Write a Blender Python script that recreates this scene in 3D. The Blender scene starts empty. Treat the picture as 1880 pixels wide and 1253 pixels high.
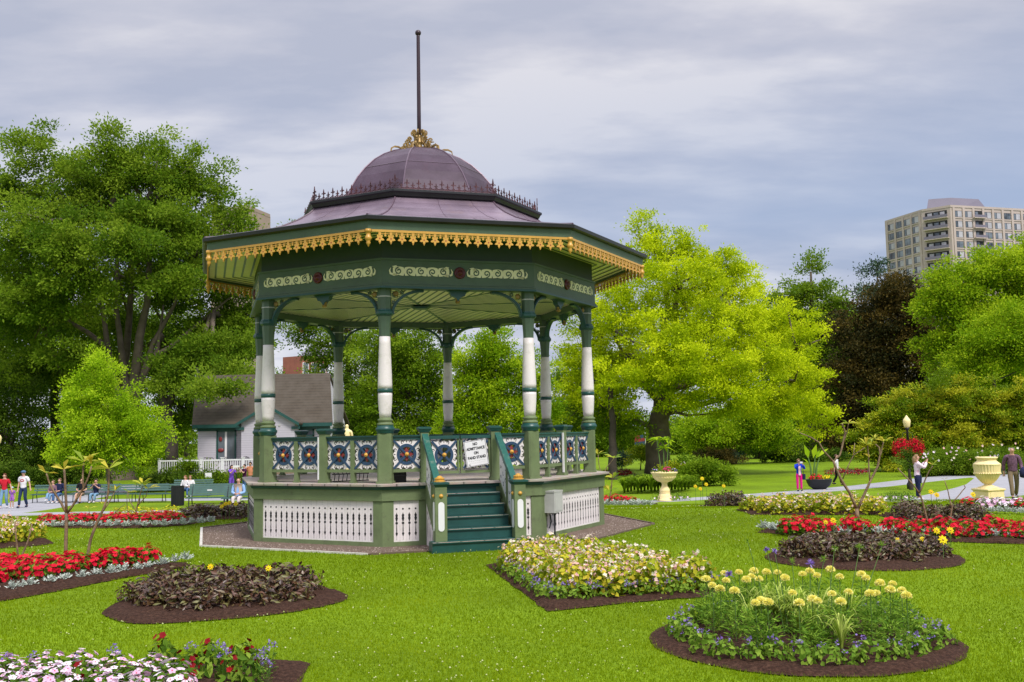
import bpy, math, random
import numpy as np
from mathutils import Matrix, Vector
R = math.radians
PI = math.pi
sc = bpy.context.scene
col = sc.collection

# ------------------------------------------------------------------ camera
CH, CP, CR, CF = 1.9864, 0.0902, -0.0183, 1830.17      # eye height, pitch, roll, focal length in photo pixels
cam = bpy.data.cameras.new("camera")
co = bpy.data.objects.new("camera", cam)
col.objects.link(co)
cam.sensor_width = 36.0
cam.lens = 36.0 * CF / 1880.0
cam.clip_start = 0.1
cam.clip_end = 3000
co.matrix_world = Matrix.Translation((0, 0, CH)) @ Matrix.Rotation(PI / 2 + CP, 4, 'X') @ Matrix.Rotation(-CR, 4, 'Z').inverted()
sc.camera = co

# ------------------------------------------------------------------ sky and sun (bright overcast afternoon)
SUN_EL, SUN_AZ = R(52), R(150)          # azimuth measured from +Y clockwise: behind the camera, to its right
w = bpy.data.worlds.new("World")
sc.world = w
w.use_nodes = True
nt = w.node_tree
nt.nodes.clear()
def nn(t, **k):
    n = nt.nodes.new(t)
    for a, b in k.items(): setattr(n, a, b)
    return n
L = lambda a, b: nt.links.new(a, b)
def math_(op, a, b=None, c=None):
    n = nn('ShaderNodeMath', operation=op)
    for i, v in enumerate((a, b, c)):
        if v is None: continue
        if isinstance(v, (int, float)): n.inputs[i].default_value = v
        else: L(v, n.inputs[i])
    return n.outputs[0]
sky = nn('ShaderNodeTexSky', sky_type='NISHITA', sun_disc=False, sun_elevation=SUN_EL, sun_rotation=SUN_AZ)
tc = nn('ShaderNodeTexCoord')
sep = nn('ShaderNodeSeparateXYZ'); L(tc.outputs['Generated'], sep.inputs[0])
zz = math_('MAXIMUM', sep.outputs[2], 0.0)
den = math_('ADD', zz, 0.16)
cx_ = math_('DIVIDE', sep.outputs[0], den); cy_ = math_('DIVIDE', sep.outputs[1], den)
cmb = nn('ShaderNodeCombineXYZ'); L(cx_, cmb.inputs[0]); L(cy_, cmb.inputs[1])
mp = nn('ShaderNodeMapping'); mp.inputs['Scale'].default_value = (0.75, 1.5, 1); mp.inputs['Location'].default_value = (3.1, 1.7, 0)
mp.inputs['Rotation'].default_value = (0, 0, R(-14))
L(cmb.outputs[0], mp.inputs[0])
n1 = nn('ShaderNodeTexNoise'); n1.inputs['Scale'].default_value = 0.9; n1.inputs['Detail'].default_value = 5; n1.inputs['Roughness'].default_value = 0.5; n1.inputs['Distortion'].default_value = 0.5
L(mp.outputs[0], n1.inputs['Vector'])
n2 = nn('ShaderNodeTexNoise'); n2.inputs['Scale'].default_value = 3.0; n2.inputs['Detail'].default_value = 6; n2.inputs['Roughness'].default_value = 0.55
L(mp.outputs[0], n2.inputs['Vector'])
mixn = math_('ADD', math_('MULTIPLY', n1.outputs[0], 0.56), math_('MULTIPLY', n2.outputs[0], 0.44))
rp = nn('ShaderNodeValToRGB')
rp.color_ramp.elements[0].position = 0.41; rp.color_ramp.elements[0].color = (0.35, 0.385, 0.50, 1)
rp.color_ramp.elements[1].position = 0.58; rp.color_ramp.elements[1].color = (0.68, 0.67, 0.71, 1)
e = rp.color_ramp.elements.new(0.49); e.color = (0.47, 0.485, 0.575, 1)
L(mixn, rp.inputs[0])
# the cloud deck thins to a brighter band low down, and is brightest overhead
mr = nn('ShaderNodeMapRange'); mr.inputs[1].default_value = 0.0; mr.inputs[2].default_value = 0.13; mr.inputs[3].default_value = 0.55; mr.inputs[4].default_value = 0.0
L(zz, mr.inputs[0])
mxl = nn('ShaderNodeMix', data_type='RGBA'); L(mr.outputs[0], mxl.inputs[0]); L(rp.outputs[0], mxl.inputs[6]); mxl.inputs[7].default_value = (0.56, 0.61, 0.74, 1)
mr2 = nn('ShaderNodeMapRange'); mr2.inputs[1].default_value = 0.16; mr2.inputs[2].default_value = 0.42; mr2.inputs[3].default_value = 0.0; mr2.inputs[4].default_value = 0.35
L(zz, mr2.inputs[0])
mxt = nn('ShaderNodeMix', data_type='RGBA'); L(mr2.outputs[0], mxt.inputs[0]); L(mxl.outputs[2], mxt.inputs[6]); mxt.inputs[7].default_value = (0.56, 0.555, 0.61, 1)
# a bluer band of thinner cloud, stronger towards +X
bz = nn('ShaderNodeValToRGB'); be = bz.color_ramp.elements; be[0].position = 0.09; be[0].color = (0, 0, 0, 1); be[1].position = 0.36; be[1].color = (0, 0, 0, 1)
q = be.new(0.20); q.color = (1, 1, 1, 1); L(zz, bz.inputs[0])
bx = nn('ShaderNodeMapRange'); bx.inputs[1].default_value = -0.5; bx.inputs[2].default_value = 0.45; bx.inputs[3].default_value = 0.25; bx.inputs[4].default_value = 0.9; L(sep.outputs[0], bx.inputs[0])
bf = math_('MULTIPLY', bz.outputs[0], bx.outputs[0])
mxb = nn('ShaderNodeMix', data_type='RGBA'); L(bf, mxb.inputs[0]); L(mxt.outputs[2], mxb.inputs[6]); mxb.inputs[7].default_value = (0.31, 0.39, 0.56, 1)
mr3 = nn('ShaderNodeMapRange'); mr3.inputs[1].default_value = 0.42; mr3.inputs[2].default_value = 0.9; mr3.inputs[3].default_value = 1.0; mr3.inputs[4].default_value = 2.9
L(zz, mr3.inputs[0])
vm = nn('ShaderNodeVectorMath', operation='SCALE'); L(mxb.outputs[2], vm.inputs[0]); L(mr3.outputs[0], vm.inputs['Scale'])
bg1 = nn('ShaderNodeBackground'); bg1.inputs[1].default_value = 1.0; L(vm.outputs[0], bg1.inputs[0])
bg2 = nn('ShaderNodeBackground'); bg2.inputs[1].default_value = 0.06; L(sky.outputs[0], bg2.inputs[0])
ms = nn('ShaderNodeMixShader'); ms.inputs[0].default_value = 0.88
L(bg2.outputs[0], ms.inputs[1]); L(bg1.outputs[0], ms.inputs[2])
wo = nn('ShaderNodeOutputWorld'); L(ms.outputs[0], wo.inputs[0])

sl = bpy.data.lights.new("sun", 'SUN'); sl.energy = 2.7; sl.angle = R(13); sl.color = (1.0, 0.955, 0.88)
so = bpy.data.objects.new("sun", sl); col.objects.link(so)
sdir = Vector((math.sin(SUN_AZ) * math.cos(SUN_EL), math.cos(SUN_AZ) * math.cos(SUN_EL), math.sin(SUN_EL)))
so.rotation_euler = sdir.to_track_quat('Z', 'Y').to_euler()
sc.view_settings.view_transform = 'Standard'
sc.view_settings.look = 'None'
sc.view_settings.exposure = 0.36
sc.view_settings.gamma = 1
sc.cycles.max_bounces = 10
sc.cycles.diffuse_bounces = 7
sc.cycles.transmission_bounces = 8
sc.cycles.transparent_max_bounces = 4
sc.cycles.use_denoising = True

# ------------------------------------------------------------------ terrain and points
def gza(y):
    return -1.3 * (1 - (1 - np.clip((y - 25.0) / 27.0, 0, 1)) ** 1.6)
def gz(x, y):
    t = min(max((y - 25.0) / 27.0, 0.0), 1.0)
    return -1.3 * (1 - (1 - t) ** 1.6)
def ray(u, v):
    U = u - 940.0; V = v - 626.5
    cr, sr = math.cos(CR), math.sin(CR)
    x = (U * cr + V * sr) / CF; y = (-U * sr + V * cr) / CF
    cp, sp = math.cos(CP), math.sin(CP)
    return (x, cp + y * sp, sp - y * cp)
def at(u, v, z=None):                 # point of the terrain (or of a level z) seen at a photo pixel
    d = ray(u, v)
    if z is not None:
        t = (z - CH) / d[2]; return Vector((d[0] * t, d[1] * t, z))
    lo, hi = 3.0, 400.0
    for _ in range(60):
        m = (lo + hi) / 2
        if CH + d[2] * m > gz(d[0] * m, d[1] * m): lo = m
        else: hi = m
    return Vector((d[0] * lo, d[1] * lo, gz(d[0] * lo, d[1] * lo)))
def dist(u, v, Y):                    # point at distance Y ahead, seen at a photo pixel
    d = ray(u, v); t = Y / d[1]
    return Vector((d[0] * t, Y, CH + d[2] * t))
def xat(u, Y):
    p = dist(u, 800, Y); return p.x, p.y, gz(p.x, Y)

# ------------------------------------------------------------------ materials
def new_mat(name):
    m = bpy.data.materials.new(name); m.use_nodes = True
    return m, m.node_tree, m.node_tree.nodes['Principled BSDF']
def paint(name, c, rough=0.5, metal=0.0, var=0.12, scale=3.0, bump=0.0, bscale=40.0, dirt=None, dirt_amt=0.5, spec=0.5, c2=None):
    m, t, b = new_mat(name)
    N = t.nodes; K = t.links
    b.inputs['Roughness'].default_value = rough; b.inputs['Metallic'].default_value = metal
    b.inputs['Specular IOR Level'].default_value = spec
    tc = N.new('ShaderNodeTexCoord'); no = N.new('ShaderNodeTexNoise'); no.inputs['Scale'].default_value = scale; no.inputs['Detail'].default_value = 6; no.inputs['Roughness'].default_value = 0.6
    K.new(tc.outputs['Object'], no.inputs['Vector'])
    r = N.new('ShaderNodeValToRGB'); K.new(no.outputs[0], r.inputs[0])
    lo = tuple(x * (1 - var) for x in c); hi = tuple(min(1, x * (1 + var)) for x in (c2 or c))
    r.color_ramp.elements[0].position = 0.3; r.color_ramp.elements[0].color = (*lo, 1)
    r.color_ramp.elements[1].position = 0.7; r.color_ramp.elements[1].color = (*hi, 1)
    out = r.outputs[0]
    if dirt:
        n3 = N.new('ShaderNodeTexNoise'); n3.inputs['Scale'].default_value = scale * 2.3; n3.inputs['Detail'].default_value = 8; n3.inputs['Roughness'].default_value = 0.7
        K.new(tc.outputs['Object'], n3.inputs['Vector'])
        r3 = N.new('ShaderNodeValToRGB'); r3.color_ramp.elements[0].position = 0.55; r3.color_ramp.elements[0].color = (0, 0, 0, 1); r3.color_ramp.elements[1].position = 0.75; r3.color_ramp.elements[1].color = (dirt_amt,) * 3 + (1,)
        K.new(n3.outputs[0], r3.inputs[0])
        mx = N.new('ShaderNodeMix'); mx.data_type = 'RGBA'; K.new(r3.outputs[0], mx.inputs[0]); K.new(out, mx.inputs[6]); mx.inputs[7].default_value = (*dirt, 1)
        out = mx.outputs[2]
    K.new(out, b.inputs['Base Color'])
    if bump:
        n4 = N.new('ShaderNodeTexNoise'); n4.inputs['Scale'].default_value = bscale; n4.inputs['Detail'].default_value = 5
        K.new(tc.outputs['Object'], n4.inputs['Vector'])
        bp = N.new('ShaderNodeBump'); bp.inputs['Strength'].default_value = bump; bp.inputs['Distance'].default_value = 0.02
        K.new(n4.outputs[0], bp.inputs['Height']); K.new(bp.outputs[0], b.inputs['Normal'])
    return m
def leafmat(name, c1, c2, c3=None, trans=0.35, rough=0.65, spec=0.10):
    m, t, b = new_mat(name)
    N = t.nodes; K = t.links
    a = N.new('ShaderNodeAttribute'); a.attribute_name = 'tint'
    r = N.new('ShaderNodeValToRGB'); K.new(a.outputs['Fac'], r.inputs[0])
    r.color_ramp.elements[0].position = 0.1; r.color_ramp.elements[0].color = (*c1, 1)
    r.color_ramp.elements[1].position = 0.9; r.color_ramp.elements[1].color = (*(c3 or c2), 1)
    if c3:
        e = r.color_ramp.elements.new(0.5); e.color = (*c2, 1)
    K.new(r.outputs[0], b.inputs['Base Color'])
    b.inputs['Roughness'].default_value = rough; b.inputs['Specular IOR Level'].default_value = spec
    tr = N.new('ShaderNodeBsdfTranslucent'); K.new(r.outputs[0], tr.inputs[0])
    mx = N.new('ShaderNodeMixShader'); mx.inputs[0].default_value = trans
    o = N['Material Output']
    K.new(b.outputs[0], mx.inputs[1]); K.new(tr.outputs[0], mx.inputs[2]); K.new(mx.outputs[0], o.inputs[0])
    return m
M = {}
M['lgreen'] = paint('light_green_paint', (0.135, 0.180, 0.078), 0.65, dirt=(0.075, 0.080, 0.045), dirt_amt=0.75, var=0.16, bump=0.15)
M['mgreen'] = paint('mid_green_paint', (0.070, 0.115, 0.072), 0.5, var=0.14, dirt=(0.09, 0.10, 0.07), dirt_amt=0.25, bump=0.1)
M['dgreen'] = paint('dark_green_paint', (0.014, 0.070, 0.062), 0.38, var=0.15, scale=4)
M['worn'] = paint('worn_green_paint', (0.016, 0.105, 0.085), 0.42, var=0.15, scale=3, dirt=(0.30, 0.33, 0.27), dirt_amt=0.55)
M['white'] = paint('white_paint', (0.76, 0.70, 0.70), 0.5, var=0.07, scale=2.0, dirt=(0.42, 0.41, 0.33), dirt_amt=0.6, bump=0.15)
M['wbright'] = paint('clean_white_paint', (0.74, 0.73, 0.75), 0.45, var=0.05)
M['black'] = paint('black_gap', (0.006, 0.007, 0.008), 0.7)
M['gutter'] = paint('black_gutter', (0.012, 0.012, 0.014), 0.4, var=0.3)
M['deck'] = None
M['blue'] = paint('navy_blue_paint', (0.022, 0.055, 0.115), 0.4, var=0.15)
M['red'] = paint('red_paint', (0.24, 0.03, 0.03), 0.45, var=0.15)
M['maroon'] = paint('maroon_paint', (0.10, 0.012, 0.02), 0.4)
M['gold'] = paint('gold_yellow_paint', (0.58, 0.31, 0.05), 0.38, var=0.12)
M['goldm'] = paint('weathered_gold', (0.30, 0.19, 0.06), 0.45, metal=0.3, var=0.4, scale=12)
M['cream'] = paint('cream_paint', (0.86, 0.80, 0.56), 0.5, var=0.07)
M['creamy'] = paint('cream_yellow_stone', (0.86, 0.69, 0.35), 0.6, var=0.09, scale=4, dirt=(0.50, 0.44, 0.24), dirt_amt=0.45, bump=0.25)
M['trim_dot'] = paint('trim_dot_red', (0.28, 0.03, 0.02), 0.5)
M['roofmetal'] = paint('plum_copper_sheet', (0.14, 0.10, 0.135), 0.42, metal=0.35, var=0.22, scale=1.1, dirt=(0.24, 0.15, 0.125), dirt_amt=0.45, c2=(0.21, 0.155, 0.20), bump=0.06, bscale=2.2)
M['dome'] = paint('plum_copper_dim_reflection', (0.040, 0.018, 0.034), 0.5, metal=0.0, spec=0.22, var=0.25, scale=1.2, dirt=(0.075, 0.03, 0.05), dirt_amt=0.5, c2=(0.07, 0.045, 0.068), bump=0.06, bscale=2.0)  # same copper as the lower roof, its dimmer sky reflection mixed into the colour
M['ironred'] = paint('rusty_cresting_iron', (0.055, 0.02, 0.03), 0.55, var=0.5, scale=3, c2=(0.09, 0.025, 0.03))
M['pole'] = paint('dark_pole_paint', (0.03, 0.012, 0.02), 0.4)
M['boxgrey'] = paint('grey_box_enamel', (0.46, 0.46, 0.44), 0.4)
M['bench'] = paint('bench_green_paint', (0.045, 0.105, 0.09), 0.5, var=0.15)
M['dark'] = paint('black_metal', (0.012, 0.013, 0.018), 0.45)
M['bark'] = paint('grey_brown_bark', (0.13, 0.10, 0.075), 0.9, var=0.35, scale=1.6, bump=1.0, bscale=7)
M['barkd'] = paint('dark_bark', (0.055, 0.042, 0.033), 0.9, var=0.35, scale=2, bump=1.0, bscale=8)
M['barkp'] = paint('smooth_tan_bark', (0.12, 0.065, 0.04), 0.7, var=0.35, scale=9, bump=0.5, bscale=30, c2=(0.22, 0.15, 0.08))
M['stem'] = paint('green_stem', (0.09, 0.17, 0.03), 0.6)
M['concrete'] = paint('tan_precast', (0.43, 0.355, 0.315), 0.8, var=0.08, scale=0.2)
M['concrete_side'] = M['concrete']
M['penthouse'] = paint('grey_violet_cladding', (0.16, 0.145, 0.19), 0.6, var=0.05, scale=0.3)
M['glass'] = paint('window_glass', (0.045, 0.06, 0.08), 0.08, var=0.6, scale=0.35, c2=(0.14, 0.16, 0.19))
M['curtain'] = paint('pale_curtain', (0.40, 0.39, 0.42), 0.6, var=0.2, scale=0.4)
M['brick'] = paint('red_brick', (0.30, 0.10, 0.075), 0.85, var=0.15, scale=1.5)
M['brown'] = paint('brown_brick', (0.30, 0.225, 0.185), 0.85, var=0.08, scale=0.4)
M['siding'] = None
M['shingle'] = None

# wood deck boards
def deckmat():
    m, t, b = new_mat('grey_deck_boards'); N = t.nodes; K = t.links
    tc = N.new('ShaderNodeTexCoord'); wv = N.new('ShaderNodeTexWave'); wv.inputs['Scale'].default_value = 1.1; wv.bands_direction = 'X'; wv.wave_profile = 'SAW'
    mp = N.new('ShaderNodeMapping'); mp.inputs['Rotation'].default_value = (0, 0, R(22.5)); K.new(tc.outputs['Object'], mp.inputs[0]); K.new(mp.outputs[0], wv.inputs['Vector'])
    r = N.new('ShaderNodeValToRGB'); r.color_ramp.elements[0].color = (0.12, 0.10, 0.09, 1); r.color_ramp.elements[0].position = 0.02
    r.color_ramp.elements[1].color = (0.55, 0.47, 0.41, 1); r.color_ramp.elements[1].position = 0.12
    K.new(wv.outputs[0], r.inputs[0])
    no = N.new('ShaderNodeTexNoise'); no.inputs['Scale'].default_value = 4; no.inputs['Detail'].default_value = 6; K.new(tc.outputs['Object'], no.inputs['Vector'])
    mx = N.new('ShaderNodeMix'); mx.data_type = 'RGBA'; mx.blend_type = 'MULTIPLY'; mx.inputs[0].default_value = 0.5
    K.new(r.outputs[0], mx.inputs[6]); K.new(no.outputs[1], mx.inputs[7]); K.new(mx.outputs[2], b.inputs['Base Color']); b.inputs['Roughness'].default_value = 0.7
    return m
M['deck'] = deckmat()
def linesmat(name, c, dark, scale, rough=0.7, direction='Z', dirt=None, th=0.1):
    m, t, b = new_mat(name); N = t.nodes; K = t.links; b.inputs['Specular IOR Level'].default_value = 0.1
    tc = N.new('ShaderNodeTexCoord'); wv = N.new('ShaderNodeTexWave'); wv.inputs['Scale'].default_value = scale; wv.bands_direction = direction; wv.wave_profile = 'SAW'
    K.new(tc.outputs['Object'], wv.inputs['Vector'])
    r = N.new('ShaderNodeValToRGB'); r.color_ramp.elements[0].color = (*dark, 1); r.color_ramp.elements[1].color = (*c, 1); r.color_ramp.elements[1].position = th
    K.new(wv.outputs[0], r.inputs[0])
    no = N.new('ShaderNodeTexNoise'); no.inputs['Scale'].default_value = 1.3; no.inputs['Detail'].default_value = 8; no.inputs['Roughness'].default_value = 0.7; K.new(tc.outputs['Object'], no.inputs['Vector'])
    mr = N.new('ShaderNodeMapRange'); mr.inputs[1].default_value = 0.35; mr.inputs[2].default_value = 0.7; mr.inputs[3].default_value = 0.0; mr.inputs[4].default_value = 0.6
    K.new(no.outputs[0], mr.inputs[0])
    mx = N.new('ShaderNodeMix'); mx.data_type = 'RGBA'; K.new(mr.outputs[0], mx.inputs[0]); K.new(r.outputs[0], mx.inputs[6]); mx.inputs[7].default_value = (*(dirt or tuple(x * 0.85 for x in c)), 1)
    K.new(mx.outputs[2], b.inputs['Base Color']); b.inputs['Roughness'].default_value = rough
    return m
M['siding'] = linesmat('white_clapboard', (0.50, 0.48, 0.54), (0.28, 0.27, 0.31), 2.0, dirt=(0.42, 0.40, 0.45), th=0.2)
M['shingle'] = linesmat('weathered_shingle', (0.070, 0.056, 0.042), (0.035, 0.029, 0.023), 1.6, dirt=(0.115, 0.098, 0.08), th=0.3)

def groundmat(name, stops, scale, bump=0.4, bscale=60, rough=0.95, scale2=None, mixamt=0.35):
    m, t, b = new_mat(name); N = t.nodes; K = t.links
    tc = N.new('ShaderNodeTexCoord')
    a = N.new('ShaderNodeTexNoise'); a.inputs['Scale'].default_value = scale; a.inputs['Detail'].default_value = 10; a.inputs['Roughness'].default_value = 0.72; K.new(tc.outputs['Object'], a.inputs['Vector'])
    r = N.new('ShaderNodeValToRGB'); K.new(a.outputs[0], r.inputs[0])
    cr = r.color_ramp; cr.elements[0].position = stops[0][0]; cr.elements[0].color = (*stops[0][1], 1); cr.elements[1].position = stops[-1][0]; cr.elements[1].color = (*stops[-1][1], 1)
    for p_, c_ in stops[1:-1]:
        e = cr.elements.new(p_); e.color = (*c_, 1)
    out = r.outputs[0]
    if scale2:
        a2 = N.new('ShaderNodeTexNoise'); a2.inputs['Scale'].default_value = scale2; a2.inputs['Detail'].default_value = 4; K.new(tc.outputs['Object'], a2.inputs['Vector'])
        mr = N.new('ShaderNodeMapRange'); mr.inputs[1].default_value = 0.3; mr.inputs[2].default_value = 0.7; mr.inputs[3].default_value = 1 - mixamt; mr.inputs[4].default_value = 1 + mixamt; K.new(a2.outputs[0], mr.inputs[0])
        vs = N.new('ShaderNodeVectorMath'); vs.operation = 'SCALE'; K.new(out, vs.inputs[0]); K.new(mr.outputs[0], vs.inputs['Scale']); out = vs.outputs[0]
    K.new(out, b.inputs['Base Color']); b.inputs['Roughness'].default_value = rough; b.inputs['Specular IOR Level'].default_value = 0.15
    nb = N.new('ShaderNodeTexNoise'); nb.inputs['Scale'].default_value = bscale; nb.inputs['Detail'].default_value = 6; K.new(tc.outputs['Object'], nb.inputs['Vector'])
    bp = N.new('ShaderNodeBump'); bp.inputs['Strength'].default_value = bump; bp.inputs['Distance'].default_value = 0.03; K.new(nb.outputs[0], bp.inputs['Height']); K.new(bp.outputs[0], b.inputs['Normal'])
    return m
M['lawn'] = groundmat('lawn_turf', [(0.30, (0.088, 0.156, 0.002)), (0.5, (0.142, 0.228, 0.004)), (0.72, (0.21, 0.305, 0.007))], 14, bump=0.9, bscale=45, scale2=0.35, mixamt=0.22)
M['soil'] = groundmat('garden_mulch', [(0.3, (0.014, 0.007, 0.005)), (0.5, (0.045, 0.021, 0.013)), (0.72, (0.105, 0.055, 0.036))], 26, bump=1.0, bscale=38)
M['gravel'] = groundmat('pink_grey_gravel', [(0.3, (0.075, 0.052, 0.042)), (0.5, (0.16, 0.115, 0.09)), (0.72, (0.27, 0.205, 0.165))], 30, bump=0.8, bscale=45)
M['path'] = groundmat('grey_path_asphalt', [(0.3, (0.25, 0.25, 0.27)), (0.7, (0.36, 0.36, 0.39))], 9, bump=0.2, bscale=60, scale2=0.4, mixamt=0.1)
M['kerb'] = paint('pale_stone_edging', (0.55, 0.52, 0.47), 0.8, var=0.15)

# ------------------------------------------------------------------ mesh builder
class MB:
    def __init__(s): s.v = []; s.f = []; s.mi = []; s.M = Matrix.Identity(4); s.k = 0
    def add(s, vs, fs, k=None):
        o = len(s.v); Mx = s.M
        s.v += [tuple(Mx @ Vector(p)) for p in vs]
        s.f += [tuple(i + o for i in f) for f in fs]; s.mi += [s.k if k is None else k] * len(fs)
        return s
    def box(s, x0, x1, y0, y1, z0, z1, k=None):
        return s.add([(x0, y0, z0), (x1, y0, z0), (x1, y1, z0), (x0, y1, z0), (x0, y0, z1), (x1, y0, z1), (x1, y1, z1), (x0, y1, z1)],
                     [(0, 3, 2, 1), (4, 5, 6, 7), (0, 1, 5, 4), (1, 2, 6, 5), (2, 3, 7, 6), (3, 0, 4, 7)], k)
    def prism(s, poly, y0, y1, k=None):          # outline in x,z pushed along y
        n = len(poly)
        vs = [(x, y0, z) for x, z in poly] + [(x, y1, z) for x, z in poly]
        fs = [tuple(range(n)), tuple(range(2 * n - 1, n - 1, -1))] + [(i, i + n, (i + 1) % n + n, (i + 1) % n) for i in range(n)]
        return s.add(vs, fs, k)
    def slab(s, poly, z0, z1, k=None):           # outline in x,y pushed along z
        n = len(poly)
        vs = [(x, y, z0) for x, y in poly] + [(x, y, z1) for x, y in poly]
        fs = [tuple(range(n - 1, -1, -1)), tuple(range(n, 2 * n))] + [(i, (i + 1) % n, (i + 1) % n + n, i + n) for i in range(n)]
        return s.add(vs, fs, k)
    def lathe(s, prof, n=16, c=(0, 0, 0), a0=0.0, k=None, cap=True, axis='Z'):
        vs = []; fs = []
        for r, z in prof:
            for i in range(n):
                a = a0 + 2 * PI * i / n
                if axis == 'Z': vs.append((c[0] + r * math.cos(a), c[1] + r * math.sin(a), c[2] + z))
                else: vs.append((c[0] + r * math.cos(a), c[1] - z, c[2] + r * math.sin(a)))   # towards -Y
        m = len(prof)
        for j in range(m - 1):
            for i in range(n):
                q = (j * n + i, j * n + (i + 1) % n, (j + 1) * n + (i + 1) % n, (j + 1) * n + i)
                fs.append(q)
        if cap:
            if prof[0][0] > 1e-4: fs.append(tuple(range(n - 1, -1, -1)))
            if prof[-1][0] > 1e-4: fs.append(tuple((m - 1) * n + i for i in range(n)))
        return s.add(vs, fs, k)
    def tube(s, pts, r, n=6, k=None, cap=True):
        pts = [Vector(p) for p in pts]
        rs = r if isinstance(r, (list, tuple)) else [r] * len(pts)
        vs = []; fs = []; up = Vector((0.13, 0.31, 0.94)).normalized(); prev = None
        for i, p in enumerate(pts):
            d = (pts[min(i + 1, len(pts) - 1)] - pts[max(i - 1, 0)])
            d = d.normalized() if d.length > 1e-9 else Vector((0, 0, 1))
            if prev is None:
                a = d.cross(up)
                if a.length < 0.1: a = d.cross(Vector((1, 0, 0)))
            else: a = prev - d * prev.dot(d)
            a = a.normalized(); b = d.cross(a); prev = a
            for j in range(n):
                t = 2 * PI * j / n; vs.append(tuple(p + (a * math.cos(t) + b * math.sin(t)) * rs[i]))
        for i in range(len(pts) - 1):
            for j in range(n): fs.append((i * n + j, i * n + (j + 1) % n, (i + 1) * n + (j + 1) % n, (i + 1) * n + j))
        if cap: fs.append(tuple(range(n - 1, -1, -1))); fs.append(tuple((len(pts) - 1) * n + j for j in range(n)))
        return s.add(vs, fs, k)
    def ribbon(s, pts, wd, y0, y1, k=None):      # flat band along an x,z polyline
        n = len(pts); ws = wd if isinstance(wd, (list, tuple)) else [wd] * n
        a = []; b = []
        for i in range(n):
            p = pts[max(i - 1, 0)]; q = pts[min(i + 1, n - 1)]
            dx, dz = q[0] - p[0], q[1] - p[1]; l = math.hypot(dx, dz) or 1; nx, nz = -dz / l, dx / l
            a.append((pts[i][0] + nx * ws[i] / 2, pts[i][1] + nz * ws[i] / 2)); b.append((pts[i][0] - nx * ws[i] / 2, pts[i][1] - nz * ws[i] / 2))
        vs = [(x, y0, z) for x, z in a] + [(x, y0, z) for x, z in b] + [(x, y1, z) for x, z in a] + [(x, y1, z) for x, z in b]
        fs = []
        for i in range(n - 1):
            fs += [(i, i + 1, n + i + 1, n + i), (2 * n + i, 3 * n + i, 3 * n + i + 1, 2 * n + i + 1), (i, 2 * n + i, 2 * n + i + 1, i + 1), (n + i, n + i + 1, 3 * n + i + 1, 3 * n + i)]
        fs += [(0, n, 3 * n, 2 * n), (n - 1, 3 * n - 1, 4 * n - 1, 2 * n - 1)]
        return s.add(vs, fs, k)
    def ball(s, c, r, n=10, m=7, k=None, sc_=(1, 1, 1)):
        prof = [(r * math.sin(PI * j / m), -r * math.cos(PI * j / m)) for j in range(m + 1)]
        vs = []; fs = []
        for q, z in prof:
            for i in range(n):
                a = 2 * PI * i / n; vs.append((c[0] + q * math.cos(a) * sc_[0], c[1] + q * math.sin(a) * sc_[1], c[2] + z * sc_[2]))
        for j in range(m):
            for i in range(n): fs.append((j * n + i, j * n + (i + 1) % n, (j + 1) * n + (i + 1) % n, (j + 1) * n + i))
        return s.add(vs, fs, k)
    def mesh(s, name, mats, smooth=False):
        me = bpy.data.meshes.new(name); me.from_pydata(s.v, [], s.f)
        for m in (mats if isinstance(mats, (list, tuple)) else [mats]): me.materials.append(m)
        me.polygons.foreach_set('material_index', s.mi)
        if smooth: me.polygons.foreach_set('use_smooth', [True] * len(s.f))
        me.update(); return me
    def build(s, name, mats, parent=None, smooth=False, loc=None):
        o = bpy.data.objects.new(name, s.mesh(name, mats, smooth)); col.objects.link(o)
        if parent is not None: o.parent = parent
        if loc: o.location = loc
        return o
def tag(o, label, cat, group=None):
    o['label'] = label; o['category'] = cat
    if group: o['group'] = group
    return o
def thing(name, label, cat, loc=(0, 0, 0), rz=0.0, group=None):
    o = bpy.data.objects.new(name, None); col.objects.link(o)
    o.location = loc; o.rotation_euler = (0, 0, rz); o.empty_display_size = 0.2
    return tag(o, label, cat, group)
def struct(name, me, kind='structure'):
    o = bpy.data.objects.new(name, me) if isinstance(me, bpy.types.Mesh) else me
    if isinstance(me, bpy.types.Mesh): col.objects.link(o)
    o['kind'] = kind; return o
def kids(o): return [c for c in bpy.data.objects if c.parent == o]
def dup(root, loc, rz=0.0, s=1.0, label=None, group=None, sxyz=None):
    r = root.copy(); col.objects.link(r); r.location = loc; r.rotation_euler = (0, 0, rz); r.scale = sxyz or (s, s, s)
    if label: r['label'] = label
    if group: r['group'] = group
    for ch in CH_.get(root.name, []):
        c = ch.copy(); col.objects.link(c); c.parent = r
        for g in CH_.get(ch.name, []):
            d = g.copy(); col.objects.link(d); d.parent = c
    return r
CH_ = {}
def reg(root):                                # remember a prototype's children once
    CH_[root.name] = [c for c in bpy.data.objects if c.parent == root]
    for c in CH_[root.name]: CH_[c.name] = [g for g in bpy.data.objects if g.parent == c]
    return root
def rotz(a): return Matrix.Rotation(a, 4, 'Z')
def tr(x, y, z): return Matrix.Translation((x, y, z))
def spiral(cx, cz, r0, r1, turns, a0, n=14, d=1):
    return [(cx + (r0 + (r1 - r0) * i / n) * math.cos(a0 + d * 2 * PI * turns * i / n), cz + (r0 + (r1 - r0) * i / n) * math.sin(a0 + d * 2 * PI * turns * i / n)) for i in range(n + 1)]
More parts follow.
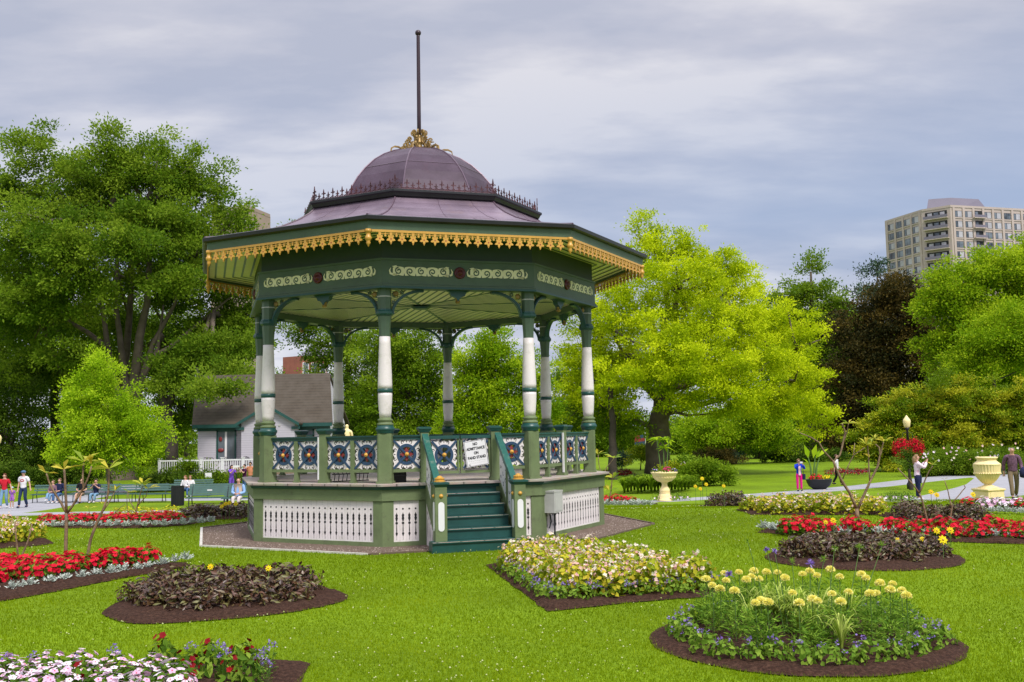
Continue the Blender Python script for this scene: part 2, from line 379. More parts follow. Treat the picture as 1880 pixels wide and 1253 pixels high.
def npmesh(name, V, F, mat, tint=None, smooth=False):     # V (n,3), F (m,k) numpy
    me = bpy.data.meshes.new(name)
    m, k = F.shape
    me.vertices.add(len(V)); me.vertices.foreach_set('co', V.astype(np.float32).ravel())
    me.loops.add(m * k); me.loops.foreach_set('vertex_index', F.astype(np.int32).ravel())
    me.polygons.add(m); me.polygons.foreach_set('loop_start', np.arange(0, m * k, k, dtype=np.int32)); me.polygons.foreach_set('loop_total', np.full(m, k, dtype=np.int32))
    if smooth: me.polygons.foreach_set('use_smooth', np.ones(m, dtype=bool))
    me.materials.append(mat)
    if tint is not None:
        a = me.attributes.new('tint', 'FLOAT', 'FACE'); a.data.foreach_set('value', tint.astype(np.float32))
    me.update(calc_edges=True); return me
def link(name, me, parent=None, loc=None):
    o = bpy.data.objects.new(name, me); col.objects.link(o)
    if parent is not None: o.parent = parent
    if loc is not None: o.location = loc
    return o
# ------------------------------------------------------------------ BANDSTAND
BX, BY, BROT = -1.9662, 21.498, -0.0937
C8 = math.cos(PI / 8); T8 = math.tan(PI / 8)
band = thing('bandstand', 'octagonal green and white Victorian bandstand with plum copper dome and flagpole', 'bandstand', (BX, BY, 0), BROT)
def face(j): return rotz((j + .5) * PI / 4)       # local -Y is the face's outward normal
def corner(j): return rotz(j * PI / 4)
def apo(Rr): return Rr * C8
def half(Rr): return Rr * C8 * T8
A8 = -PI / 2
def octa(m, prof, k=None, cap=False): m.lathe(prof, 8, a0=A8, k=k, cap=cap)

# base
RB = 3.851; ab = apo(RB); hb = half(RB)
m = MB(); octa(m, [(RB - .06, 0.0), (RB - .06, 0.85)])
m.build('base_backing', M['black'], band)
m = MB()
for j in range(8):
    m.M = face(j)
    m.box(-hb, hb, -ab, -ab + .05, -0.05, 0.085); m.box(-hb, hb, -ab, -ab + .05, .80, .90)
    m.box(-hb, -hb + .20, -ab + .0015, -ab + .05, .085, .80); m.box(hb - .20, hb, -ab + .0015, -ab + .05, .085, .80)
    if j == 0:
        for sx in (-1, 1): m.box(min(sx * .82, sx * .64), max(sx * .82, sx * .64), -ab + .002, -ab + .05, .085, .80)
m.build('base_frame', M['lgreen'], band)
m = MB(); octa(m, [(RB + .01, .80), (RB + .025, .805), (RB + .025, 1.0), (RB - .3, 1.0)]); m.build('fascia_board', M['lgreen'], band)
m = MB(); octa(m, [(RB + .02, .995), (RB + .06, 1.005), (RB + .065, 1.03), (RB + .10, 1.06), (RB - .3, 1.06)]); m.build('base_moulding', M['dgreen'], band)
m = MB(); octa(m, [(3.0, 1.052), (RB + .125, 1.062), (RB + .13, 1.098), (RB + .12, 1.1), (.01, 1.1)]); m.build('deck', M['deck'], band)
def fret(m, x, z0, z1):               # the sawn-out pattern of one joint between two boards
    H = z1 - z0; y = -ab + .0265
    def dsh(pts): m.prism([(x + a * 1.25, z0 + b * H) for a, b in pts], y - .003, y)
    def circ(b, r, n=8): m.prism([(x + 1.2 * r * math.cos(2 * PI * i / n), z0 + b * H + 1.2 * r * math.sin(2 * PI * i / n)) for i in range(n)], y - .003, y)
    circ(.80, .014)
    dsh([(0, .72), (.006, .68), (.018, .65), (.013, .60), (.019, .57), (.007, .50), (0, .49), (-.007, .50), (-.019, .57), (-.013, .60), (-.018, .65), (-.006, .68)])
    circ(.455, .020)
    dsh([(-.004, .43), (-.008, .25), (.008, .25), (.004, .43)])
    dsh([(0, .26), (.017, .20), (0, .12), (-.017, .20)])
    dsh([(-.002, .12), (-.002, .04), (.002, .04), (.002, .12)])
for j in range(8):
    spans = [(-hb + .2, hb - .2)] if j else [(-hb + .2, -.82), (.82, hb - .2)]
    for a, b in spans:
        m = MB(); m.M = face(j)
        m.box(a, b, -ab + .0265, -ab + .04, .085, .80, 0)
        n = max(1, round((b - a) / .125))
        for i in range(n):
            x = a + (b - a) * (i + .5) / n
            m.k = 1; fret(m, x, .085, .80)
            if i: m.box(x - (b - a) / n / 2 - .0012, x - (b - a) / n / 2 + .0012, -ab + .025, -ab + .0266, .09, .795, 2)
        m.build('fretwork_panel', [M['white'], M['black'], M['boxgrey']], band)

# columns
RP = 3.57
def col_parts(j):
    T = corner(j) @ tr(0, -RP, 0)
    m = MB(); m.M = T
    m.slab([(-.13, -.10), (-.10, -.13), (.10, -.13), (.13, -.10), (.13, .10), (.10, .13), (-.10, .13), (-.13, .10)], 1.1, 1.985)
    m.box(-.145, .145, -.145, .145, 1.1, 1.14)
    p = m.build('column_pedestal', M['lgreen'], band)
    m = MB(); m.M = T; m.lathe([(.135, 1.985), (.15, 1.99), (.15, 2.01), (.165, 2.04), (.172, 2.05), (.172, 2.085), (.15, 2.10), (.145, 2.135), (.135, 2.135)], 16); m.build('pedestal_cap', M['dgreen'], p, True)
    m = MB(); m.M = T
    m.lathe([(.13, 2.13), (.148, 2.135), (.148, 2.165), (.125, 2.175), (.12, 2.20), (.138, 2.215), (.138, 2.24), (.112, 2.25), (.108, 2.27)], 16)
    m.build('column_base', M['lgreen'], band, True)
    m = MB(); m.M = T
    m.lathe([(.104, 2.265), (.112, 2.36), (.126, 2.55), (.130, 2.66), (.128, 2.72)], 16)
    m.lathe([(.131, 2.785), (.131, 2.86), (.124, 3.1), (.112, 3.4), (.104, 3.6), (.101, 3.73)], 16)
    s_ = m.build('column_shaft', M['white'], band, True)
    m = MB(); m.M = T; m.lathe([(.128, 2.715), (.137, 2.72), (.137, 2.785), (.128, 2.79)], 16); m.build('column_band', M['dgreen'], s_, True)
    m = MB(); m.M = T
    m.lathe([(.102, 3.73), (.106, 3.85), (.118, 4.0), (.13, 4.12)], 8, a0=PI / 8)
    m.lathe([(.125, 4.22), (.128, 4.68)], 8, a0=PI / 8)
    n_ = m.build('column_head', M['mgreen'], band)
    m = MB(); m.M = T; m.lathe([(.13, 4.10), (.155, 4.12), (.165, 4.14), (.165, 4.18), (.145, 4.20), (.14, 4.225), (.12, 4.23)], 8, a0=PI / 8); m.build('neck_ring', M['dgreen'], n_)
    m = MB(); m.M = T; m.lathe([(.13, 4.445), (.133, 4.446), (.133, 4.465), (.13, 4.466)], 8, a0=PI / 8, cap=False); m.build('strap', M['boxgrey'], n_)
for j in range(8): col_parts(j)

# railing panels and rails
def panel_meshes():
    h = .262
    w_ = MB()                                      # white sawn board: square with a round hole
    n = 32; vs = []; fs = []
    for y in (-.012, .012):
        for i in range(n):
            a = 2 * PI * i / n; c, s = math.cos(a), math.sin(a); q = h / max(abs(c), abs(s))
            vs.append((.168 * c, y, .168 * s))
            q2 = q - (0.03 if i % 2 else 0.0)
            vs.append((q2 * c, y, q2 * s))
    for i in range(n):
        a, b = 2 * i, 2 * ((i + 1) % n); o = 2 * n
        fs += [(a, a + 1, b + 1, b), (o + a, o + b, o + b + 1, o + a + 1), (a, b, o + b, o + a), (a + 1, o + a + 1, o + b + 1, b + 1)]
    w_.add(vs, fs, 0)
    for q in range(4):
        Mr = Matrix.Rotation(q * PI / 2, 4, 'Y'); w_.M = Mr
        for s in (-1, 1):
            w_.ribbon(spiral(s * .075, .222, .034, .010, .85, PI * 1.5, 8, s), [.006, .012, .015, .017, .017, .016, .015, .016, .020], -.0145, -.012, 1)
            w_.ribbon(spiral(s * .075, .222, .034, .010, .85, PI * 1.5, 8, s), .012, .012, .0145, 1)
        w_.prism([(-.012, .245), (.012, .245), (0, .205)], -.0145, -.012, 1)
    wm = w_.mesh('sawn_board', [M['white'], M['black']])
    b = MB()
    prof = [(.135, -.022), (.19, -.022), (.19, .022), (.135, .022), (.135, -.022)]
    b.lathe(prof, 24, cap=False, axis='Y')
    for a in (PI / 4, -PI / 4):
        b.M = Matrix.Rotation(a, 4, 'Y'); b.box(-.352, .352, -.034, -.022, -.020, .020); b.box(-.352, .352, .022, .034, -.020, .020); b.M = Matrix.Identity(4)
    bm = b.mesh('blue_wheel', M['blue'])
    r = MB()
    for q in range(4):
        r.M = Matrix.Rotation(q * PI / 2, 4, 'Y')
        r.prism([(-.02, .03), (-.042, .075), (-.022, .085), (0, .128), (.022, .085), (.042, .075), (.02, .03)], -.012, .012)
    r.M = Matrix.Identity(4); r.prism([(.05 * math.cos(i * PI / 4), .05 * math.sin(i * PI / 4)) for i in range(8)], -.014, .014)
    rm = r.mesh('red_rosette', M['red'])
    g = MB(); g.lathe([(.040, .034), (.040, .046), (.034, .054), (.018, .060), (.016, .070), (.0, .072)], 14, axis='Y'); g.lathe([(.0, .0), (.036, -.036)][::-1], 8, axis='Y')
    gm = g.mesh('gold_boss', M['gold'], True)
    return wm, bm, rm, gm
PW, PB, PR, PG = panel_meshes()
def rail_panel(T, sx, parent=band):
    ob = bpy.data.objects.new('railing_panel', PW); col.objects.link(ob); ob.parent = parent
    ob.matrix_local = T @ Matrix.Diagonal((sx, 1, 1, 1))
    for nm, me in (('wheel_ring', PB), ('rosette', PR), ('boss', PG)):
        c = bpy.data.objects.new(nm, me); col.objects.link(c); c.parent = ob
        if nm != 'wheel_ring': c.scale = (1 / sx, 1, 1)
hp = half(RP); ap = apo(RP)
for j in range(8):
    F = face(j)
    mids = (0.0,) if j else (-.66, .66)
    for x in mids:                                # stout posts with caps
        m = MB(); m.M = F @ tr(x, -ap, 0); m.box(-.075, .075, -.075, .075, 1.1, 2.0); m.box(-.09, .09, -.09, .09, 1.1, 1.16)
        p = m.build('railing_post', M['lgreen'], band)
        m = MB(); m.M = F @ tr(x, -ap, 0)
        m.lathe([(.11, 1.99), (.125, 2.0), (.155, 2.05), (.165, 2.055), (.165, 2.08), (.11, 2.095)], 4, a0=PI / 4); m.build('post_cap', M['dgreen'], p)
        if j in (7, 1):
            m = MB(); m.M = F @ tr(x - .085 if j == 7 else x - .085, -ap, 0)
            m.box(-.012, .012, -.09, -.055, 1.16, 1.94); m.build('white_edge_strip', M['wbright'], p)
    if j: spans = [(-hp + .13, -.075), (.075, hp - .13)]
    else: spans = [(-hp + .13, -.735), (.735, hp - .13)]
    for a, b in spans:
        m = MB(); m.M = F @ tr(0, -ap, 0)
        c_ = (a + b) / 2
        m.box(a, b, -.055, .055, 1.915, 1.945); m.box(a, b, -.035, .035, 1.87, 1.915); m.box(a, b, -.065, .065, 1.93, 1.938)
        m.build('top_rail', M['dgreen'] if j != 1 else M['worn'], band)
        m = MB(); m.M = F @ tr(0, -ap, 0)
        m.box(a, b, -.035, .035, 1.29, 1.345)
        if b - a > .8:
            m.box(c_ - .04, c_ + .04, -.04, .04, 1.1, 1.87); m.box(c_ - .055, c_ + .055, -.055, .055, 1.1, 1.13)
        m.build('bottom_rail', M['lgreen'], band)
        cells = [(a, c_ - .04), (c_ + .04, b)] if b - a > .8 else [(a, b)]
        for u0, u1 in cells:
            rail_panel(F @ tr((u0 + u1) / 2, -ap, 1.6075), (u1 - u0) / .526)
# gate: two leaves between the gate posts
F = face(0)
for s in (-1, 1):
    m = MB(); m.M = F @ tr(0, -ap, 0)
    x0, x1 = (s * .012, s * .58)
    if x0 > x1: x0, x1 = x1, x0
    m.box(x0, x1, -.022, .022, 1.24, 1.29, 0); m.box(x0, x0 + .035, -.022, .022, 1.29, 1.87, 0); m.box(x1 - .035, x1, -.022, .022, 1.29, 1.87, 0)
    m.box(x0, x1, -.045, .045, 1.87, 1.93, 1)
    g = m.build('gate_leaf', [M['lgreen'], M['dgreen']], band)
    ob = bpy.data.objects.new('gate_panel', PW); col.objects.link(ob); ob.parent = g; ob.matrix_local = F @ tr((x0 + x1) / 2, -ap, 1.58) @ Matrix.Diagonal((.92, 1, 1, 1))
    ob = bpy.data.objects.new('gate_wheel', PB); col.objects.link(ob); ob.parent = g; ob.matrix_local = F @ tr((x0 + x1) / 2, -ap, 1.58) @ Matrix.Diagonal((.92, 1, 1, 1))
    ob = bpy.data.objects.new('gate_boss', PG); col.objects.link(ob); ob.parent = g; ob.matrix_local = F @ tr((x0 + x1) / 2, -ap, 1.58)

# stairs
yb = -ab - .025; TD = .245; RH = 1.1 / 6
for i in range(1, 6):
    z = 1.1 - i * RH; y0 = yb - i * TD
    wd = .60 if i < 5 else .86
    m = MB(); m.M = F; m.box(-wd, wd, y0, yb + .02 if i == 1 else y0 + TD + .03, (z - RH if i < 5 else -.02) + .004, z - .03); m.build('stair_riser', M['dgreen'], band)
    m = MB(); m.M = F; m.box(-wd, wd, y0 - .028, y0 + TD + .002, z - .028, z, 0); m.box(-wd, wd, y0 - .0295, y0 - .0285, z - .010, z - .001, 1); m.build('stair_tread', [M['dgreen'], M['deck']], band)
m = MB(); m.M = F; m.box(-.60, .60, yb - .004, yb, 1.1 - RH, 1.06); m.build('stair_riser', M['dgreen'], band)
yn = yb - 4.1 * TD                               # newel position
for s in (-1, 1):
    xs = s * .68
    m = MB(); m.M = F
    # stringer board
    m.prism([(0, 0)], 0, 0) if False else None
    def side(poly, x0, x1, k=0):                 # outline in y,z pushed along x
        n = len(poly); vs = [(x0, y, z) for y, z in poly] + [(x1, y, z) for y, z in poly]
        fs = [tuple(range(n)), tuple(range(2 * n - 1, n - 1, -1))] + [(i, i + n, (i + 1) % n + n, (i + 1) % n) for i in range(n)]
        m.add(vs, fs, k)
    side([(yb, 1.14), (yb, .90), (yn, .02), (yn, .28)], xs - .03, xs + .03)
    # middle post of the stair rail
    ym = (yb + yn) / 2 + .02
    m.box(xs - .03, xs + .03, ym - .035, ym + .035, .55, 1.45)
    side([(yb, .905), (yb, .86), (yn, -.0), (yn, .045)], xs - .04, xs + .04)
    m.build('stair_stringer', M['lgreen'], band)
    m = MB(); m.M = F; side([(yb, .86), (yb, -.01), (yn, -.01), (yn, .02)], xs - .012, xs + .012)
    for i in range(7):
        yy = yb + (yn - yb) * (i + .6) / 7.6; zt = .86 + (.02 - .86) * (i + .6) / 7.6
        for xo in (xs - .0145, xs + .0125):
            m.k = 1
            if zt > .2:
                side([(yy - .012, zt * .35), (yy, zt * .2), (yy + .012, zt * .35), (yy, zt * .6)], xo, xo + .002, 1)
                side([(yy - .013, zt * .72), (yy, zt * .68), (yy + .013, zt * .72), (yy, zt * .78)], xo, xo + .002, 1)
    m.build('stair_skirt', [M['white'], M['black']], band)
    # sawn parallelogram panels
    def zr(y): return 1.14 + (y - yb) / (yn - yb) * (.28 - 1.14)
    for (ya, yc) in ((yb - .02, ym + .035), (ym - .035, yn)):
        m = MB(); m.M = F
        side([(ya, zr(ya) + .60), (ya, zr(ya) + .0), (yc, zr(yc) + .0), (yc, zr(yc) + .60)], xs - .011, xs + .011, 0)
        for q in range(9):
            rnd = random.Random(int(q * 7 + s * 3 + ya * 10)); yy = ya + (yc - ya) * ((q % 3) + .5) / 3; zq = zr(yy) + .10 + .2 * (q // 3)
            cc = [(yy + .04 * math.cos(t_ * .55 + q) * (1 - t_ / 14), zq + .045 * math.sin(t_ * .55 + q) * (1 - t_ / 14)) for t_ in range(8)]
            for xo in (xs - .0135, xs + .0115):
                for (p0, p1) in zip(cc[:-1], cc[1:]):
                    dy, dz = p1[0] - p0[0], p1[1] - p0[1]; l = math.hypot(dy, dz); ny, nz = -dz / l * .007, dy / l * .007
                    side([(p0[0] + ny, p0[1] + nz), (p1[0] + ny, p1[1] + nz), (p1[0] - ny, p1[1] - nz), (p0[0] - ny, p0[1] - nz)], xo, xo + .002, 1 if q % 2 else 2)
        m.build('stair_panel', [M['wbright'], M['black'], M['blue']], band)
    m = MB(); m.M = F
    side([(yb + .12, 1.97), (yb + .12, 1.87), (yn + .0, .965), (yn + .0, 1.065)], xs - .055, xs + .055)
    side([(yb + .12, 1.875), (yb + .12, 1.84), (yn + .0, .93), (yn + .0, .968)], xs - .035, xs + .035)
    m.build('stair_handrail', M['worn'], band)
    m = MB(); m.M = F @ tr(xs + s * .01, yn - .06, 0)
    m.box(-.10, .10, -.10, .10, 1.1 - 5 * RH if False else .165, 1.08)
    nw = m.build('newel_post', M['lgreen'], band)
    m = MB(); m.M = F @ tr(xs + s * .01, yn - .06, 0)
    for q in range(4):
        m.M = F @ tr(xs + s * .01, yn - .06, 0) @ rotz(q * PI / 2)
        z0, z1 = .40, .78; r = .052
        pl = [(r * math.cos(a), z1 + r * math.sin(a)) for a in np.linspace(0, PI, 8)] + [(r * math.cos(a), z0 + r * math.sin(a)) for a in np.linspace(PI, 2 * PI, 8)]
        m.prism(pl, -.109, -.10)
    m.build('newel_inset', M['wbright'], nw)
    m = MB()
    for q in range(4):
        m.M = F @ tr(xs + s * .01, yn - .06, 0) @ rotz(q * PI / 2)
        m.lathe([(.036, .10), (.036, .108), (.022, .118), (.018, .128), (.0, .130)], 12, c=(0, 0, .93), axis='Y')
    m.build('newel_boss', M['gold'], nw, True)
    m = MB(); m.M = F @ tr(xs + s * .01, yn - .06, 0); m.lathe([(.14, 1.075), (.15, 1.085), (.185, 1.12), (.195, 1.125), (.195, 1.155), (.13, 1.165)], 4, a0=PI / 4); m.build('newel_cap', M['dgreen'], nw)
    m = MB(); m.M = F @ tr(xs + s * .01, yn - .06, 0); m.lathe([(.10, 1.16), (.10, 1.18), (.075, 1.185), (.075, 1.20), (.085, 1.21), (.085, 1.225), (.05, 1.235), (.045, 1.25), (.02, 1.262), (0, 1.265)], 14, a0=PI / 4); m.build('newel_finial', M['gold'], nw)

# entablature
RF = 3.7718; af = apo(RF); hf = half(RF)
m = MB(); octa(m, [(RF - .02, 4.60), (RF + .03, 4.60), (RF + .03, 4.66), (RF, 4.67), (RF, 5.10), (RF + .02, 5.105), (RF + .02, 5.14), (RF - .05, 5.15)]); octa(m, [(RF - .30, 4.60), (RF - .30, 5.2)]); octa(m, [(RF - .30, 4.60), (RF - .02, 4.60)])
en = m.build('frieze', M['mgreen'], band)
m = MB(); octa(m, [(RF - .05, 5.14), (RF - .05, 5.515)]); m.build('frieze_upper_band', paint('deep_green_paint', (0.018, 0.040, 0.028), 0.5), band)
m = MB(); octa(m, [(RF + .032, 4.585), (RF + .055, 4.59), (RF + .055, 4.625), (RF + .032, 4.63)]); m.build('frieze_moulding', M['dgreen'], band)
def scroll(m, x0, x1, z, d):
    """cream running-scroll board: wavy outline with sunk green spirals"""
    n = 5; y0, y1 = -af - .012, -af; st = (x1 - x0) / n; N_ = 60
    topz = lambda t: .060 + .024 * abs(math.sin(PI * n * t)) ** .6
    botz = lambda t: -.066 - .016 * abs(math.cos(PI * n * t)) ** .6
    for i in range(N_):
        t0, t1 = i / N_, (i + 1) / N_; xa, xb = x0 + (x1 - x0) * t0, x0 + (x1 - x0) * t1
        m.prism([(xa, z + botz(t0)), (xb, z + botz(t1)), (xb, z + topz(t1)), (xa, z + topz(t0))], y0, y1, 0)
    for i in range(n):
        c = x0 + st * (i + .5); up = 1 if i % 2 == 0 else -1
        m.ribbon(spiral(c, z + up * .004, .066, .016, 1.25, PI * (.5 if up > 0 else 1.5), 18, d * up), [.016, .018] + [.022] * 12 + [.026] * 4 + [.03], y0 - .003, y0 - .0005, 1)
        for q in (-1, 1): m.prism([(c + st / 2 - .014, z + q * .088), (c + st / 2, z + q * .035), (c + st / 2 + .014, z + q * .088)], y0 - .002, y0 - .0005, 1)
    for (xe, sg) in ((x0, -1), (x1, 1)):
        m.ribbon([(xe - sg * .08, z - .05), (xe - sg * .02, z - .065), (xe + sg * .045, z - .045), (xe + sg * .06, z + .01), (xe + sg * .035, z + .06)], [.05, .045, .035, .022, .006], y0, y1, 0)
        m.ribbon([(xe - sg * .12, z + .03), (xe - sg * .05, z + .085), (xe + sg * .01, z + .085)], [.05, .04, .006], y0, y1, 0)
for j in range(8):
    m = MB(); m.M = face(j)
    scroll(m, -hf + .20, -.20, 4.905, 1); m.build('frieze_scroll', [M['cream'], M['mgreen']], band); m = MB(); m.M = face(j); scroll(m, .20, hf - .20, 4.905, -1)
    m.build('frieze_scroll', [M['cream'], M['mgreen']], band)
    m = MB(); m.M = face(j); m.lathe([(.108, af), (.108, af + .02), (.085, af + .045), (.075, af + .03), (.05, af + .03), (.045, af + .055), (0, af + .06)], 18, c=(0, 0, 4.90), axis='Y'); m.build('frieze_rosette', M['maroon'], band, True)

# brackets either side of each column, and a drop in the middle of each beam
for j in range(8):
    for s in (-1, 1):
        jj = j if s > 0 else (j - 1) % 8
        m = MB(); m.M = face(jj)
        hc = half(RP); x_c = -hc if s > 0 else hc; y = -ap
        pts = []
        for i in range(11):
            t = i / 10 * PI / 2
            pts.append((x_c + s * (.14 + .58 * (1 - math.cos(t))), 4.14 + .44 * math.sin(t)))
        m.ribbon(pts, .05, y - .045, y + .045, 0)
        m.ribbon(pts, .018, y - .058, y + .058, 0)
        for (dx, dz, r) in ((.19, 4.50, .055), (.33, 4.55, .035), (.17, 4.36, .03)):
            m.ribbon(spiral(x_c + s * dx, dz, r, .012, 1.1, PI / 2, 12, s), .02, y - .015, y + .015, 1)
        m.lathe([(.052, .02), (.052, .03), (.03, .045), (0, .05)], 12, c=(x_c + s * .205, y, 4.515), axis='Y', k=2)
        for q in range(8):
            t = (q + 1) / 10 * PI / 2 * 1.05
            m.ball((x_c + s * (.14 + .58 * (1 - math.cos(t)) - .045 * math.sin(t)), y, 4.14 + .44 * math.sin(t) - .045 * math.cos(t) + .09), .012, 6, 4, 2)
        m.build('bracket', [M['dgreen'], M['mgreen'], M['goldm']], band)
    m = MB(); m.M = face(j)
    m.prism([(-.24, 4.60), (-.16, 4.57), (-.13, 4.50), (-.05, 4.47), (0, 4.40), (.05, 4.47), (.13, 4.50), (.16, 4.57), (.24, 4.60)], -ap - .05, -ap + .05, 0)
    m.lathe([(.03, 4.36), (.05, 4.39), (.035, 4.42), (.05, 4.46)], 10, c=(0, -ap, 0), k=1)
    m.build('beam_drop', [M['dgreen'], M['goldm']], band)

# ceiling and soffit with stripes
m = MB(); octa(m, [(RF - .28, 4.735), (.01, 4.735)], 0); 
for j in range(8):
    m.M = face(j); a_ = apo(RF - .29); n = 17
    for i in range(n):
        x = (i - (n - 1) / 2) * (2 * half(RF - .3) / n)
        yt = -abs(x) / T8 - .03
        if yt > -a_ + .05: m.box(x - .019, x + .019, -a_, min(yt, -.15), 4.729, 4.734, 1)
    m.M = corner(j); m.box(-.03, .03, -(RF - .3), 0, 4.724, 4.733, 1)
m.M = Matrix.Identity(4); m.lathe([(.22, 4.70), (.16, 4.66), (0, 4.64)], 12, k=1)
m.build('ceiling', [M['cream'], M['dgreen']], band)
m = MB(); octa(m, [(RF - .05, 5.515), (4.80, 5.50)], 0)
for r_ in (3.80, 4.0, 4.2, 4.4, 4.6): octa(m, [(r_, 5.505 - (r_ - 3.8) * .014), (r_, 5.500 - (r_ - 3.8) * .014), (r_ + .04, 5.500 - (r_ - 3.8) * .014), (r_ + .04, 5.505 - (r_ - 3.8) * .014)], 1)
m.build('soffit', [M['cream'], M['dgreen']], band)

# eaves
m = MB(); octa(m, [(4.76, 5.45), (4.80, 5.45), (4.82, 5.60), (4.85, 5.66)]); octa(m, [(4.76, 5.45), (4.76, 5.66)]); m.build('eave_fascia', M['mgreen'], band)
m = MB(); octa(m, [(4.80, 5.60), (4.87, 5.595), (4.90, 5.62), (4.91, 5.68), (4.86, 5.70), (4.84, 5.68)]); m.build('gutter', M['gutter'], band)
RE = 4.79; ae = apo(RE); he = half(RE)
def flower_drop(m, x, z):
    y0, y1 = -ae - .018, -ae + .004
    m.box(x - .022, x + .022, y0, y1, z - .075, z)
    pl = []
    for i in range(20):
        a = 2 * PI * i / 20 + PI / 2; r = .060 + .022 * math.cos(5 * (a - PI / 2) + PI)
        pl.append((x + r * math.cos(a), z - .118 + r * math.sin(a)))
    m.prism(pl, y0, y1)
    m.prism([(x - .016, z - .18), (x, z - .215), (x + .016, z - .18)], y0, y1)
    m.lathe([(.013, ae + .018), (.013, ae + .0205)], 8, c=(x, 0, z - .118), axis='Y', k=1)
for j in range(8):
    m = MB(); m.M = face(j); n = 18
    m.box(-he + .06, he - .06, -ae - .022, -ae + .004, 5.415, 5.455)
    for i in range(n):
        x = -he + .10 + (2 * he - .20) * (i + .5) / n
        flower_drop(m, x, 5.42)
        if i < n - 1:
            xx = x + (2 * he - .2) / n / 2
            m.box(xx - .012, xx + .012, -ae - .014, -ae, 5.37, 5.42); m.lathe([(.02, ae + .014), (.02, ae)], 8, c=(xx, 0, 5.36), axis='Y')
            m.box(x, x + (2 * he - .2) / n, -ae - .012, -ae, 5.385, 5.395)
    m.build('eave_trim', [M['gold'], M['trim_dot']], band)
    m = MB(); m.M = corner(j) @ tr(0, -RE + .01, 0)
    m.lathe([(.055, 5.46), (.055, 5.41), (.04, 5.40), (.04, 5.345), (.055, 5.33), (.06, 5.30), (.045, 5.27), (.03, 5.25), (.042, 5.225), (.02, 5.19), (.012, 5.165), (0, 5.15)], 12)
    m.build('corner_pendant', M['gold'], band, True)

# lower roof
prof = [(4.87, 5.695), (4.5, 5.755), (4.1, 5.84), (3.7, 5.95), (3.3, 6.09), (2.95, 6.26), (2.7, 6.42), (2.55, 6.56)]
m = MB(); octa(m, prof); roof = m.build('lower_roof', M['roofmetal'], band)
m = MB()
for j in range(8):
    m.M = corner(j); m.tube([(0, -r_, z + .006) for r_, z in prof], .018, 6)
for r_, z in ((3.62, 5.976), (4.32, 5.793)):
    octa(m, [(r_ + .006, z + .004), (r_, z + .008), (r_ - .006, z + .007)])
for j in range(8):
    for q, (r0, r1) in enumerate(((0, 3), (3, 7))):
        for xx in ((-.25, .9) if (j + q) % 2 else (.35, -.7)):
            m.M = face(j); seg = prof[r0:r1 + 1]
            m.tube([(xx * r_ / 4.87 * 1.1, -apo(r_), z + .003) for r_, z in seg], .004, 4)
m.build('roof_seams', paint('dark_seam', (.10, .06, .085), .5), roof)
# ledge and cresting
RC = 2.6755
m = MB(); octa(m, [(2.50, 6.54), (RC - .06, 6.56), (RC - .03, 6.62), (RC, 6.64), (RC, 6.68), (RC - .02, 6.69), (1.6, 6.74)]); m.build('dome_ledge', M['gutter'], band)
RK = 2.575; ak = apo(RK); hk = half(RK)
def lily(m, x, h, s=1.0):
    y0, y1 = -ak - .008, -ak + .008; z = 6.72
    m.box(x - .007, x + .007, y0, y1, z, z + h)
    m.prism([(x - .016 * s, z + h - .05 * s), (x, z + h + .028 * s), (x + .016 * s, z + h - .05 * s), (x, z + h - .075 * s)], y0, y1)
    for g in (-1, 1):
        m.ribbon([(x, z + h - .095 * s), (x + g * .022 * s, z + h - .062 * s), (x + g * .040 * s, z + h - .058 * s), (x + g * .046 * s, z + h - .078 * s)], [.010, .012, .014, .006], y0, y1)
        m.ribbon([(x, z + .045), (x + g * .028, z + .020), (x + g * .055, z + .008)], .009, y0, y1)
for j in range(8):
    m = MB(); m.M = face(j); n = 16
    m.box(-hk, hk, -ak - .007, -ak + .007, 6.70, 6.722)
    for i in range(n):
        x = -hk + .06 + (2 * hk - .12) * (i + .5) / n
        lily(m, x, .17 if i % 2 else .115, 1.0 if i % 2 else .8)
    cr = m.build('cresting', M['ironred'], band)
    m = MB(); m.M = corner(j) @ tr(0, -RK + ak, 0) @ tr(0, 0, 0)
    lily(m, 0, .25, 1.3); m.M = corner(j) @ tr(0, -RK + ak, 0); m.ribbon(spiral(.05, 6.80, .05, .01, 1.2, PI, 10, 1), .012, -ak - .008, -ak + .008); m.ribbon(spiral(-.05, 6.80, .05, .01, 1.2, 0, 10, -1), .012, -ak - .008, -ak + .008)
    m.build('cresting_corner', M['ironred'], cr)
# dome
dp = [(1.90, 6.70), (1.88, 6.74), (1.80, 6.92), (1.70, 7.13), (1.56, 7.36), (1.38, 7.58), (1.16, 7.79), (.92, 7.95), (.66, 8.07), (.40, 8.15), (.16, 8.19), (.01, 8.20)]
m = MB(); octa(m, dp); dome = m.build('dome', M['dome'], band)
m = MB()
for j in range(8):
    m.M = corner(j); m.tube([(0, -r_, z + .004) for r_, z in dp[1:-1]], .016, 6)
m.M = Matrix.Identity(4)
for i in (2, 5):
    r_, z = dp[i]; octa(m, [(r_ + .01, z - .006), (r_ + .013, z), (r_ + .006, z + .008)])
octa(m, [(1.93, 6.72), (1.95, 6.76), (1.88, 6.79)])
m.build('dome_ribs', paint('dome_rib_metal', (.13, .085, .115), .4, metal=.4), dome)
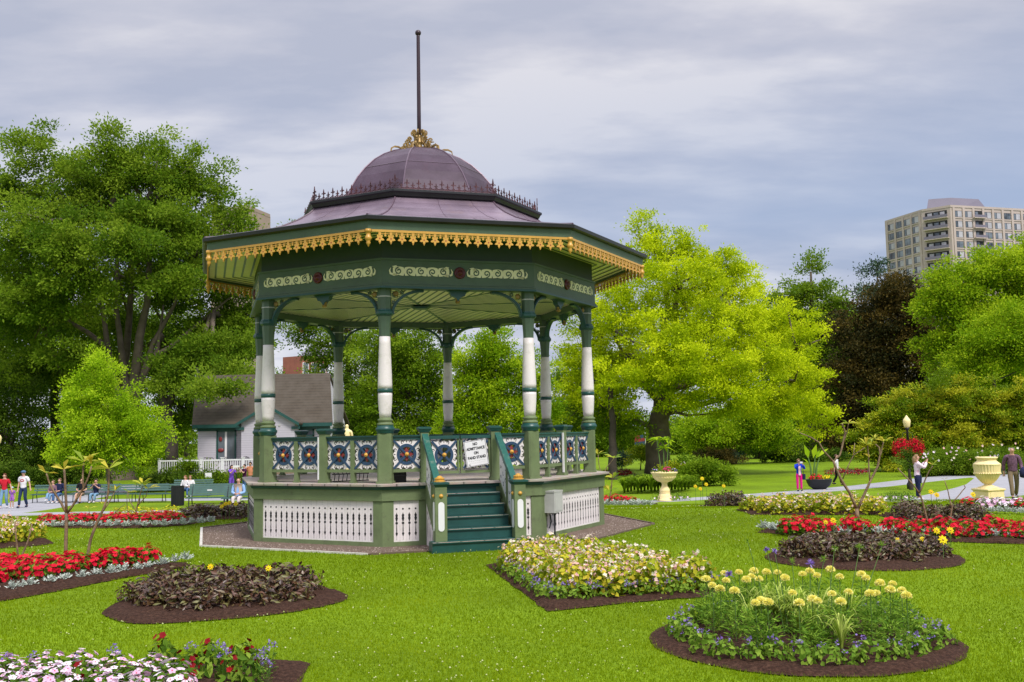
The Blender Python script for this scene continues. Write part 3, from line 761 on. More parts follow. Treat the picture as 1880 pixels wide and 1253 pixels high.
# pole and gilded scrollwork
m = MB(); m.lathe([(.046, 8.15), (.044, 9.0), (.039, 10.78), (.039, 10.80)], 14); m.build('flagpole', M['pole'], band, True)
m = MB(); m.ball((0, 0, 10.86), .068, 14, 10); m.build('pole_ball', M['pole'], band, True)
for j in range(8):
    m = MB(); m.M = corner(j) @ rotz(PI / 2 + PI)          # local +X points out along the rib
    def rib(pts, w): m.ribbon(pts, w, -.016, .016)
    rib([(.74, 8.045), (.72, 8.12), (.64, 8.165), (.55, 8.17), (.46, 8.15), (.40, 8.19)], [.012, .028, .034, .034, .03, .012])
    rib(spiral(.36, 8.235, .075, .018, 1.2, -PI / 2, 14, -1), [.03] * 15)
    rib([(.42, 8.16), (.30, 8.165), (.22, 8.22), (.20, 8.30), (.26, 8.36), (.33, 8.36)], [.03, .04, .045, .04, .03, .012])
    rib([(.33, 8.20), (.34, 8.29), (.37, 8.33)], [.03, .02, .006])
    rib(spiral(.245, 8.40, .05, .015, 1.1, 0, 10, 1), [.026] * 11)
    rib([(.20, 8.28), (.10, 8.36), (.10, 8.47), (.145, 8.54)], [.03, .04, .035, .02])
    rib(spiral(.125, 8.575, .058, .016, 1.25, -PI / 3, 12, 1), [.026] * 13)
    rib([(.22, 8.22), (.12, 8.20), (.06, 8.24)], [.04, .05, .05])
    m.build('gilded_scroll', M['goldm'], band)
m = MB(); m.M = corner(0); m.lathe([(.14, 8.17), (.08, 8.22), (.065, 8.30), (.085, 8.36), (.06, 8.44), (.055, 8.50), (.05, 8.52)], 8); m.build('finial_boss', M['goldm'], band)
# meter box on the skirt
m = MB(); m.M = face(1); hb1 = -1.16
m.box(hb1 - .19, hb1 + .17, -ab - .20, -ab + .02, .47, .86); m.box(hb1 - .20, hb1 + .18, -ab - .205, -ab + .02, .845, .875)
m.box(hb1 - .15, hb1 + .13, -ab - .206, -ab - .20, .50, .83)
mb_ = m.build('meter_box', M['boxgrey'], band)
m = MB(); m.M = face(1); m.box(hb1 + .02, hb1 + .16, -ab - .12, -ab - .02, .44, .47); m.tube([(hb1 + .12, -ab - .05, .46), (hb1 + .12, -ab - .05, -.02)], .016, 8); m.tube([(hb1 - .02, -ab - .03, .42), (hb1 - .01, -ab - .045, .30), (hb1 - .07, -ab - .03, .18)], .014, 6); m.build('conduit', M['dark'], mb_)

# sign hung on the gate
E5 = rotz(BROT)
sg = thing('notice_sign', 'white NO ADMITTANCE ON BAND STAND sign tied to the bandstand gate', 'sign')
sg.matrix_world = tr(BX, BY, 0) @ E5 @ F @ tr(.29, -ap - .085, 1.60) @ Matrix.Rotation(R(-8), 4, 'Y')
m = MB(); m.box(-.21, .21, -.004, .004, -.235, .235, 0)
for a in ((-.20, .20, .222, .228), (-.20, .20, -.228, -.222), (-.20, -.194, -.228, .228), (.194, .20, -.228, .228)): m.box(a[0], a[1], -.0055, -.004, a[2], a[3], 1)
m.build('sign_board', [M['wbright'], M['dark']], sg)
def text(body, parent, M4, size, mat, ext=.001, align='CENTER', bold=0.0):
    cu = bpy.data.curves.new('lettering', 'FONT'); cu.body = body; cu.size = size; cu.align_x = align; cu.align_y = 'CENTER'; cu.extrude = ext; cu.offset = bold
    tmp = bpy.data.objects.new('tmp_text', cu); col.objects.link(tmp); bpy.context.view_layer.update()
    me = bpy.data.meshes.new_from_object(tmp.evaluated_get(bpy.context.evaluated_depsgraph_get())); bpy.data.objects.remove(tmp); bpy.data.curves.remove(cu)
    me.materials.clear(); me.materials.append(mat)
    o = bpy.data.objects.new('lettering', me); col.objects.link(o); o.parent = parent; o.matrix_local = M4; return o
for i, tline in enumerate(('NO', 'ADMITTANCE', 'ON', 'BAND STAND')):
    text(tline, sg, tr(0, -.006, .168 - i * .082) @ Matrix.Diagonal((1, 1, 1.25, 1)) @ Matrix.Rotation(PI / 2, 4, 'X'), .055, M['dark'], bold=.0022)
m = MB()
for i in range(9): m.box(-.16 + i * .036, -.16 + i * .036 + .026, -.0052, -.004, -.135 - .006 * (i % 3), -.128 - .006 * (i % 3)); m.box(-.15 + i * .035, -.13 + i * .035, -.0052, -.004, -.175, -.170)
m.build('small_print', M['boxgrey'], sg)
m = MB(); m.tube([(.14, -.01, .20), (.145, -.02, .24), (.14, .05, .27)], .004, 5); m.tube([(-.17, -.01, -.19), (-.14, -.014, -.20), (-.12, .02, -.2)], .004, 5); m.build('cable_tie', M['dark'], sg)

# things stored on the deck
def band_pt(x, y, z, a=0): return tr(BX, BY, 0) @ E5 @ F @ tr(x, y, z) @ rotz(a)
cs = thing('equipment_case', 'low black equipment case on the bandstand deck', 'case'); cs.matrix_world = band_pt(-1.18, -2.95, 1.1)
m = MB(); m.box(-.22, .22, -.18, .18, 0, .19, 0); m.box(-.23, .23, -.185, .185, .12, .135, 1); m.build('case_body', [M['black'], M['dark']], cs)
m = MB(); m.tube([(-.08, -.19, .15), (-.07, -.22, .16), (.07, -.22, .16), (.08, -.19, .15)], .01, 6); m.build('handle', M['dark'], cs)
mc = thing('music_stand_rack', 'black wire rack lying on the bandstand deck', 'rack'); mc.matrix_world = band_pt(-1.85, -2.3, 1.1, .2)
m = MB()
for i in range(9): m.tube([(-.32 + i * .08, 0, .02), (-.30 + i * .08, 0, .15), (-.32 + i * .08, .1, .2)], .008, 5)
m.tube([(-.36, 0, .15), (.36, 0, .15)], .010, 6); m.tube([(-.36, 0, .02), (.36, 0, .02)], .010, 6); m.build('wire_frame', M['dark'], mc)
# ------------------------------------------------------------------ GROUND
rng = np.random.default_rng(7)
rnd = random.Random(11)
xs_ = np.concatenate([np.arange(-160, -30, 10), np.arange(-30, 31, 1.5), np.arange(40, 171, 10)])
ys_ = np.concatenate([np.arange(-10, 24, 2), np.arange(24, 56, .75), np.arange(56, 120, 4), np.arange(130, 420, 30), [600, 900]])
V = np.array([(x, y, gz(x, y)) for y in ys_ for x in xs_]); nx = len(xs_)
F_ = np.array([(j * nx + i, j * nx + i + 1, (j + 1) * nx + i + 1, (j + 1) * nx + i) for j in range(len(ys_) - 1) for i in range(nx - 1)])
struct('lawn', npmesh('lawn', V, F_, M['lawn'], smooth=True))

def inpoly(X, Y, poly):
    ins = np.zeros(len(X), bool); n = len(poly)
    for i in range(n):
        x0, y0 = poly[i]; x1, y1 = poly[(i + 1) % n]
        c = ((y0 > Y) != (y1 > Y)) & (X < (x1 - x0) * (Y - y0) / ((y1 - y0) or 1e-9) + x0)
        ins ^= c
    return ins
def smooth_poly(poly, it=2, keep=0.22):
    for _ in range(it):
        q = []
        for i in range(len(poly)):
            a, b = poly[i], poly[(i + 1) % len(poly)]
            q.append((a[0] * (1 - keep) + b[0] * keep, a[1] * (1 - keep) + b[1] * keep)); q.append((a[0] * keep + b[0] * (1 - keep), a[1] * keep + b[1] * (1 - keep)))
        poly = q
    return poly
BEDS = []
def resample(poly, step):
    out = []
    for i in range(len(poly)):
        a, b = poly[i], poly[(i + 1) % len(poly)]; n = max(1, int(math.hypot(b[0] - a[0], b[1] - a[1]) / step))
        out += [(a[0] + (b[0] - a[0]) * k / n, a[1] + (b[1] - a[1]) * k / n) for k in range(n)]
    return out
def soil(poly, name='flower_bed', mat=None, mound=0.10, step=0.12, clods=True):
    """soil sheet: concentric rings from the outline to the middle, mounded, with clods"""
    poly = resample(poly, step); n = len(poly)
    cx = sum(p[0] for p in poly) / n; cy = sum(p[1] for p in poly) / n
    rings = [1.0, .985, .96, .9, .82, .72, .6, .46, .3, .15]
    vs = []; fs = []
    for q, s in enumerate(rings):
        h = (-.05, -.02, .02)[q] if q < 3 else mound * (1 - s) ** .5 + .02
        for x, y in poly:
            X = cx + (x - cx) * s; Y = cy + (y - cy) * s
            if q == 0: X = cx + (x - cx) * 1.004; Y = cy + (y - cy) * 1.004; h = .006
            elif q == 1: h = .008
            vs.append((X + (rnd.uniform(-.018, .018) if q < 2 else 0), Y + (rnd.uniform(-.018, .018) if q < 2 else 0), gz(X, Y) + .006 + h + (rnd.uniform(-.014, .024) if q > 1 else 0)))
    for q in range(len(rings) - 1):
        for i in range(n): fs.append((q * n + i, q * n + (i + 1) % n, (q + 1) * n + (i + 1) % n, (q + 1) * n + i))
    vs.append((cx, cy, gz(cx, cy) + mound + .03)); o = (len(rings) - 1) * n
    for i in range(n): fs.append((o + i, o + (i + 1) % n, len(vs) - 1))
    b = MB(); b.v = vs; b.f = fs; b.mi = [0] * len(fs)
    ob = struct(name, b.mesh(name, mat or M['soil'], True))
    BEDS.append([(cx + (x - cx) * .985, cy + (y - cy) * .985) for x, y in poly])
    return ob
P2 = lambda l: [tuple(at(u, v))[:2] for u, v in l]

# gravel ring round the bandstand and its edging
oct_ = [(BX + 4.86 * math.cos(BROT - PI / 2 + k * PI / 4), BY + 4.86 * math.sin(BROT - PI / 2 + k * PI / 4)) for k in range(8)]
m = MB(); vs = [(BX, BY, .01)] + [(x, y, gz(x, y) + .012) for x, y in oct_]
m.add(vs, [(0, i + 1, (i + 1) % 8 + 1) for i in range(8)]); struct('gravel_ring', m.mesh('gravel_ring', M['gravel']))
BEDS.append([(BX + (x - BX) * 1.01, BY + (y - BY) * 1.01) for x, y in oct_])
m = MB(); m2_ = MB()
for k in range(8):
    if k < 6: m, m2_ = (m2_, m) if k == 0 else (m, m2_)
    elif k == 6: m, m2_ = m2_, m
    a, b = Vector((*oct_[k], 0)), Vector((*oct_[(k + 1) % 8], 0)); d = (b - a).normalized(); n_ = Vector((d.y, -d.x, 0))
    L_ = (b - a).length
    m.M = Matrix.Translation(a) @ Matrix(((d.x, n_.x, 0, 0), (d.y, n_.y, 0, 0), (0, 0, 1, 0), (0, 0, 0, 1)))
    if k != 0: m.box(.02, L_ - .02, -.005, .045, -.05, .03)
    else: m.box(.02, L_ * .26, -.005, .045, -.05, .03); m.box(L_ * .74, L_ - .02, -.005, .045, -.05, .03)
struct('stone_edging', m.mesh('stone_edging', M['kerb'])); struct('timber_edging', m2_.mesh('timber_edging', paint('brown_timber', (.12, .085, .06), .9)))
# loose stones on the gravel
N_ = 6000; a = rng.uniform(0, 2 * PI, N_); r_ = rng.uniform(3.9, 4.8, N_); X = BX + r_ * np.cos(a); Y = BY + r_ * np.sin(a)
ok = inpoly(X, Y, oct_) & (Y < 24); X, Y = X[ok], Y[ok]; s = rng.uniform(.006, .016, len(X)); th = rng.uniform(0, 6.28, len(X))
V = np.zeros((len(X), 5, 3))
for i, (dx, dy, dz) in enumerate(((1, 0, 0), (0, 1, 0), (-1, 0, 0), (0, -1, 0), (.1, .1, 1))):
    V[:, i, 0] = X + (dx * np.cos(th) - dy * np.sin(th)) * s; V[:, i, 1] = Y + (dx * np.sin(th) + dy * np.cos(th)) * s; V[:, i, 2] = .011 + dz * s * .9
F_ = (np.arange(len(X))[:, None, None] * 5 + np.array([[0, 1, 4], [1, 2, 4], [2, 3, 4], [3, 0, 4]])[None]).reshape(-1, 3)
M['pebble'] = leafmat('gravel_stones', (.09, .065, .055), (.21, .155, .13), (.38, .31, .27), trans=0.0, rough=.9, spec=.2)
struct('gravel', npmesh('gravel', V.reshape(-1, 3), F_, M['pebble'], np.repeat(rng.random(len(X)), 4)), 'stuff')

# beds (outlines on the ground)
bedB1 = P2([(-330, 1185), (0, 1106), (110, 1086), (210, 1066), (300, 1050), (350, 1040), (340, 1034), (270, 1034), (140, 1044), (0, 1056), (-330, 1110)])
bedB3 = smooth_poly(P2([(180, 1127), (215, 1143), (262, 1149), (400, 1140), (520, 1129), (600, 1114), (644, 1100), (622, 1086), (560, 1076), (430, 1066), (300, 1080), (235, 1098)]), 2)
bedB4 = P2([(568, 1221), (548, 1216), (505, 1216), (480, 1228), (300, 1228), (0, 1228), (-300, 1228), (-300, 1330), (0, 1330), (300, 1330), (500, 1330), (545, 1275)])
bedB5 = P2([(893, 1039), (1005, 1124), (1080, 1117), (1150, 1108), (1230, 1102), (1312, 1097), (1320, 1080), (1230, 1050), (1150, 1030), (1060, 1018), (950, 1026)])
bedB6 = [(2.65 + 1.40 * math.cos(a), 9.47 + 1.40 * math.sin(a)) for a in np.linspace(0, 2 * PI, 40, endpoint=False)]
bedB7 = [(5.18 + 1.42 * math.cos(a), 15.12 + 1.38 * math.sin(a)) for a in np.linspace(0, 2 * PI, 40, endpoint=False)]
bedB8 = P2([(1392, 979), (1500, 987), (1700, 995), (1900, 1001), (2150, 1008), (2150, 992), (1900, 984), (1700, 979), (1500, 972), (1405, 971)])
bedB2 = P2([(70, 966), (120, 971), (250, 971), (330, 966), (395, 958), (380, 953), (250, 957), (120, 957), (72, 958)])
bedB14 = P2([(-120, 985), (0, 1008), (70, 1003), (100, 999), (80, 990), (0, 975), (-120, 972)])
for pl in (bedB1, bedB3, bedB4, bedB5, bedB6, bedB7, bedB8, bedB2, bedB14): soil(pl, mound=.05)
def strip(u0, u1, v, wv=0.5, off=0):             # far bed: a long strip at the depth seen at row v
    pts = [at(u0 + (u1 - u0) * i / 6, v + off * i / 6) for i in range(7)]
    a = [(p.x, p.y - wv) for p in pts]; b = [(p.x, p.y + wv) for p in pts][::-1]
    return a + b
fb = dict(B13=strip(1085, 1205, 926, .6), B10=strip(1365, 1620, 941, .8), B11=strip(1285, 1395, 931, .7), B9=strip(1635, 1805, 953, .8), B12=strip(1775, 1930, 934, .6),
          B16=strip(345, 455, 950, .7), B15=strip(205, 360, 948, .4))
for pl in fb.values(): soil(pl, mound=.04, step=.3)
def quad_strip(pts, wd, name, mat, z=.007):
    m = MB(); n = len(pts); ws = wd if isinstance(wd, list) else [wd] * n; fine = []
    for i in range(n - 1):
        k_ = max(1, int(math.hypot(pts[i + 1][0] - pts[i][0], pts[i + 1][1] - pts[i][1]) / .7))
        for q in range(k_):
            t = q / k_; fine.append((pts[i][0] * (1 - t) + pts[i + 1][0] * t, pts[i][1] * (1 - t) + pts[i + 1][1] * t, ws[i] * (1 - t) + ws[i + 1] * t))
    fine.append((*pts[-1], ws[-1])); vs = []; fs = []
    for i, (x, y, w_) in enumerate(fine):
        a, b = fine[max(0, i - 1)], fine[min(len(fine) - 1, i + 1)]; dx, dy = b[0] - a[0], b[1] - a[1]; l = math.hypot(dx, dy) or 1; nx_, ny_ = -dy / l, dx / l
        for q in range(9):
            t = (q / 8 - .5) * w_; X, Y = x + nx_ * t, y + ny_ * t; vs.append((X, Y, gz(X, Y) + (z if 0 < q < 8 else -.004)))
        if i:
            for q in range(8): o = (i - 1) * 9 + q; fs.append((o, o + 1, o + 10, o + 9))
    m.add(vs, fs); return struct(name, m.mesh(name, mat, True))
# paths
quad_strip([(5.5, 41.5), (9, 45.5), (13, 49), (19, 54), (26, 61), (34, 68), (60, 84)], [2.2, 2.2, 2.2, 2.2, 2.6, 3.2, 3.2], 'garden_path', M['path'])
quad_strip([(12.2, 33.5), (15.5, 37.5), (19, 42), (22.5, 47.5), (26, 53), (29, 59), (31, 66)], [2.6, 3.2, 4.2, 4.6, 4.4, 4.0, 4.0], 'garden_path', M['path'], .010)
quad_strip([(-3, 38), (.5, 40.0), (5.5, 41.7)], 2.2, 'garden_path', M['path'], .012)
quad_strip([(-34, 37), (-24, 38.5), (-19, 40), (-14.5, 41.0), (-10, 40.5), (-6, 39), (-2.5, 38)], [5, 5, 4.6, 3.2, 3.2, 3, 2.4], 'garden_path', M['path'], .010)
quad_strip([(-23.5, 40), (-24, 48), (-25, 55), (-26, 70)], [7, 5, 4, 3.5], 'garden_path', M['path'], .013)
quad_strip([(-25, 54), (-18, 53.4), (-12, 52.6), (-5, 50)], 2.2, 'garden_path', M['path'], .016)

# mown grass: blades in the near lawn
def blades():
    n = 560000
    y = 6.6 + (36.0 - 6.6) * rng.random(n) ** 2.1
    half_ = y * .60 + .6; x = (rng.random(n) * 2 - 1) * half_
    keep = np.ones(n, bool)
    xj = x + rng.normal(0, .022, n); yj = y + rng.normal(0, .022, n)
    for b in BEDS: keep &= ~inpoly(xj, yj, b)
    fm = np.array([(BX, BY)])
    x, y = x[keep], y[keep]; n = len(x)
    patch = .5 + .5 * np.sin(x * 1.7 + np.sin(y * 1.3) * 2) * np.sin(y * 2.1 + np.sin(x * .9) * 2)
    h = rng.uniform(.014, .032, n) * (.8 + .4 * patch) * (1 + (y - 7) * .012); a = rng.uniform(0, 2 * PI, n); w_ = rng.uniform(.0022, .0042, n) * (1 + (y - 7) * .11)
    lean = rng.uniform(0, .018, n); b = rng.uniform(0, 2 * PI, n)
    V = np.zeros((n, 3, 3)); z0 = gza(y) + .001
    V[:, 0] = np.stack([x - np.cos(a) * w_, y - np.sin(a) * w_, z0], 1); V[:, 1] = np.stack([x + np.cos(a) * w_, y + np.sin(a) * w_, z0], 1)
    V[:, 2] = np.stack([x + np.cos(b) * lean, y + np.sin(b) * lean, z0 + h], 1)
    F_ = np.arange(n * 3).reshape(n, 3)
    big = np.sin(x * .55 + 1.3 * np.sin(y * .4)) * np.sin(y * .47 + x * .21 + 1) + .5 * np.sin(x * 1.3 - y * .8)
    t = np.clip(.20 * rng.random(n) + .36 * patch + .10 * rng.standard_normal(n) + .19 + .11 * big, 0, 1)
    return V.reshape(-1, 3), F_, t
M['blade'] = leafmat('grass_blade', (.130, .203, .002), (.200, .300, .004), (.33, .425, .014), trans=.4, rough=.7, spec=.04)
V, F_, t_ = blades(); struct('grass', npmesh('grass', V, F_, M['blade'], t_), 'stuff')
# clover heads dotted through the lawn
n = 6500; y = 7 + 24 * rng.random(n) ** 1.3; x = (rng.random(n) * 2 - 1) * (y * .56)
cl = np.sin(x * 1.1 + 2) * np.sin(y * .9) + rng.normal(0, .5, n); keep = cl > .35
for b in BEDS: keep &= ~inpoly(x, y, b)
x, y = x[keep], y[keep]; n = len(x); s = rng.uniform(.005, .011, n) * (1 + (y - 7) * .05)
V = np.zeros((n, 6, 3))
for i, (dx, dy, dz) in enumerate(((1, 0, 0), (0, 1, 0), (-1, 0, 0), (0, -1, 0), (0, 0, 1), (0, 0, -1))):
    V[:, i, 0] = x + dx * s; V[:, i, 1] = y + dy * s; V[:, i, 2] = .034 + dz * s * .8 + np.array([gz(a, b) for a, b in zip(x, y)])
F_ = (np.arange(n)[:, None, None] * 6 + np.array([[0, 1, 4], [1, 2, 4], [2, 3, 4], [3, 0, 4], [1, 0, 5], [2, 1, 5], [3, 2, 5], [0, 3, 5]])[None]).reshape(-1, 3)
M['clover'] = leafmat('clover_white', (.36, .42, .12), (.58, .60, .30), trans=.1)
struct('clover', npmesh('clover', V.reshape(-1, 3), F_, M['clover'], np.repeat(rng.random(n), 8)), 'stuff')
# ------------------------------------------------------------------ PLANTS
def unit(a): return a / np.maximum(np.linalg.norm(a, axis=1, keepdims=True), 1e-9)
def leafgeo(P, D, Nn, Ln, Wd, droop=0.15, fold=0.12, mid=.45):
    """kite leaves with a midrib; P base, D direction, Nn rough normal"""
    n = len(P); D = unit(D); S = unit(np.cross(D, Nn)); U = unit(np.cross(S, D))
    Ln = np.asarray(Ln).reshape(-1, 1) * np.ones((n, 1)); Wd = np.asarray(Wd).reshape(-1, 1) * np.ones((n, 1))
    m_ = P + D * Ln * mid + U * (-fold * Wd)
    V = np.stack([P, m_ + S * Wd / 2 + U * Wd * fold * 2, P + D * Ln - U * Ln * droop, m_ - S * Wd / 2 + U * Wd * fold * 2, m_], 1)
    F_ = (np.arange(n)[:, None, None] * 5 + np.array([[0, 4, 1], [1, 4, 2], [2, 4, 3], [3, 4, 0]])[None]).reshape(-1, 3)
    return V.reshape(-1, 3), F_
class NP:
    def __init__(s): s.V = []; s.F = []; s.T = []; s.n = 0
    def add(s, V, F_, T):
        s.V.append(V); s.F.append(F_ + s.n); s.n += len(V); k = len(F_) // len(T); s.T.append(np.repeat(T, k))
    def mesh(s, name, mat, smooth=False): return npmesh(name, np.concatenate(s.V), np.concatenate(s.F), mat, np.concatenate(s.T), smooth)
def domepts(n, r, h, z0=0., rg=rng, low=.0):
    a = rg.uniform(0, 2 * PI, n); c = rg.uniform(low, 1, n); s = np.sqrt(1 - c * c); q = rg.uniform(.75, 1.0, n)
    P = np.stack([r * s * np.cos(a) * q, r * s * np.sin(a) * q, z0 + h * c * q], 1); Nn = unit(np.stack([s * np.cos(a) / r, s * np.sin(a) / r, c / h], 1))
    return P, Nn
def tang(Nn, rg=rng):
    d = rg.standard_normal(Nn.shape); return unit(d - Nn * np.sum(d * Nn, 1, keepdims=True))
def blossoms(npb, P, Nn, size, petals=5, w=.8, T=None, cup=.3, rg=rng):
    n = len(P); t1 = tang(Nn, rg); t2 = np.cross(Nn, t1); T = rg.random(n) if T is None else T
    for k in range(petals):
        a = 2 * PI * k / petals; d = t1 * math.cos(a) + t2 * math.sin(a)
        V, F_ = leafgeo(P, d + Nn * cup, Nn, size, np.asarray(size) * w, droop=.08, fold=.05, mid=.6); npb.add(V, F_, T)
M['f_green'] = leafmat('bedding_leaf_green', (.055, .125, .010), (.13, .25, .020), (.26, .38, .045))
M['f_red'] = leafmat('scarlet_petal', (.40, .003, .018), (.60, .005, .028), (.76, .018, .045), trans=.25, rough=.55)
M['f_silver'] = leafmat('silver_leaf', (.30, .36, .30), (.48, .53, .47), (.66, .70, .64), trans=.1, rough=.8, spec=.1)
M['f_dahlia'] = leafmat('bronze_leaf', (.045, .022, .014), (.12, .050, .028), (.150, .145, .04), trans=.12, rough=.38, spec=.5)
M['f_yellow'] = leafmat('yellow_petal', (.75, .55, .01), (.85, .70, .02), trans=.25)
M['f_begleaf'] = leafmat('begonia_leaf', (.19, .27, .015), (.42, .47, .025), (.68, .55, .05), trans=.35)
M['f_pink'] = leafmat('pale_pink_petal', (.75, .38, .38), (.82, .60, .52), (.85, .80, .66), trans=.25)
M['f_white'] = leafmat('white_pink_petal', (.70, .42, .58), (.80, .62, .74), (.85, .78, .84), trans=.2)
M['f_purple'] = leafmat('ageratum_purple', (.14, .07, .34), (.25, .15, .50), (.40, .30, .66), trans=.15)
M['f_marileaf'] = leafmat('feathery_leaf', (.08, .18, .015), (.16, .30, .025), (.27, .42, .045), trans=.3)
M['f_mari'] = leafmat('marigold_lemon', (.88, .76, .10), (.93, .87, .24), (.95, .92, .42), trans=.2, rough=.8, spec=.1)
M['f_grassy'] = leafmat('daylily_leaf', (.17, .27, .02), (.34, .47, .05), (.58, .66, .16), trans=.35)
M['f_darkred'] = leafmat('dark_red_petal', (.16, .005, .008), (.32, .01, .015), trans=.15)
M['f_coleus'] = leafmat('coleus_leaf', (.16, .05, .10), (.26, .06, .14), (.30, .12, .10), trans=.25)
M['f_plum'] = leafmat('plumeria_leaf', (.18, .28, .03), (.40, .47, .05), (.62, .52, .06), trans=.4, rough=.35)

GRP = {}
def proto(name, parts):
    """first part is the thing's own mesh, the rest are its children; kept out of the scene until placed"""
    return (name, parts)
def place(pr, x, y, rz, s, label, cat, group, z=None, sz=None):
    name, parts = pr
    o = bpy.data.objects.new(name, parts[0][1]); col.objects.link(o)
    o.location = (x, y, (gz(x, y) + .03) if z is None else z); o.rotation_euler = (0, 0, rz); o.scale = (s, s, sz or s)
    tag(o, label, cat, group)
    for nm, me in parts[1:]:
        c = bpy.data.objects.new(nm, me); col.objects.link(c); c.parent = o
    return o
def red_plant(seed, n=75, nf=52, r=.23, h=.30):
    g = np.random.default_rng(seed)
    a = NP(); P, Nn = domepts(n, r, h * .9, .02, g); D = Nn + tang(Nn, g) * .9 + [0, 0, .1]; V, F_ = leafgeo(P - unit(D) * .04, D, Nn, g.uniform(.06, .11, n), g.uniform(.03, .05, n)); a.add(V, F_, g.random(n))
    P, Nn = domepts(30, r * .5, h * .5, 0, g); V, F_ = leafgeo(P, Nn, tang(Nn, g), .1, .05); a.add(V, F_, g.random(30) * .4)
    b = NP(); P, Nn = domepts(nf, r * 1.05, h, .035, g, .12); blossoms(b, P, unit(Nn + [0, -.1, .25] + g.standard_normal(P.shape) * .25), g.uniform(.032, .052, nf), 5, .75, rg=g)
    return proto('red_bedding_plant', [('foliage', a.mesh('red_plant_foliage', M['f_green'])), ('blossoms', b.mesh('red_plant_blossoms', M['f_red']))])
def silver_plant(seed, n=22, r=.10, h=.18):
    g = np.random.default_rng(seed); a = NP()
    ang = g.uniform(0, 2 * PI, n); el = g.uniform(.35, 1.45, n); D = np.stack([np.cos(ang) * np.cos(el), np.sin(ang) * np.cos(el), np.sin(el)], 1)
    Ln = g.uniform(.09, .155, n); V, F_ = leafgeo(D * .01, D, tang(D, g), Ln, .022); a.add(V, F_, g.random(n))
    for q in (.45, .65, .85):                     # lobes along each leaf
        for sgn in (-1, 1):
            S = unit(np.cross(D, [0, 0, 1.0])) * sgn; V, F_ = leafgeo(D * Ln[:, None] * q, unit(D + S * 1.1), tang(D, g), Ln * .32, .020); a.add(V, F_, g.random(n))
    return proto('dusty_miller', [('foliage', a.mesh('silver_foliage', M['f_silver']))])
def dahlia_plant(seed, n=92, r=.27, h=.42):
    g = np.random.default_rng(seed); a = NP(); P, Nn = domepts(n, r, h, .03, g)
    for k in range(3):
        D = Nn * .55 + tang(Nn, g) * .95; Q = P * (1 - .12 * k) + g.standard_normal(P.shape) * .015
        V, F_ = leafgeo(Q, D, Nn + g.standard_normal(Nn.shape) * .45, g.uniform(.06, .125, n), g.uniform(.028, .055, n), droop=.25); a.add(V, F_, g.random(n))
    b = MB()
    for k in range(6):
        t = 2 * PI * k / 6 + seed; b.tube([(0, 0, 0), (.08 * math.cos(t), .08 * math.sin(t), .2), (.16 * math.cos(t), .16 * math.sin(t), .36)], .006, 4)
    return proto('bronze_dahlia', [('foliage', a.mesh('dahlia_foliage', M['f_dahlia'])), ('stem', b.mesh('dahlia_stem', M['barkd']))])
def begonia_plant(seed, n=85, nf=14, r=.20, h=.34, fl='f_pink'):
    g = np.random.default_rng(seed); a = NP(); P, Nn = domepts(n, r, h, .02, g)
    D = Nn * .7 + tang(Nn, g); V, F_ = leafgeo(P - unit(D) * .03, D, Nn + g.standard_normal(Nn.shape) * .3, g.uniform(.05, .085, n), g.uniform(.04, .065, n)); a.add(V, F_, g.random(n))
    P, Nn = domepts(40, r * .6, h * .7, 0, g); V, F_ = leafgeo(P, Nn, tang(Nn, g), .09, .055); a.add(V, F_, g.random(40) * .6)
    b = NP(); P, Nn = domepts(nf, r * 1.02, h * 1.05, .04, g, .15)
    P = np.repeat(P, 3, 0) + g.standard_normal((nf * 3, 3)) * .016; Nn = unit(np.repeat(Nn, 3, 0) + g.standard_normal((nf * 3, 3)) * .4)
    blossoms(b, P, Nn, g.uniform(.014, .026, nf * 3), 4, .9, rg=g)
    return proto('begonia', [('foliage', a.mesh('begonia_foliage', M['f_begleaf'])), ('blossoms', b.mesh('begonia_blossoms', M[fl]))])
def ageratum_plant(seed, n=70, nf=3, r=.14, h=.19, purple=True):
    g = np.random.default_rng(seed); a = NP(); P, Nn = domepts(n, r, h * .8, .02, g); D = Nn * .6 + tang(Nn, g)
    V, F_ = leafgeo(P - unit(D) * .03, D, Nn + g.standard_normal(Nn.shape) * .3, g.uniform(.04, .07, n), g.uniform(.028, .045, n)); a.add(V, F_, .35 + .65 * g.random(n))
    b = NP(); P, Nn = domepts(nf, r, h, .02, g, .35); P = np.repeat(P, 7, 0) + g.standard_normal((nf * 7, 3)) * .012
    blossoms(b, P, unit(g.standard_normal(P.shape) + [0, 0, .7]), .011, 4, .7, rg=g)
    return proto('ageratum', [('foliage', a.mesh('ageratum_foliage', M['f_green'])), ('blossoms', b.mesh('ageratum_blossoms', M['f_purple']))])
def impatiens_plant(seed, n=70, nf=26, r=.24, h=.30, size=.034):
    g = np.random.default_rng(seed); a = NP(); P, Nn = domepts(n, r, h * .9, .02, g); D = Nn * .6 + tang(Nn, g)
    V, F_ = leafgeo(P - unit(D) * .03, D, Nn + g.standard_normal(Nn.shape) * .3, g.uniform(.06, .11, n), g.uniform(.03, .05, n)); a.add(V, F_, g.random(n) * .7)
    b = NP(); P, Nn = domepts(nf, r * 1.03, h * 1.02, .04, g, .15); blossoms(b, P, unit(Nn + [0, -.15, .3] + g.standard_normal(P.shape) * .2), g.uniform(size * .8, size * 1.15, nf), 5, .85, cup=.05, rg=g)
    c = NP(); V = P + unit(Nn + [0, 0, .3]) * .006; blossoms(c, V, Nn, .007, 4, .9, rg=g)
    return proto('impatiens', [('foliage', a.mesh('impatiens_foliage', M['f_green'])), ('blossoms', b.mesh('impatiens_blossoms', M['f_white'])), ('flower_eye', c.mesh('impatiens_eye', M['f_red']))])
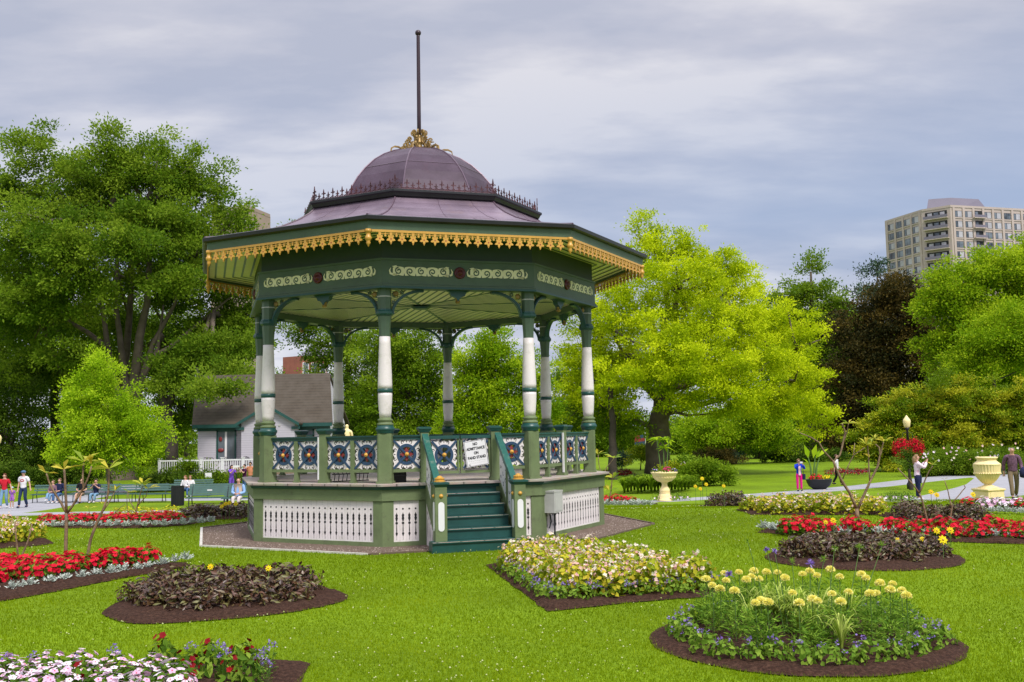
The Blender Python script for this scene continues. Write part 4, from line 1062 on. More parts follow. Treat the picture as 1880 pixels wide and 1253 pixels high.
def twocolour(seed, fl, n=60, nf=14, r=.2, h=.28, size=.035, leaf='f_green', name='bedding_plant', pet=5):
    g = np.random.default_rng(seed); a = NP(); P, Nn = domepts(n, r, h * .9, .02, g); D = Nn * .6 + tang(Nn, g)
    V, F_ = leafgeo(P - unit(D) * .03, D, Nn, g.uniform(.06, .11, n), g.uniform(.03, .05, n)); a.add(V, F_, g.random(n))
    b = NP(); P, Nn = domepts(nf, r * 1.03, h * 1.02, .04, g, .15); blossoms(b, P, unit(Nn + [0, -.1, .2]), size, pet, .85, rg=g)
    return proto(name, [('foliage', a.mesh(name + '_foliage', M[leaf])), ('blossoms', b.mesh(name + '_blossoms', M[fl]))])
REDP = [red_plant(s) for s in (1, 2, 3, 4)]; SIL = [silver_plant(s) for s in (5, 6, 7)]; DAH = [dahlia_plant(s) for s in (8, 9, 10, 11)]
BEG = [begonia_plant(s) for s in (12, 13, 14, 15)]; AGE = [ageratum_plant(s) for s in (16, 17, 18)]; IMP = [impatiens_plant(s) for s in (19, 20, 21)]
def fill(poly, protos, step, label, cat, group, jit=.25, s=(.85, 1.1), inset=.9, cond=None, sz=1.0):
    X0, X1 = min(p[0] for p in poly), max(p[0] for p in poly); Y0, Y1 = min(p[1] for p in poly), max(p[1] for p in poly)
    cx, cy = (X0 + X1) / 2, (Y0 + Y1) / 2; out = 0
    pp = [(cx + (x - cx) * inset, cy + (y - cy) * inset) for x, y in poly]
    yy = Y0 + step / 2; r = 0
    while yy < Y1:
        xx = X0 + (step / 2 if r % 2 else 0)
        while xx < X1:
            x, y = xx + rnd.uniform(-jit, jit) * step, yy + rnd.uniform(-jit, jit) * step
            if inpoly(np.array([x]), np.array([y]), pp)[0] and (cond is None or cond(x, y)):
                q = rnd.uniform(*s); place(rnd.choice(protos), x, y, rnd.uniform(0, 6.3), q, label, cat, group, sz=q * sz * rnd.uniform(.9, 1.12)); out += 1
            xx += step
        yy += step * .87; r += 1
    return out
def row(pix, protos, label, cat, group, s=(.9, 1.1), z=None):
    for u, v in pix:
        p = at(u, v); place(rnd.choice(protos), p.x, p.y, rnd.uniform(0, 6.3), rnd.uniform(*s), label, cat, group)
# B1: scarlet bed in front on the left, silver edging in front of it
core = P2([(-330, 1150), (0, 1080), (110, 1064), (210, 1050), (300, 1041), (302, 1036), (140, 1046), (0, 1058), (-330, 1112)])
fill(core, REDP, .32, 'scarlet bedding plant in the near red bed below the two bare-stemmed plumerias', 'flowers', 'scarlet plants of the near red bed', s=(.9, 1.12), inset=.97, sz=.85)
row([(-60, 1106), (-18, 1096), (24, 1089), (55, 1083), (91, 1077), (119, 1072), (151, 1067), (177, 1063), (204, 1059), (228, 1054), (253, 1051), (274, 1047), (298, 1042), (321, 1036), (342, 1032)],
    SIL, 'silver dusty miller edging the near red bed below the bare-stemmed plumerias', 'plant', 'silver plants edging the near red bed', (.8, 1.0))
# B3
core = P2([(240, 1118), (300, 1130), (420, 1124), (520, 1114), (588, 1096), (575, 1086), (430, 1082), (300, 1092), (240, 1104)])
fill(core, DAH, .30, 'bronze-leaved dahlia in the round bed of mulch beside the near red bed', 'plant', 'bronze dahlias of the round bed in front of the bandstand skirt', s=(.85, 1.08), inset=1.0, sz=.74)
# B7
fill([(5.2 + 1.12 * math.cos(a), 15.2 + .82 * math.sin(a)) for a in np.linspace(0, 6.28, 30)], DAH, .31, 'bronze-leaved dahlia in the round bed in front of the long scarlet row', 'plant', 'bronze dahlias of the round bed with yellow blooms', s=(.8, 1.0), inset=1.0, sz=.80)
# B5
core = P2([(925, 1046), (1005, 1100), (1080, 1104), (1200, 1095), (1290, 1088), (1290, 1076), (1180, 1048), (1080, 1028), (960, 1032)])
fill(core, BEG, .24, 'pale pink begonia with lime leaves in the pointed bed before the stairs', 'flowers', 'begonias of the pointed bed', s=(.95, 1.25), inset=.97, sz=.9)
row([(922, 1050), (935, 1058), (950, 1066), (962, 1075), (975, 1084), (988, 1094), (1003, 1102), (1022, 1107), (1045, 1106), (1070, 1104), (1095, 1102), (1120, 1100), (1148, 1098), (1175, 1097), (1200, 1096), (1230, 1095), (1258, 1092), (1285, 1090), (1303, 1084)],
    [ageratum_plant(s, nf=7) for s in (26, 27, 28)], 'purple ageratum edging the pointed begonia bed', 'flowers', 'ageratum edging the pointed begonia bed', (.9, 1.15))
# B8
core = P2([(1425, 984), (1560, 988), (1700, 992), (1900, 996), (2140, 1003), (2140, 994), (1900, 986), (1700, 982), (1560, 978), (1425, 976)])
fill(core, REDP, .37, 'scarlet bedding plant in the long red row behind the bronze dahlias', 'flowers', 'scarlet plants of the long red row', s=(.85, 1.2), inset=.98, sz=.88, cond=lambda x, y: not (abs(x - at(1535, 980).x) < .16 or abs(x - at(1592, 980).x) < .15))
row([(1402, 974), (1418, 977), (1430, 978), (1447, 980), (1473, 981), (1500, 981), (1530, 984), (1553, 984), (1586, 985), (1615, 986), (1645, 987), (1676, 987), (1703, 988), (1735, 989), (1768, 990), (1797, 991), (1825, 992), (1857, 994), (1885, 995), (1915, 997)],
    SIL, 'silver dusty miller edging the long scarlet row', 'plant', 'silver plants edging the long red row', (1.1, 1.35))
# B2
core = P2([(80, 965), (200, 967), (330, 962), (328, 956), (200, 959), (80, 960)])
fill(core, REDP, .40, 'scarlet bedding plant in the far red bed beside the grey path', 'flowers', 'scarlet plants of the far red bed', s=(1.0, 1.3), inset=.98, sz=.55)
row([(80 + 17 * i, 969 + (1 if i % 2 else 0) - max(0, i - 12) * 1.3) for i in range(19)], SIL, 'silver dusty miller edging the far red bed by the path', 'plant', 'silver plants edging the far red bed', (.95, 1.15))
# B13
fill(fb['B13'], REDP, .45, 'scarlet bedding plant in the short red bed behind the meter box corner', 'flowers', 'scarlet plants behind the bandstand corner', s=(1.2, 1.5), inset=.85, sz=.72, cond=lambda x, y: x < at(1165, 926).x)
row([(1105 + 11 * i, 930) for i in range(9)], SIL, 'silver dusty miller edging the short red bed behind the bandstand', 'plant', 'silver plants behind the bandstand corner', (1.4, 1.7))
# far beds
fill(fb['B10'], BEG, .36, 'lime and pink begonia in the long far bed beside the bowl planter', 'flowers', 'begonias of the long far bed', s=(1.2, 1.5), inset=.9, sz=.72)
fill(fb['B11'], DAH, .45, 'bronze dahlia in the far bed beside the low yellow urn', 'plant', 'bronze dahlias beside the low urn', s=(1.0, 1.2), inset=.9, sz=.8)
fill(fb['B9'], DAH, .45, 'bronze dahlia in the far bed behind the long scarlet row', 'plant', 'bronze dahlias behind the long red row', s=(.8, 1.0), inset=.9, sz=.75)
fill(fb['B16'], DAH, .45, 'bronze dahlia in the far bed in front of the green benches', 'plant', 'bronze dahlias in front of the benches', s=(1.0, 1.3), inset=.9, sz=.58)
COL = [twocolour(31, 'f_yellow', name='canna', leaf='f_begleaf', nf=5, h=.5, size=.04), twocolour(32, 'f_red', name='canna', leaf='f_begleaf', nf=2, h=.5)]
fill(fb['B15'], COL, .45, 'yellow-green bedding plant in the strip between the far red bed and the bin', 'plant', 'yellow-green plants beside the bin', s=(1.0, 1.3), inset=.9, sz=.55)
fill(bedB14, BEG, .30, 'lime begonia in the small bed cut by the picture edge', 'flowers', 'begonias of the small bed at the picture edge', s=(1.0, 1.3), inset=.82)
W12 = [twocolour(33, 'f_white', name='impatiens', nf=26, size=.05), twocolour(34, 'f_white', name='impatiens', nf=24, size=.05), REDP[0]]
fill(fb['B12'], W12, .40, 'bedding plant in the pink and red bed below the big yellow urn', 'flowers', 'plants of the bed below the big urn', s=(1.0, 1.2), inset=.9, sz=.62)
row([(1765 + 14 * i, 941 + .5 * i) for i in range(9)], SIL, 'silver dusty miller edging the bed below the big yellow urn', 'plant', 'silver plants below the big urn', (.9, 1.1))
# B4: pale impatiens in the near corner, with dark red and purple flowers beside them
fill(P2([(-160, 1262), (60, 1256), (200, 1258), (330, 1262), (330, 1330), (-160, 1330)]), IMP, .28, 'pale pink impatiens in the near corner bed', 'flowers', 'impatiens of the near corner bed', s=(.9, 1.05), inset=1.0, sz=.78)
DKR = [twocolour(35, 'f_darkred', name='dianthus', nf=8, r=.14, h=.26, size=.03), twocolour(36, 'f_darkred', name='dianthus', nf=6, r=.12, h=.3, size=.03)]
for (u, v, s) in ((345, 1262, 1), (385, 1250, 1), (425, 1262, .9), (455, 1270, 1), (150, 1300, 1), (300, 1245, 1.1), (445, 1240, 1)):
    p = at(u, v); place(rnd.choice(DKR), p.x, p.y, rnd.uniform(0, 6), s, 'dark red dianthus beside the pale impatiens of the near corner bed', 'flowers', 'dark red flowers of the near corner bed')
TALLAG = []
for s_ in (41, 42):
    g = np.random.default_rng(s_); a = NP(); n = 40; z = g.uniform(.03, .26, n); an = g.uniform(0, 6.28, n); P = np.stack([np.cos(an) * .03, np.sin(an) * .03, z], 1); D = np.stack([np.cos(an), np.sin(an), np.full(n, .5)], 1)
    V, F_ = leafgeo(P, D, np.tile([0, 0, 1.], (n, 1)), g.uniform(.04, .08, n), .03); a.add(V, F_, g.random(n))
    b = NP(); c = np.array([(.0, 0, .34), (.06, .02, .30), (-.05, .03, .31), (.02, -.06, .27)]); P = np.repeat(c, 14, 0) + g.standard_normal((56, 3)) * .014; blossoms(b, P, unit(g.standard_normal(P.shape) + [0, 0, .5]), .011, 4, .8, rg=g)
    st = MB()
    for q in c: st.tube([(0, 0, 0), tuple(q)], .0025, 4)
    TALLAG.append(proto('verbena', [('foliage', a.mesh('verbena_foliage', M['f_green'])), ('blossoms', b.mesh('verbena_blossoms', M['f_purple'])), ('stem', st.mesh('verbena_stem', M['stem']))]))
for (u, v) in ((400, 1246), (412, 1262), (465, 1252), (478, 1262), (490, 1275), (140, 1262), (210, 1258), (60, 1256), (495, 1248), (10, 1262), (350, 1238)):
    p = at(u, v); place(rnd.choice(TALLAG), p.x, p.y, rnd.uniform(0, 6), rnd.uniform(.6, .85), 'slender purple verbena in the near corner bed', 'flowers', 'purple verbena of the near corner bed')
# B6: lemon marigolds on tall stems, ageratum ring, daylily leaves, agapanthus stalks
heads = [(312, 228), (343, 259), (381, 277), (411, 235), (453, 286), (474, 194), (511, 231), (536, 215), (548, 188), (573, 227), (610, 194), (664, 196), (701, 222), (788, 203), (825, 190), (860, 210), (924, 180), (971, 216), (1077, 205), (1101, 222), (1170, 248), (1232, 252), (1220, 281), (1277, 283), (1301, 310), (1151, 298), (1122, 300), (1014, 293), (976, 340), (932, 301), (837, 328), (862, 336), (771, 346), (739, 298), (583, 336), (556, 346), (617, 343), (400, 200)]
def pompon(r):
    g = np.random.default_rng(3); n = 280; P, Nn = domepts(n, r * .85, r * .6, 0, g, -.45); a = NP()
    D = Nn + tang(Nn, g) * .35; V, F_ = leafgeo(P * .70, D, tang(Nn, g), r * .34, r * .30, droop=.1); a.add(V, F_, .25 + .75 * g.random(n)); return a.mesh('pompon', M['f_mari'])
POM = [pompon(.060), pompon(.050)]
def marifol(seed, H):
    g = np.random.default_rng(seed); n = 190; z = g.uniform(.06, H * .84, n); an = g.uniform(0, 6.28, n); el = g.uniform(.1, .9, n)
    rr = .02 + .09 * np.sin(np.clip(z / H, 0, 1) * PI) * g.random(n); P = np.stack([np.cos(an) * rr, np.sin(an) * rr, z], 1)
    D = np.stack([np.cos(an) * np.cos(el), np.sin(an) * np.cos(el), np.sin(el)], 1) + g.standard_normal((n, 3)) * .35
    a = NP(); V, F_ = leafgeo(P, D, tang(unit(D), g), g.uniform(.04, .075, n), .014); a.add(V, F_, g.random(n)); return a.mesh('marigold_foliage', M['f_marileaf'])
MF = [marifol(s, .46) for s in (51, 52, 53)]
for i, (zx, zy) in enumerate(heads):
    H = rnd.uniform(.43, .50); p = at(1180 + zx / 2.6857, 980 + zy / 2.6857, H)
    o = bpy.data.objects.new('marigold', MF[i % 3]); col.objects.link(o); o.location = (p.x, p.y, .02); o.rotation_euler = (0, 0, rnd.uniform(0, 6)); o.scale = (1, 1, H / .50)
    tag(o, 'lemon pompon marigold on a tall feathery stem in the round bed', 'flowers', 'lemon marigolds of the round bed')
    c = bpy.data.objects.new('flower_head', POM[i % 2]); col.objects.link(c); c.parent = o; c.location = (0, 0, .485 * 1.0); c.scale = (1, 1, 1 / o.scale[2])
    st = MB(); st.tube([(0, 0, 0), (.006, .004, .25), (0, 0, .49)], .0045, 5); c = st.build('stem', M['stem'], o)
g = np.random.default_rng(60)
MFI = [marifol(s, .36) for s in (54, 55)]
for i in range(13):
    a = rnd.uniform(0, 6.28); r_ = rnd.uniform(.45, 1.02); x, y = 2.65 + r_ * math.cos(a), 9.5 + r_ * .95 * math.sin(a)
    o = bpy.data.objects.new('marigold', rnd.choice(MFI)); col.objects.link(o); o.location = (x, y, .02); o.rotation_euler = (0, 0, rnd.uniform(0, 6)); o.scale = (1.2, 1.2, rnd.uniform(.7, 1.05))
    tag(o, 'feathery marigold without a bloom among the lemon marigolds', 'plant', 'unopened marigolds of the round bed')
def tuft(seed, n=34, H=.34, mat='f_grassy', wd=.018):
    g = np.random.default_rng(seed); V = []; F_ = []; T = []; k = 0
    for i in range(n):
        an = g.uniform(0, 6.28); sp = g.uniform(.08, .34); h = H * g.uniform(.7, 1.15); w_ = wd * g.uniform(.7, 1.2); dx, dy = math.cos(an), math.sin(an); m_ = 7
        for q in range(m_ + 1):
            t = q / m_; x = sp * t ** 1.6; z = h * (math.sin(t * 2.1) / math.sin(1.57 if 2.1 > 1.57 else 2.1)); ww = w_ * (1 - t) ** .6 / 2 + .0005
            V += [(dx * x - dy * ww, dy * x + dx * ww, max(z, .01)), (dx * x + dy * ww, dy * x - dx * ww, max(z, .01))]
        for q in range(m_): F_.append((k + 2 * q, k + 2 * q + 1, k + 2 * q + 3, k + 2 * q + 2))
        T += [g.random()] * m_; k += 2 * (m_ + 1)
    return npmesh('strap_leaves', np.array(V), np.array(F_), M[mat], np.array(T))
TUF = [proto('daylily', [('leaves', tuft(s))]) for s in (61, 62, 63)]
for i in range(17):
    a = rnd.uniform(0, 6.28); r_ = rnd.uniform(0, .72) ; x, y = 2.65 + r_ * math.cos(a), 9.45 + r_ * math.sin(a)
    place(rnd.choice(TUF), x, y, rnd.uniform(0, 6), rnd.uniform(.9, 1.2), 'arching strap-leaved daylily tuft among the lemon marigolds', 'plant', 'daylily tufts of the marigold bed')
for i in range(34):
    a = 2 * PI * i / 34; r_ = 1.14 + rnd.uniform(-.09, .07); x, y = 2.65 + r_ * math.cos(a), 9.5 + r_ * math.sin(a) * 1.0
    place(rnd.choice(AGE), x, y, rnd.uniform(0, 6), rnd.uniform(.85, 1.15), 'low ageratum with small purple flowers ringing the marigold bed', 'flowers', 'ageratum ringing the marigold bed')
ag = [(518, 40, 0), (612, 80, 1), (650, 88, 1), (737, 140, 2), (825, 150, 3), (893, 130, 2), (945, 75, 2), (1070, 70, 2), (1180, 60, 2), (425, 205, 3)]
for i, (zx, zy, k) in enumerate(ag):
    x, y = 2.65 + (zx - 780) / 700 * .75, 9.45 + rnd.uniform(-.15, .3)
    top = dist(1180 + zx / 2.6857, 980 + zy / 2.6857, y + .1)
    o = thing('agapanthus_stalk', 'tall thin agapanthus stalk rising above the lemon marigolds', 'plant', (x, y, .02), 0, 'agapanthus stalks above the marigold bed')
    d = top - o.location; st = MB(); st.tube([(0, 0, 0), tuple(d * .5 + Vector((.01, 0, 0))), tuple(d)], [.0055, .0045, .003], 5); st.build('stem', M['stem'], o)
    g = np.random.default_rng(70 + i); n = 26 if k else 6
    D = unit(g.standard_normal((n, 3)) + [0, 0, .6]); a = NP(); V, F_ = leafgeo(np.tile(np.array(d), (n, 1)), D, tang(D, g), (.055 if k >= 2 else .035), (.006 if k == 2 else .012)); a.add(V, F_, g.random(n))
    link('flower_head', a.mesh('agapanthus_head', M['f_purple'] if k in (1, 3) else M['f_marileaf']), o)
# single yellow dahlia blooms
def yb(u, v, hh, grp, lab, s=1.0):
    p = at(u, v); top = Vector((p.x, p.y, hh)); 
    o = thing('yellow_dahlia', lab, 'flower', (p.x, p.y, p.z + .02), 0, grp)
    st = MB(); st.tube([(0, 0, 0), (0, 0, hh)], .005, 5); st.build('stem', M['stem'], o)
    a = NP(); P = np.array([(0, -.004, hh)] * 3); Nn = unit(np.array([(.1, -1, .45)] * 3)); blossoms(a, P[:1], Nn[:1], .062 * s, 8, .45, cup=.12); blossoms(a, P[:1] + [[0, -.006, 0]], Nn[:1], .045 * s, 7, .5, cup=.25)
    link('petals', a.mesh('yellow_petals', M['f_yellow']), o)
    b = MB(); b.ball((0, -.016, hh + .004), .014 * s, 8, 6); b.build('flower_centre', M['gold'], o, True)
for (u, v, hh) in ((386, 1106, .40), (493, 1104, .37)): yb(u, v, hh, 'yellow blooms over the near bronze dahlias', 'yellow dahlia bloom standing over the near bronze foliage beside the scarlet bed', .72)
for (u, v, hh, s) in ((1733, 1033, .30, 1.25), (1722, 1022, .36, 1), (1747, 1021, .36, 1), (1650, 1030, .28, .7), (1695, 1028, .28, .7), (1532, 1006, .42, .9), (1518, 1010, .42, .7)):
    yb(u, v, hh, 'yellow blooms over the bronze dahlias of the far round bed', 'yellow dahlia bloom in the round bronze bed before the long scarlet row', s)
for (u, v, hh) in ((1278, 933, .55), (1287, 933, .48), (1298, 933, .58), (1291, 935, .72), (1330, 932, .55)): yb(u, v, hh, 'yellow blooms beside the low urn', 'yellow dahlia bloom in the far bronze bed beside the low urn', .95)
for (u, v, hh) in ((1789, 958, .52), (1712, 955, .55), (1722, 956, .5)): yb(u, v, hh, 'yellow blooms behind the long red row', 'yellow dahlia bloom in the bronze bed behind the long scarlet row', 1.1)
for (u, v, hh) in ((414, 955, .36), (421, 955, .38), (433, 955, .36), (407, 955, .30)): yb(u, v, hh, 'yellow blooms in front of the benches', 'yellow dahlia bloom in the bronze bed before the green benches', 1.0)

# plumerias: bare forked stems with few leaves
def plumeria(name_label, Y, base, limbs, tips, r0=.045, leafL=.20):
    p0 = at(*base) if Y is None else dist(*base, Y); Y = p0.y
    o = thing('plumeria', name_label, 'small tree', tuple(p0))
    def w(u, v, dy=0): q = dist(u, v, Y + dy); return tuple(Vector(q) - p0)
    m = MB()
    for li, (pts, ra, rb) in enumerate(limbs):
        dd = rnd.uniform(-.12, .12); n = len(pts)
        P = [w(u, v, dd * (i / max(1, n - 1)) * (0 if li == 0 else 1)) for i, (u, v) in enumerate(pts)]
        Q = []
        for i in range(n - 1):
            a, b = Vector(P[i]), Vector(P[i + 1])
            for t in (0, .5): Q.append(tuple(a.lerp(b, t) + Vector((rnd.uniform(-.006, .006), 0, 0)) * (t > 0)))
        Q.append(P[-1]); rr = [ra + (rb - ra) * i / (len(Q) - 1) for i in range(len(Q))]
        m.tube(Q, [q * .72 for q in rr], 8)
    m.build('branches', M['barkp'], o, True)
    for (u, v, n, L_) in tips:
        g = np.random.default_rng(int(u * 7 + v)); an = g.uniform(0, 6.28) + np.arange(n) * 2.4; el = g.uniform(.05, .95, n)
        D = np.stack([np.cos(an) * np.cos(el), np.sin(an) * np.cos(el), np.sin(el)], 1); D[:, 0] *= 1.3
        a = NP(); V, F_ = leafgeo(np.tile(np.array(w(u, v)), (n, 1)), D, np.tile([0, 0, 1.], (n, 1)) + g.standard_normal((n, 3)) * .3, L_ * g.uniform(.7, 1.15, n), L_ * .30, droop=.12, mid=.6); a.add(V, F_, g.random(n))
        link('leaf_cluster', a.mesh('plumeria_leaves', M['f_plum']), o)
    return o
plumeria('forked bare plumeria with three branches in the near red bed', None, (120, 1046), [([(120, 1046), (121, 990), (122, 942)], .040, .034), ([(122, 942), (113, 925), (97, 900), (88, 880), (85, 870)], .028, .016), ([(122, 942), (120, 900), (118, 862)], .03, .022), ([(124, 942), (140, 918), (153, 897), (163, 875), (168, 856)], .026, .015), ([(153, 897), (152, 870), (154, 850)], .02, .017)],
         [(85, 869, 4, .20), (117, 862, 5, .26), (154, 848, 7, .30), (168, 854, 5, .26)])
plumeria('leaning plumeria with one side shoot in the near red bed', None, (157, 1040), [([(157, 1040), (166, 992), (177, 962), (190, 935), (199, 905), (200, 862)], .036, .020), ([(190, 938), (203, 918), (211, 903)], .016, .011)], [(200, 861, 6, .27), (211, 902, 5, .14), (197, 886, 1, .12)])
plumeria('short two-stemmed plumeria at the picture edge of the near red bed', None, (35, 1052), [([(35, 1052), (35, 1030)], .03, .028), ([(35, 1030), (31, 1000), (27, 958)], .022, .015), ([(36, 1032), (50, 998), (59, 962)], .022, .014)], [(27, 958, 3, .11), (59, 962, 3, .08)], .03)
plumeria('plumeria with many thin shoots in the far red bed', 26.5, (247, 964), [([(247, 964), (252, 930), (258, 905), (262, 893)], .03, .014), ([(250, 940), (238, 920), (236, 905)], .02, .01), ([(252, 930), (268, 912), (272, 898)], .02, .01), ([(247, 962), (225, 945), (205, 950)], .02, .012), ([(236, 960), (233, 925), (234, 903)], .016, .01), ([(205, 958), (212, 940), (230, 925)], .02, .01)],
         [(262, 892, 7, .34), (236, 904, 4, .25), (272, 897, 5, .30), (186, 925, 5, .2), (262, 888, 4, .3)])
plumeria('small plumeria with yellow leaves beside the far red bed', 26.0, (166, 962), [([(166, 962), (165, 945), (163, 935)], .015, .01)], [(163, 934, 5, .25)])
plumeria('large forked plumeria rising from the long scarlet row', None, (1575, 982), [([(1575, 982), (1575, 960), (1573, 934)], .058, .05), ([(1573, 934), (1560, 905), (1545, 882), (1536, 862), (1530, 846)], .040, .026), ([(1530, 848), (1512, 828), (1503, 812), (1488, 803), (1468, 795)], .024, .012), ([(1530, 848), (1542, 836), (1548, 812), (1552, 795), (1546, 778)], .026, .020), ([(1548, 815), (1556, 790), (1558, 778)], .014, .008), ([(1575, 936), (1588, 905), (1597, 885), (1612, 855), (1616, 835), (1614, 822), (1607, 816)], .036, .020), ([(1597, 885), (1595, 855), (1594, 830), (1593, 818)], .020, .012), ([(1547, 880), (1560, 850), (1567, 836), (1588, 822)], .016, .008), ([(1567, 836), (1569, 814)], .012, .008), ([(1616, 840), (1620, 820), (1622, 812)], .018, .014)],
         [(1558, 778, 7, .20), (1466, 795, 4, .14), (1590, 816, 7, .20), (1622, 810, 8, .20), (1596, 840, 5, .13), (1606, 806, 5, .16), (1600, 813, 4, .18)])
plumeria('slim plumeria with two long bare arms beside the photographing woman', None, (1706, 985), [([(1706, 985), (1702, 955), (1694, 922), (1688, 906)], .028, .022), ([(1688, 906), (1672, 885), (1648, 860)], .020, .014), ([(1688, 906), (1697, 885), (1706, 865), (1712, 856)], .020, .012)], [(1713, 854, 5, .16)])
plumeria('leafless plumeria fork beside the big yellow urn', None, (1735, 985), [([(1735, 985), (1745, 950), (1748, 930), (1744, 920)], .022, .018), ([(1746, 925), (1740, 900), (1734, 882)], .014, .010), ([(1748, 924), (1762, 908), (1772, 896), (1770, 891)], .014, .010)], [(1734, 880, 3, .07)])
plumeria('small leaning plumeria just behind the bandstand deck edge', 33.0, (1118, 922), [([(1118, 922), (1122, 900), (1124, 880), (1126, 868)], .035, .02), ([(1105, 905), (1106, 880), (1114, 858), (1127, 842)], .03, .015), ([(1106, 880), (1100, 855), (1098, 835)], .02, .015)], [(1098, 834, 5, .32), (1128, 841, 6, .34), (1125, 878, 8, .4), (1118, 900, 6, .35)])
# ------------------------------------------------------------------ TREES AND SHRUBS
M['t_elm'] = leafmat('elm_leaf', (.082, .165, .008), (.155, .26, .012), (.26, .37, .025), trans=.5)
M['t_maple'] = leafmat('maple_leaf', (.20, .36, .006), (.32, .50, .010), (.50, .66, .025), trans=.45)
M['t_yellow'] = leafmat('golden_leaf', (.30, .41, .004), (.49, .60, .006), (.68, .76, .015), trans=.45)
M['t_bright'] = leafmat('bright_green_leaf', (.15, .28, .004), (.27, .42, .008), (.44, .56, .018), trans=.45)
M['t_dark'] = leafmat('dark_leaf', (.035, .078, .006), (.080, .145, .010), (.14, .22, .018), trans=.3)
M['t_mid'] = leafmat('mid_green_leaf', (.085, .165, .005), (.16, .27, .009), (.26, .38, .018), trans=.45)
M['t_copper'] = leafmat('copper_leaf', (.030, .034, .010), (.062, .052, .014), (.125, .088, .018), trans=.3)
M['t_olive'] = leafmat('rhododendron_leaf', (.12, .20, .005), (.24, .34, .010), (.44, .44, .02), trans=.35, rough=.5)
M['t_blue'] = leafmat('bluish_conifer_leaf', (.03, .06, .035), (.06, .11, .065), (.11, .17, .10), trans=.15)
def quadleaf(P, D, Nn, Ln, Wd):
    n = len(P); D = unit(D); S = unit(np.cross(D, Nn)); Ln = np.asarray(Ln).reshape(-1, 1) * np.ones((n, 1)); Wd = np.asarray(Wd).reshape(-1, 1) * np.ones((n, 1))
    V = np.stack([P, P + D * Ln * .5 + S * Wd / 2, P + D * Ln, P + D * Ln * .5 - S * Wd / 2], 1)
    return V.reshape(-1, 3), np.arange(n * 4).reshape(n, 4)
def crown(blobs, d, base, ncl, cr, nl, L_, mat, seed, flat=.6, inner=.35, up=.5, name='crown', droop=0.0, contrast=.35, shell=.6):
    g = np.random.default_rng(seed); B = []
    for b in blobs:
        u, v, ru, rv = b[:4]; dy = b[4] if len(b) > 4 else 0.; Y = d + dy
        c = dist(u, v, Y); k = Y / CF
        B.append((c.x, c.y, c.z, ru * k, max(ru, rv) * k * .8, rv * k))
    B = np.array(B); wts = B[:, 3] * B[:, 5]; wts /= wts.sum()
    idx = g.choice(len(B), ncl, p=wts); b = B[idx]
    D = unit(g.standard_normal((ncl, 3))); D[:, 1] -= .25; D = unit(D)
    rr = np.where(g.random(ncl) < inner, g.uniform(.1, shell, ncl), g.uniform(shell, 1.0, ncl))[:, None]
    C = b[:, :3] + D * b[:, 3:] * rr
    C = C + g.standard_normal(C.shape) * cr * np.array([.55, .55, .4])
    C[:, 2] = np.maximum(C[:, 2], base[2] + cr * .5)
    s = cr * g.uniform(.45, 1.35, ncl)
    per = np.maximum(8, (nl / ncl * (s / s.mean()) ** 2)).astype(int); rep = np.repeat(np.arange(ncl), per); n = len(rep)
    q = unit(g.standard_normal((n, 3))) * (g.random(n) ** .45 * np.where(g.random(n) < .28, g.uniform(1.0, 1.9, n), 1.0))[:, None]
    out = unit(C - (b[:, :3] - [0, 0, .5]))[rep]
    P = C[rep] + q * s[rep][:, None] * np.array([1, 1, flat]) + out * (g.random(n) ** 3)[:, None] * s[rep][:, None] * .5
    P[:, 2] -= droop * np.sum(q[:, :2] ** 2, 1) * s[rep]
    Nn = unit(g.standard_normal((n, 3)) * .8 + [0, 0, up]); D = unit(out * .5 + q * .6 + g.standard_normal((n, 3)) * .6 + [0, 0, -droop * .5])
    V, F_ = quadleaf(P, D, Nn, L_ * g.uniform(.6, 1.25, n), L_ * .55 * g.uniform(.7, 1.2, n))
    t = np.clip(.5 + contrast * g.standard_normal(ncl)[rep] * .6 + .22 * g.standard_normal(n), 0, 1)
    return V, F_, t, C, B
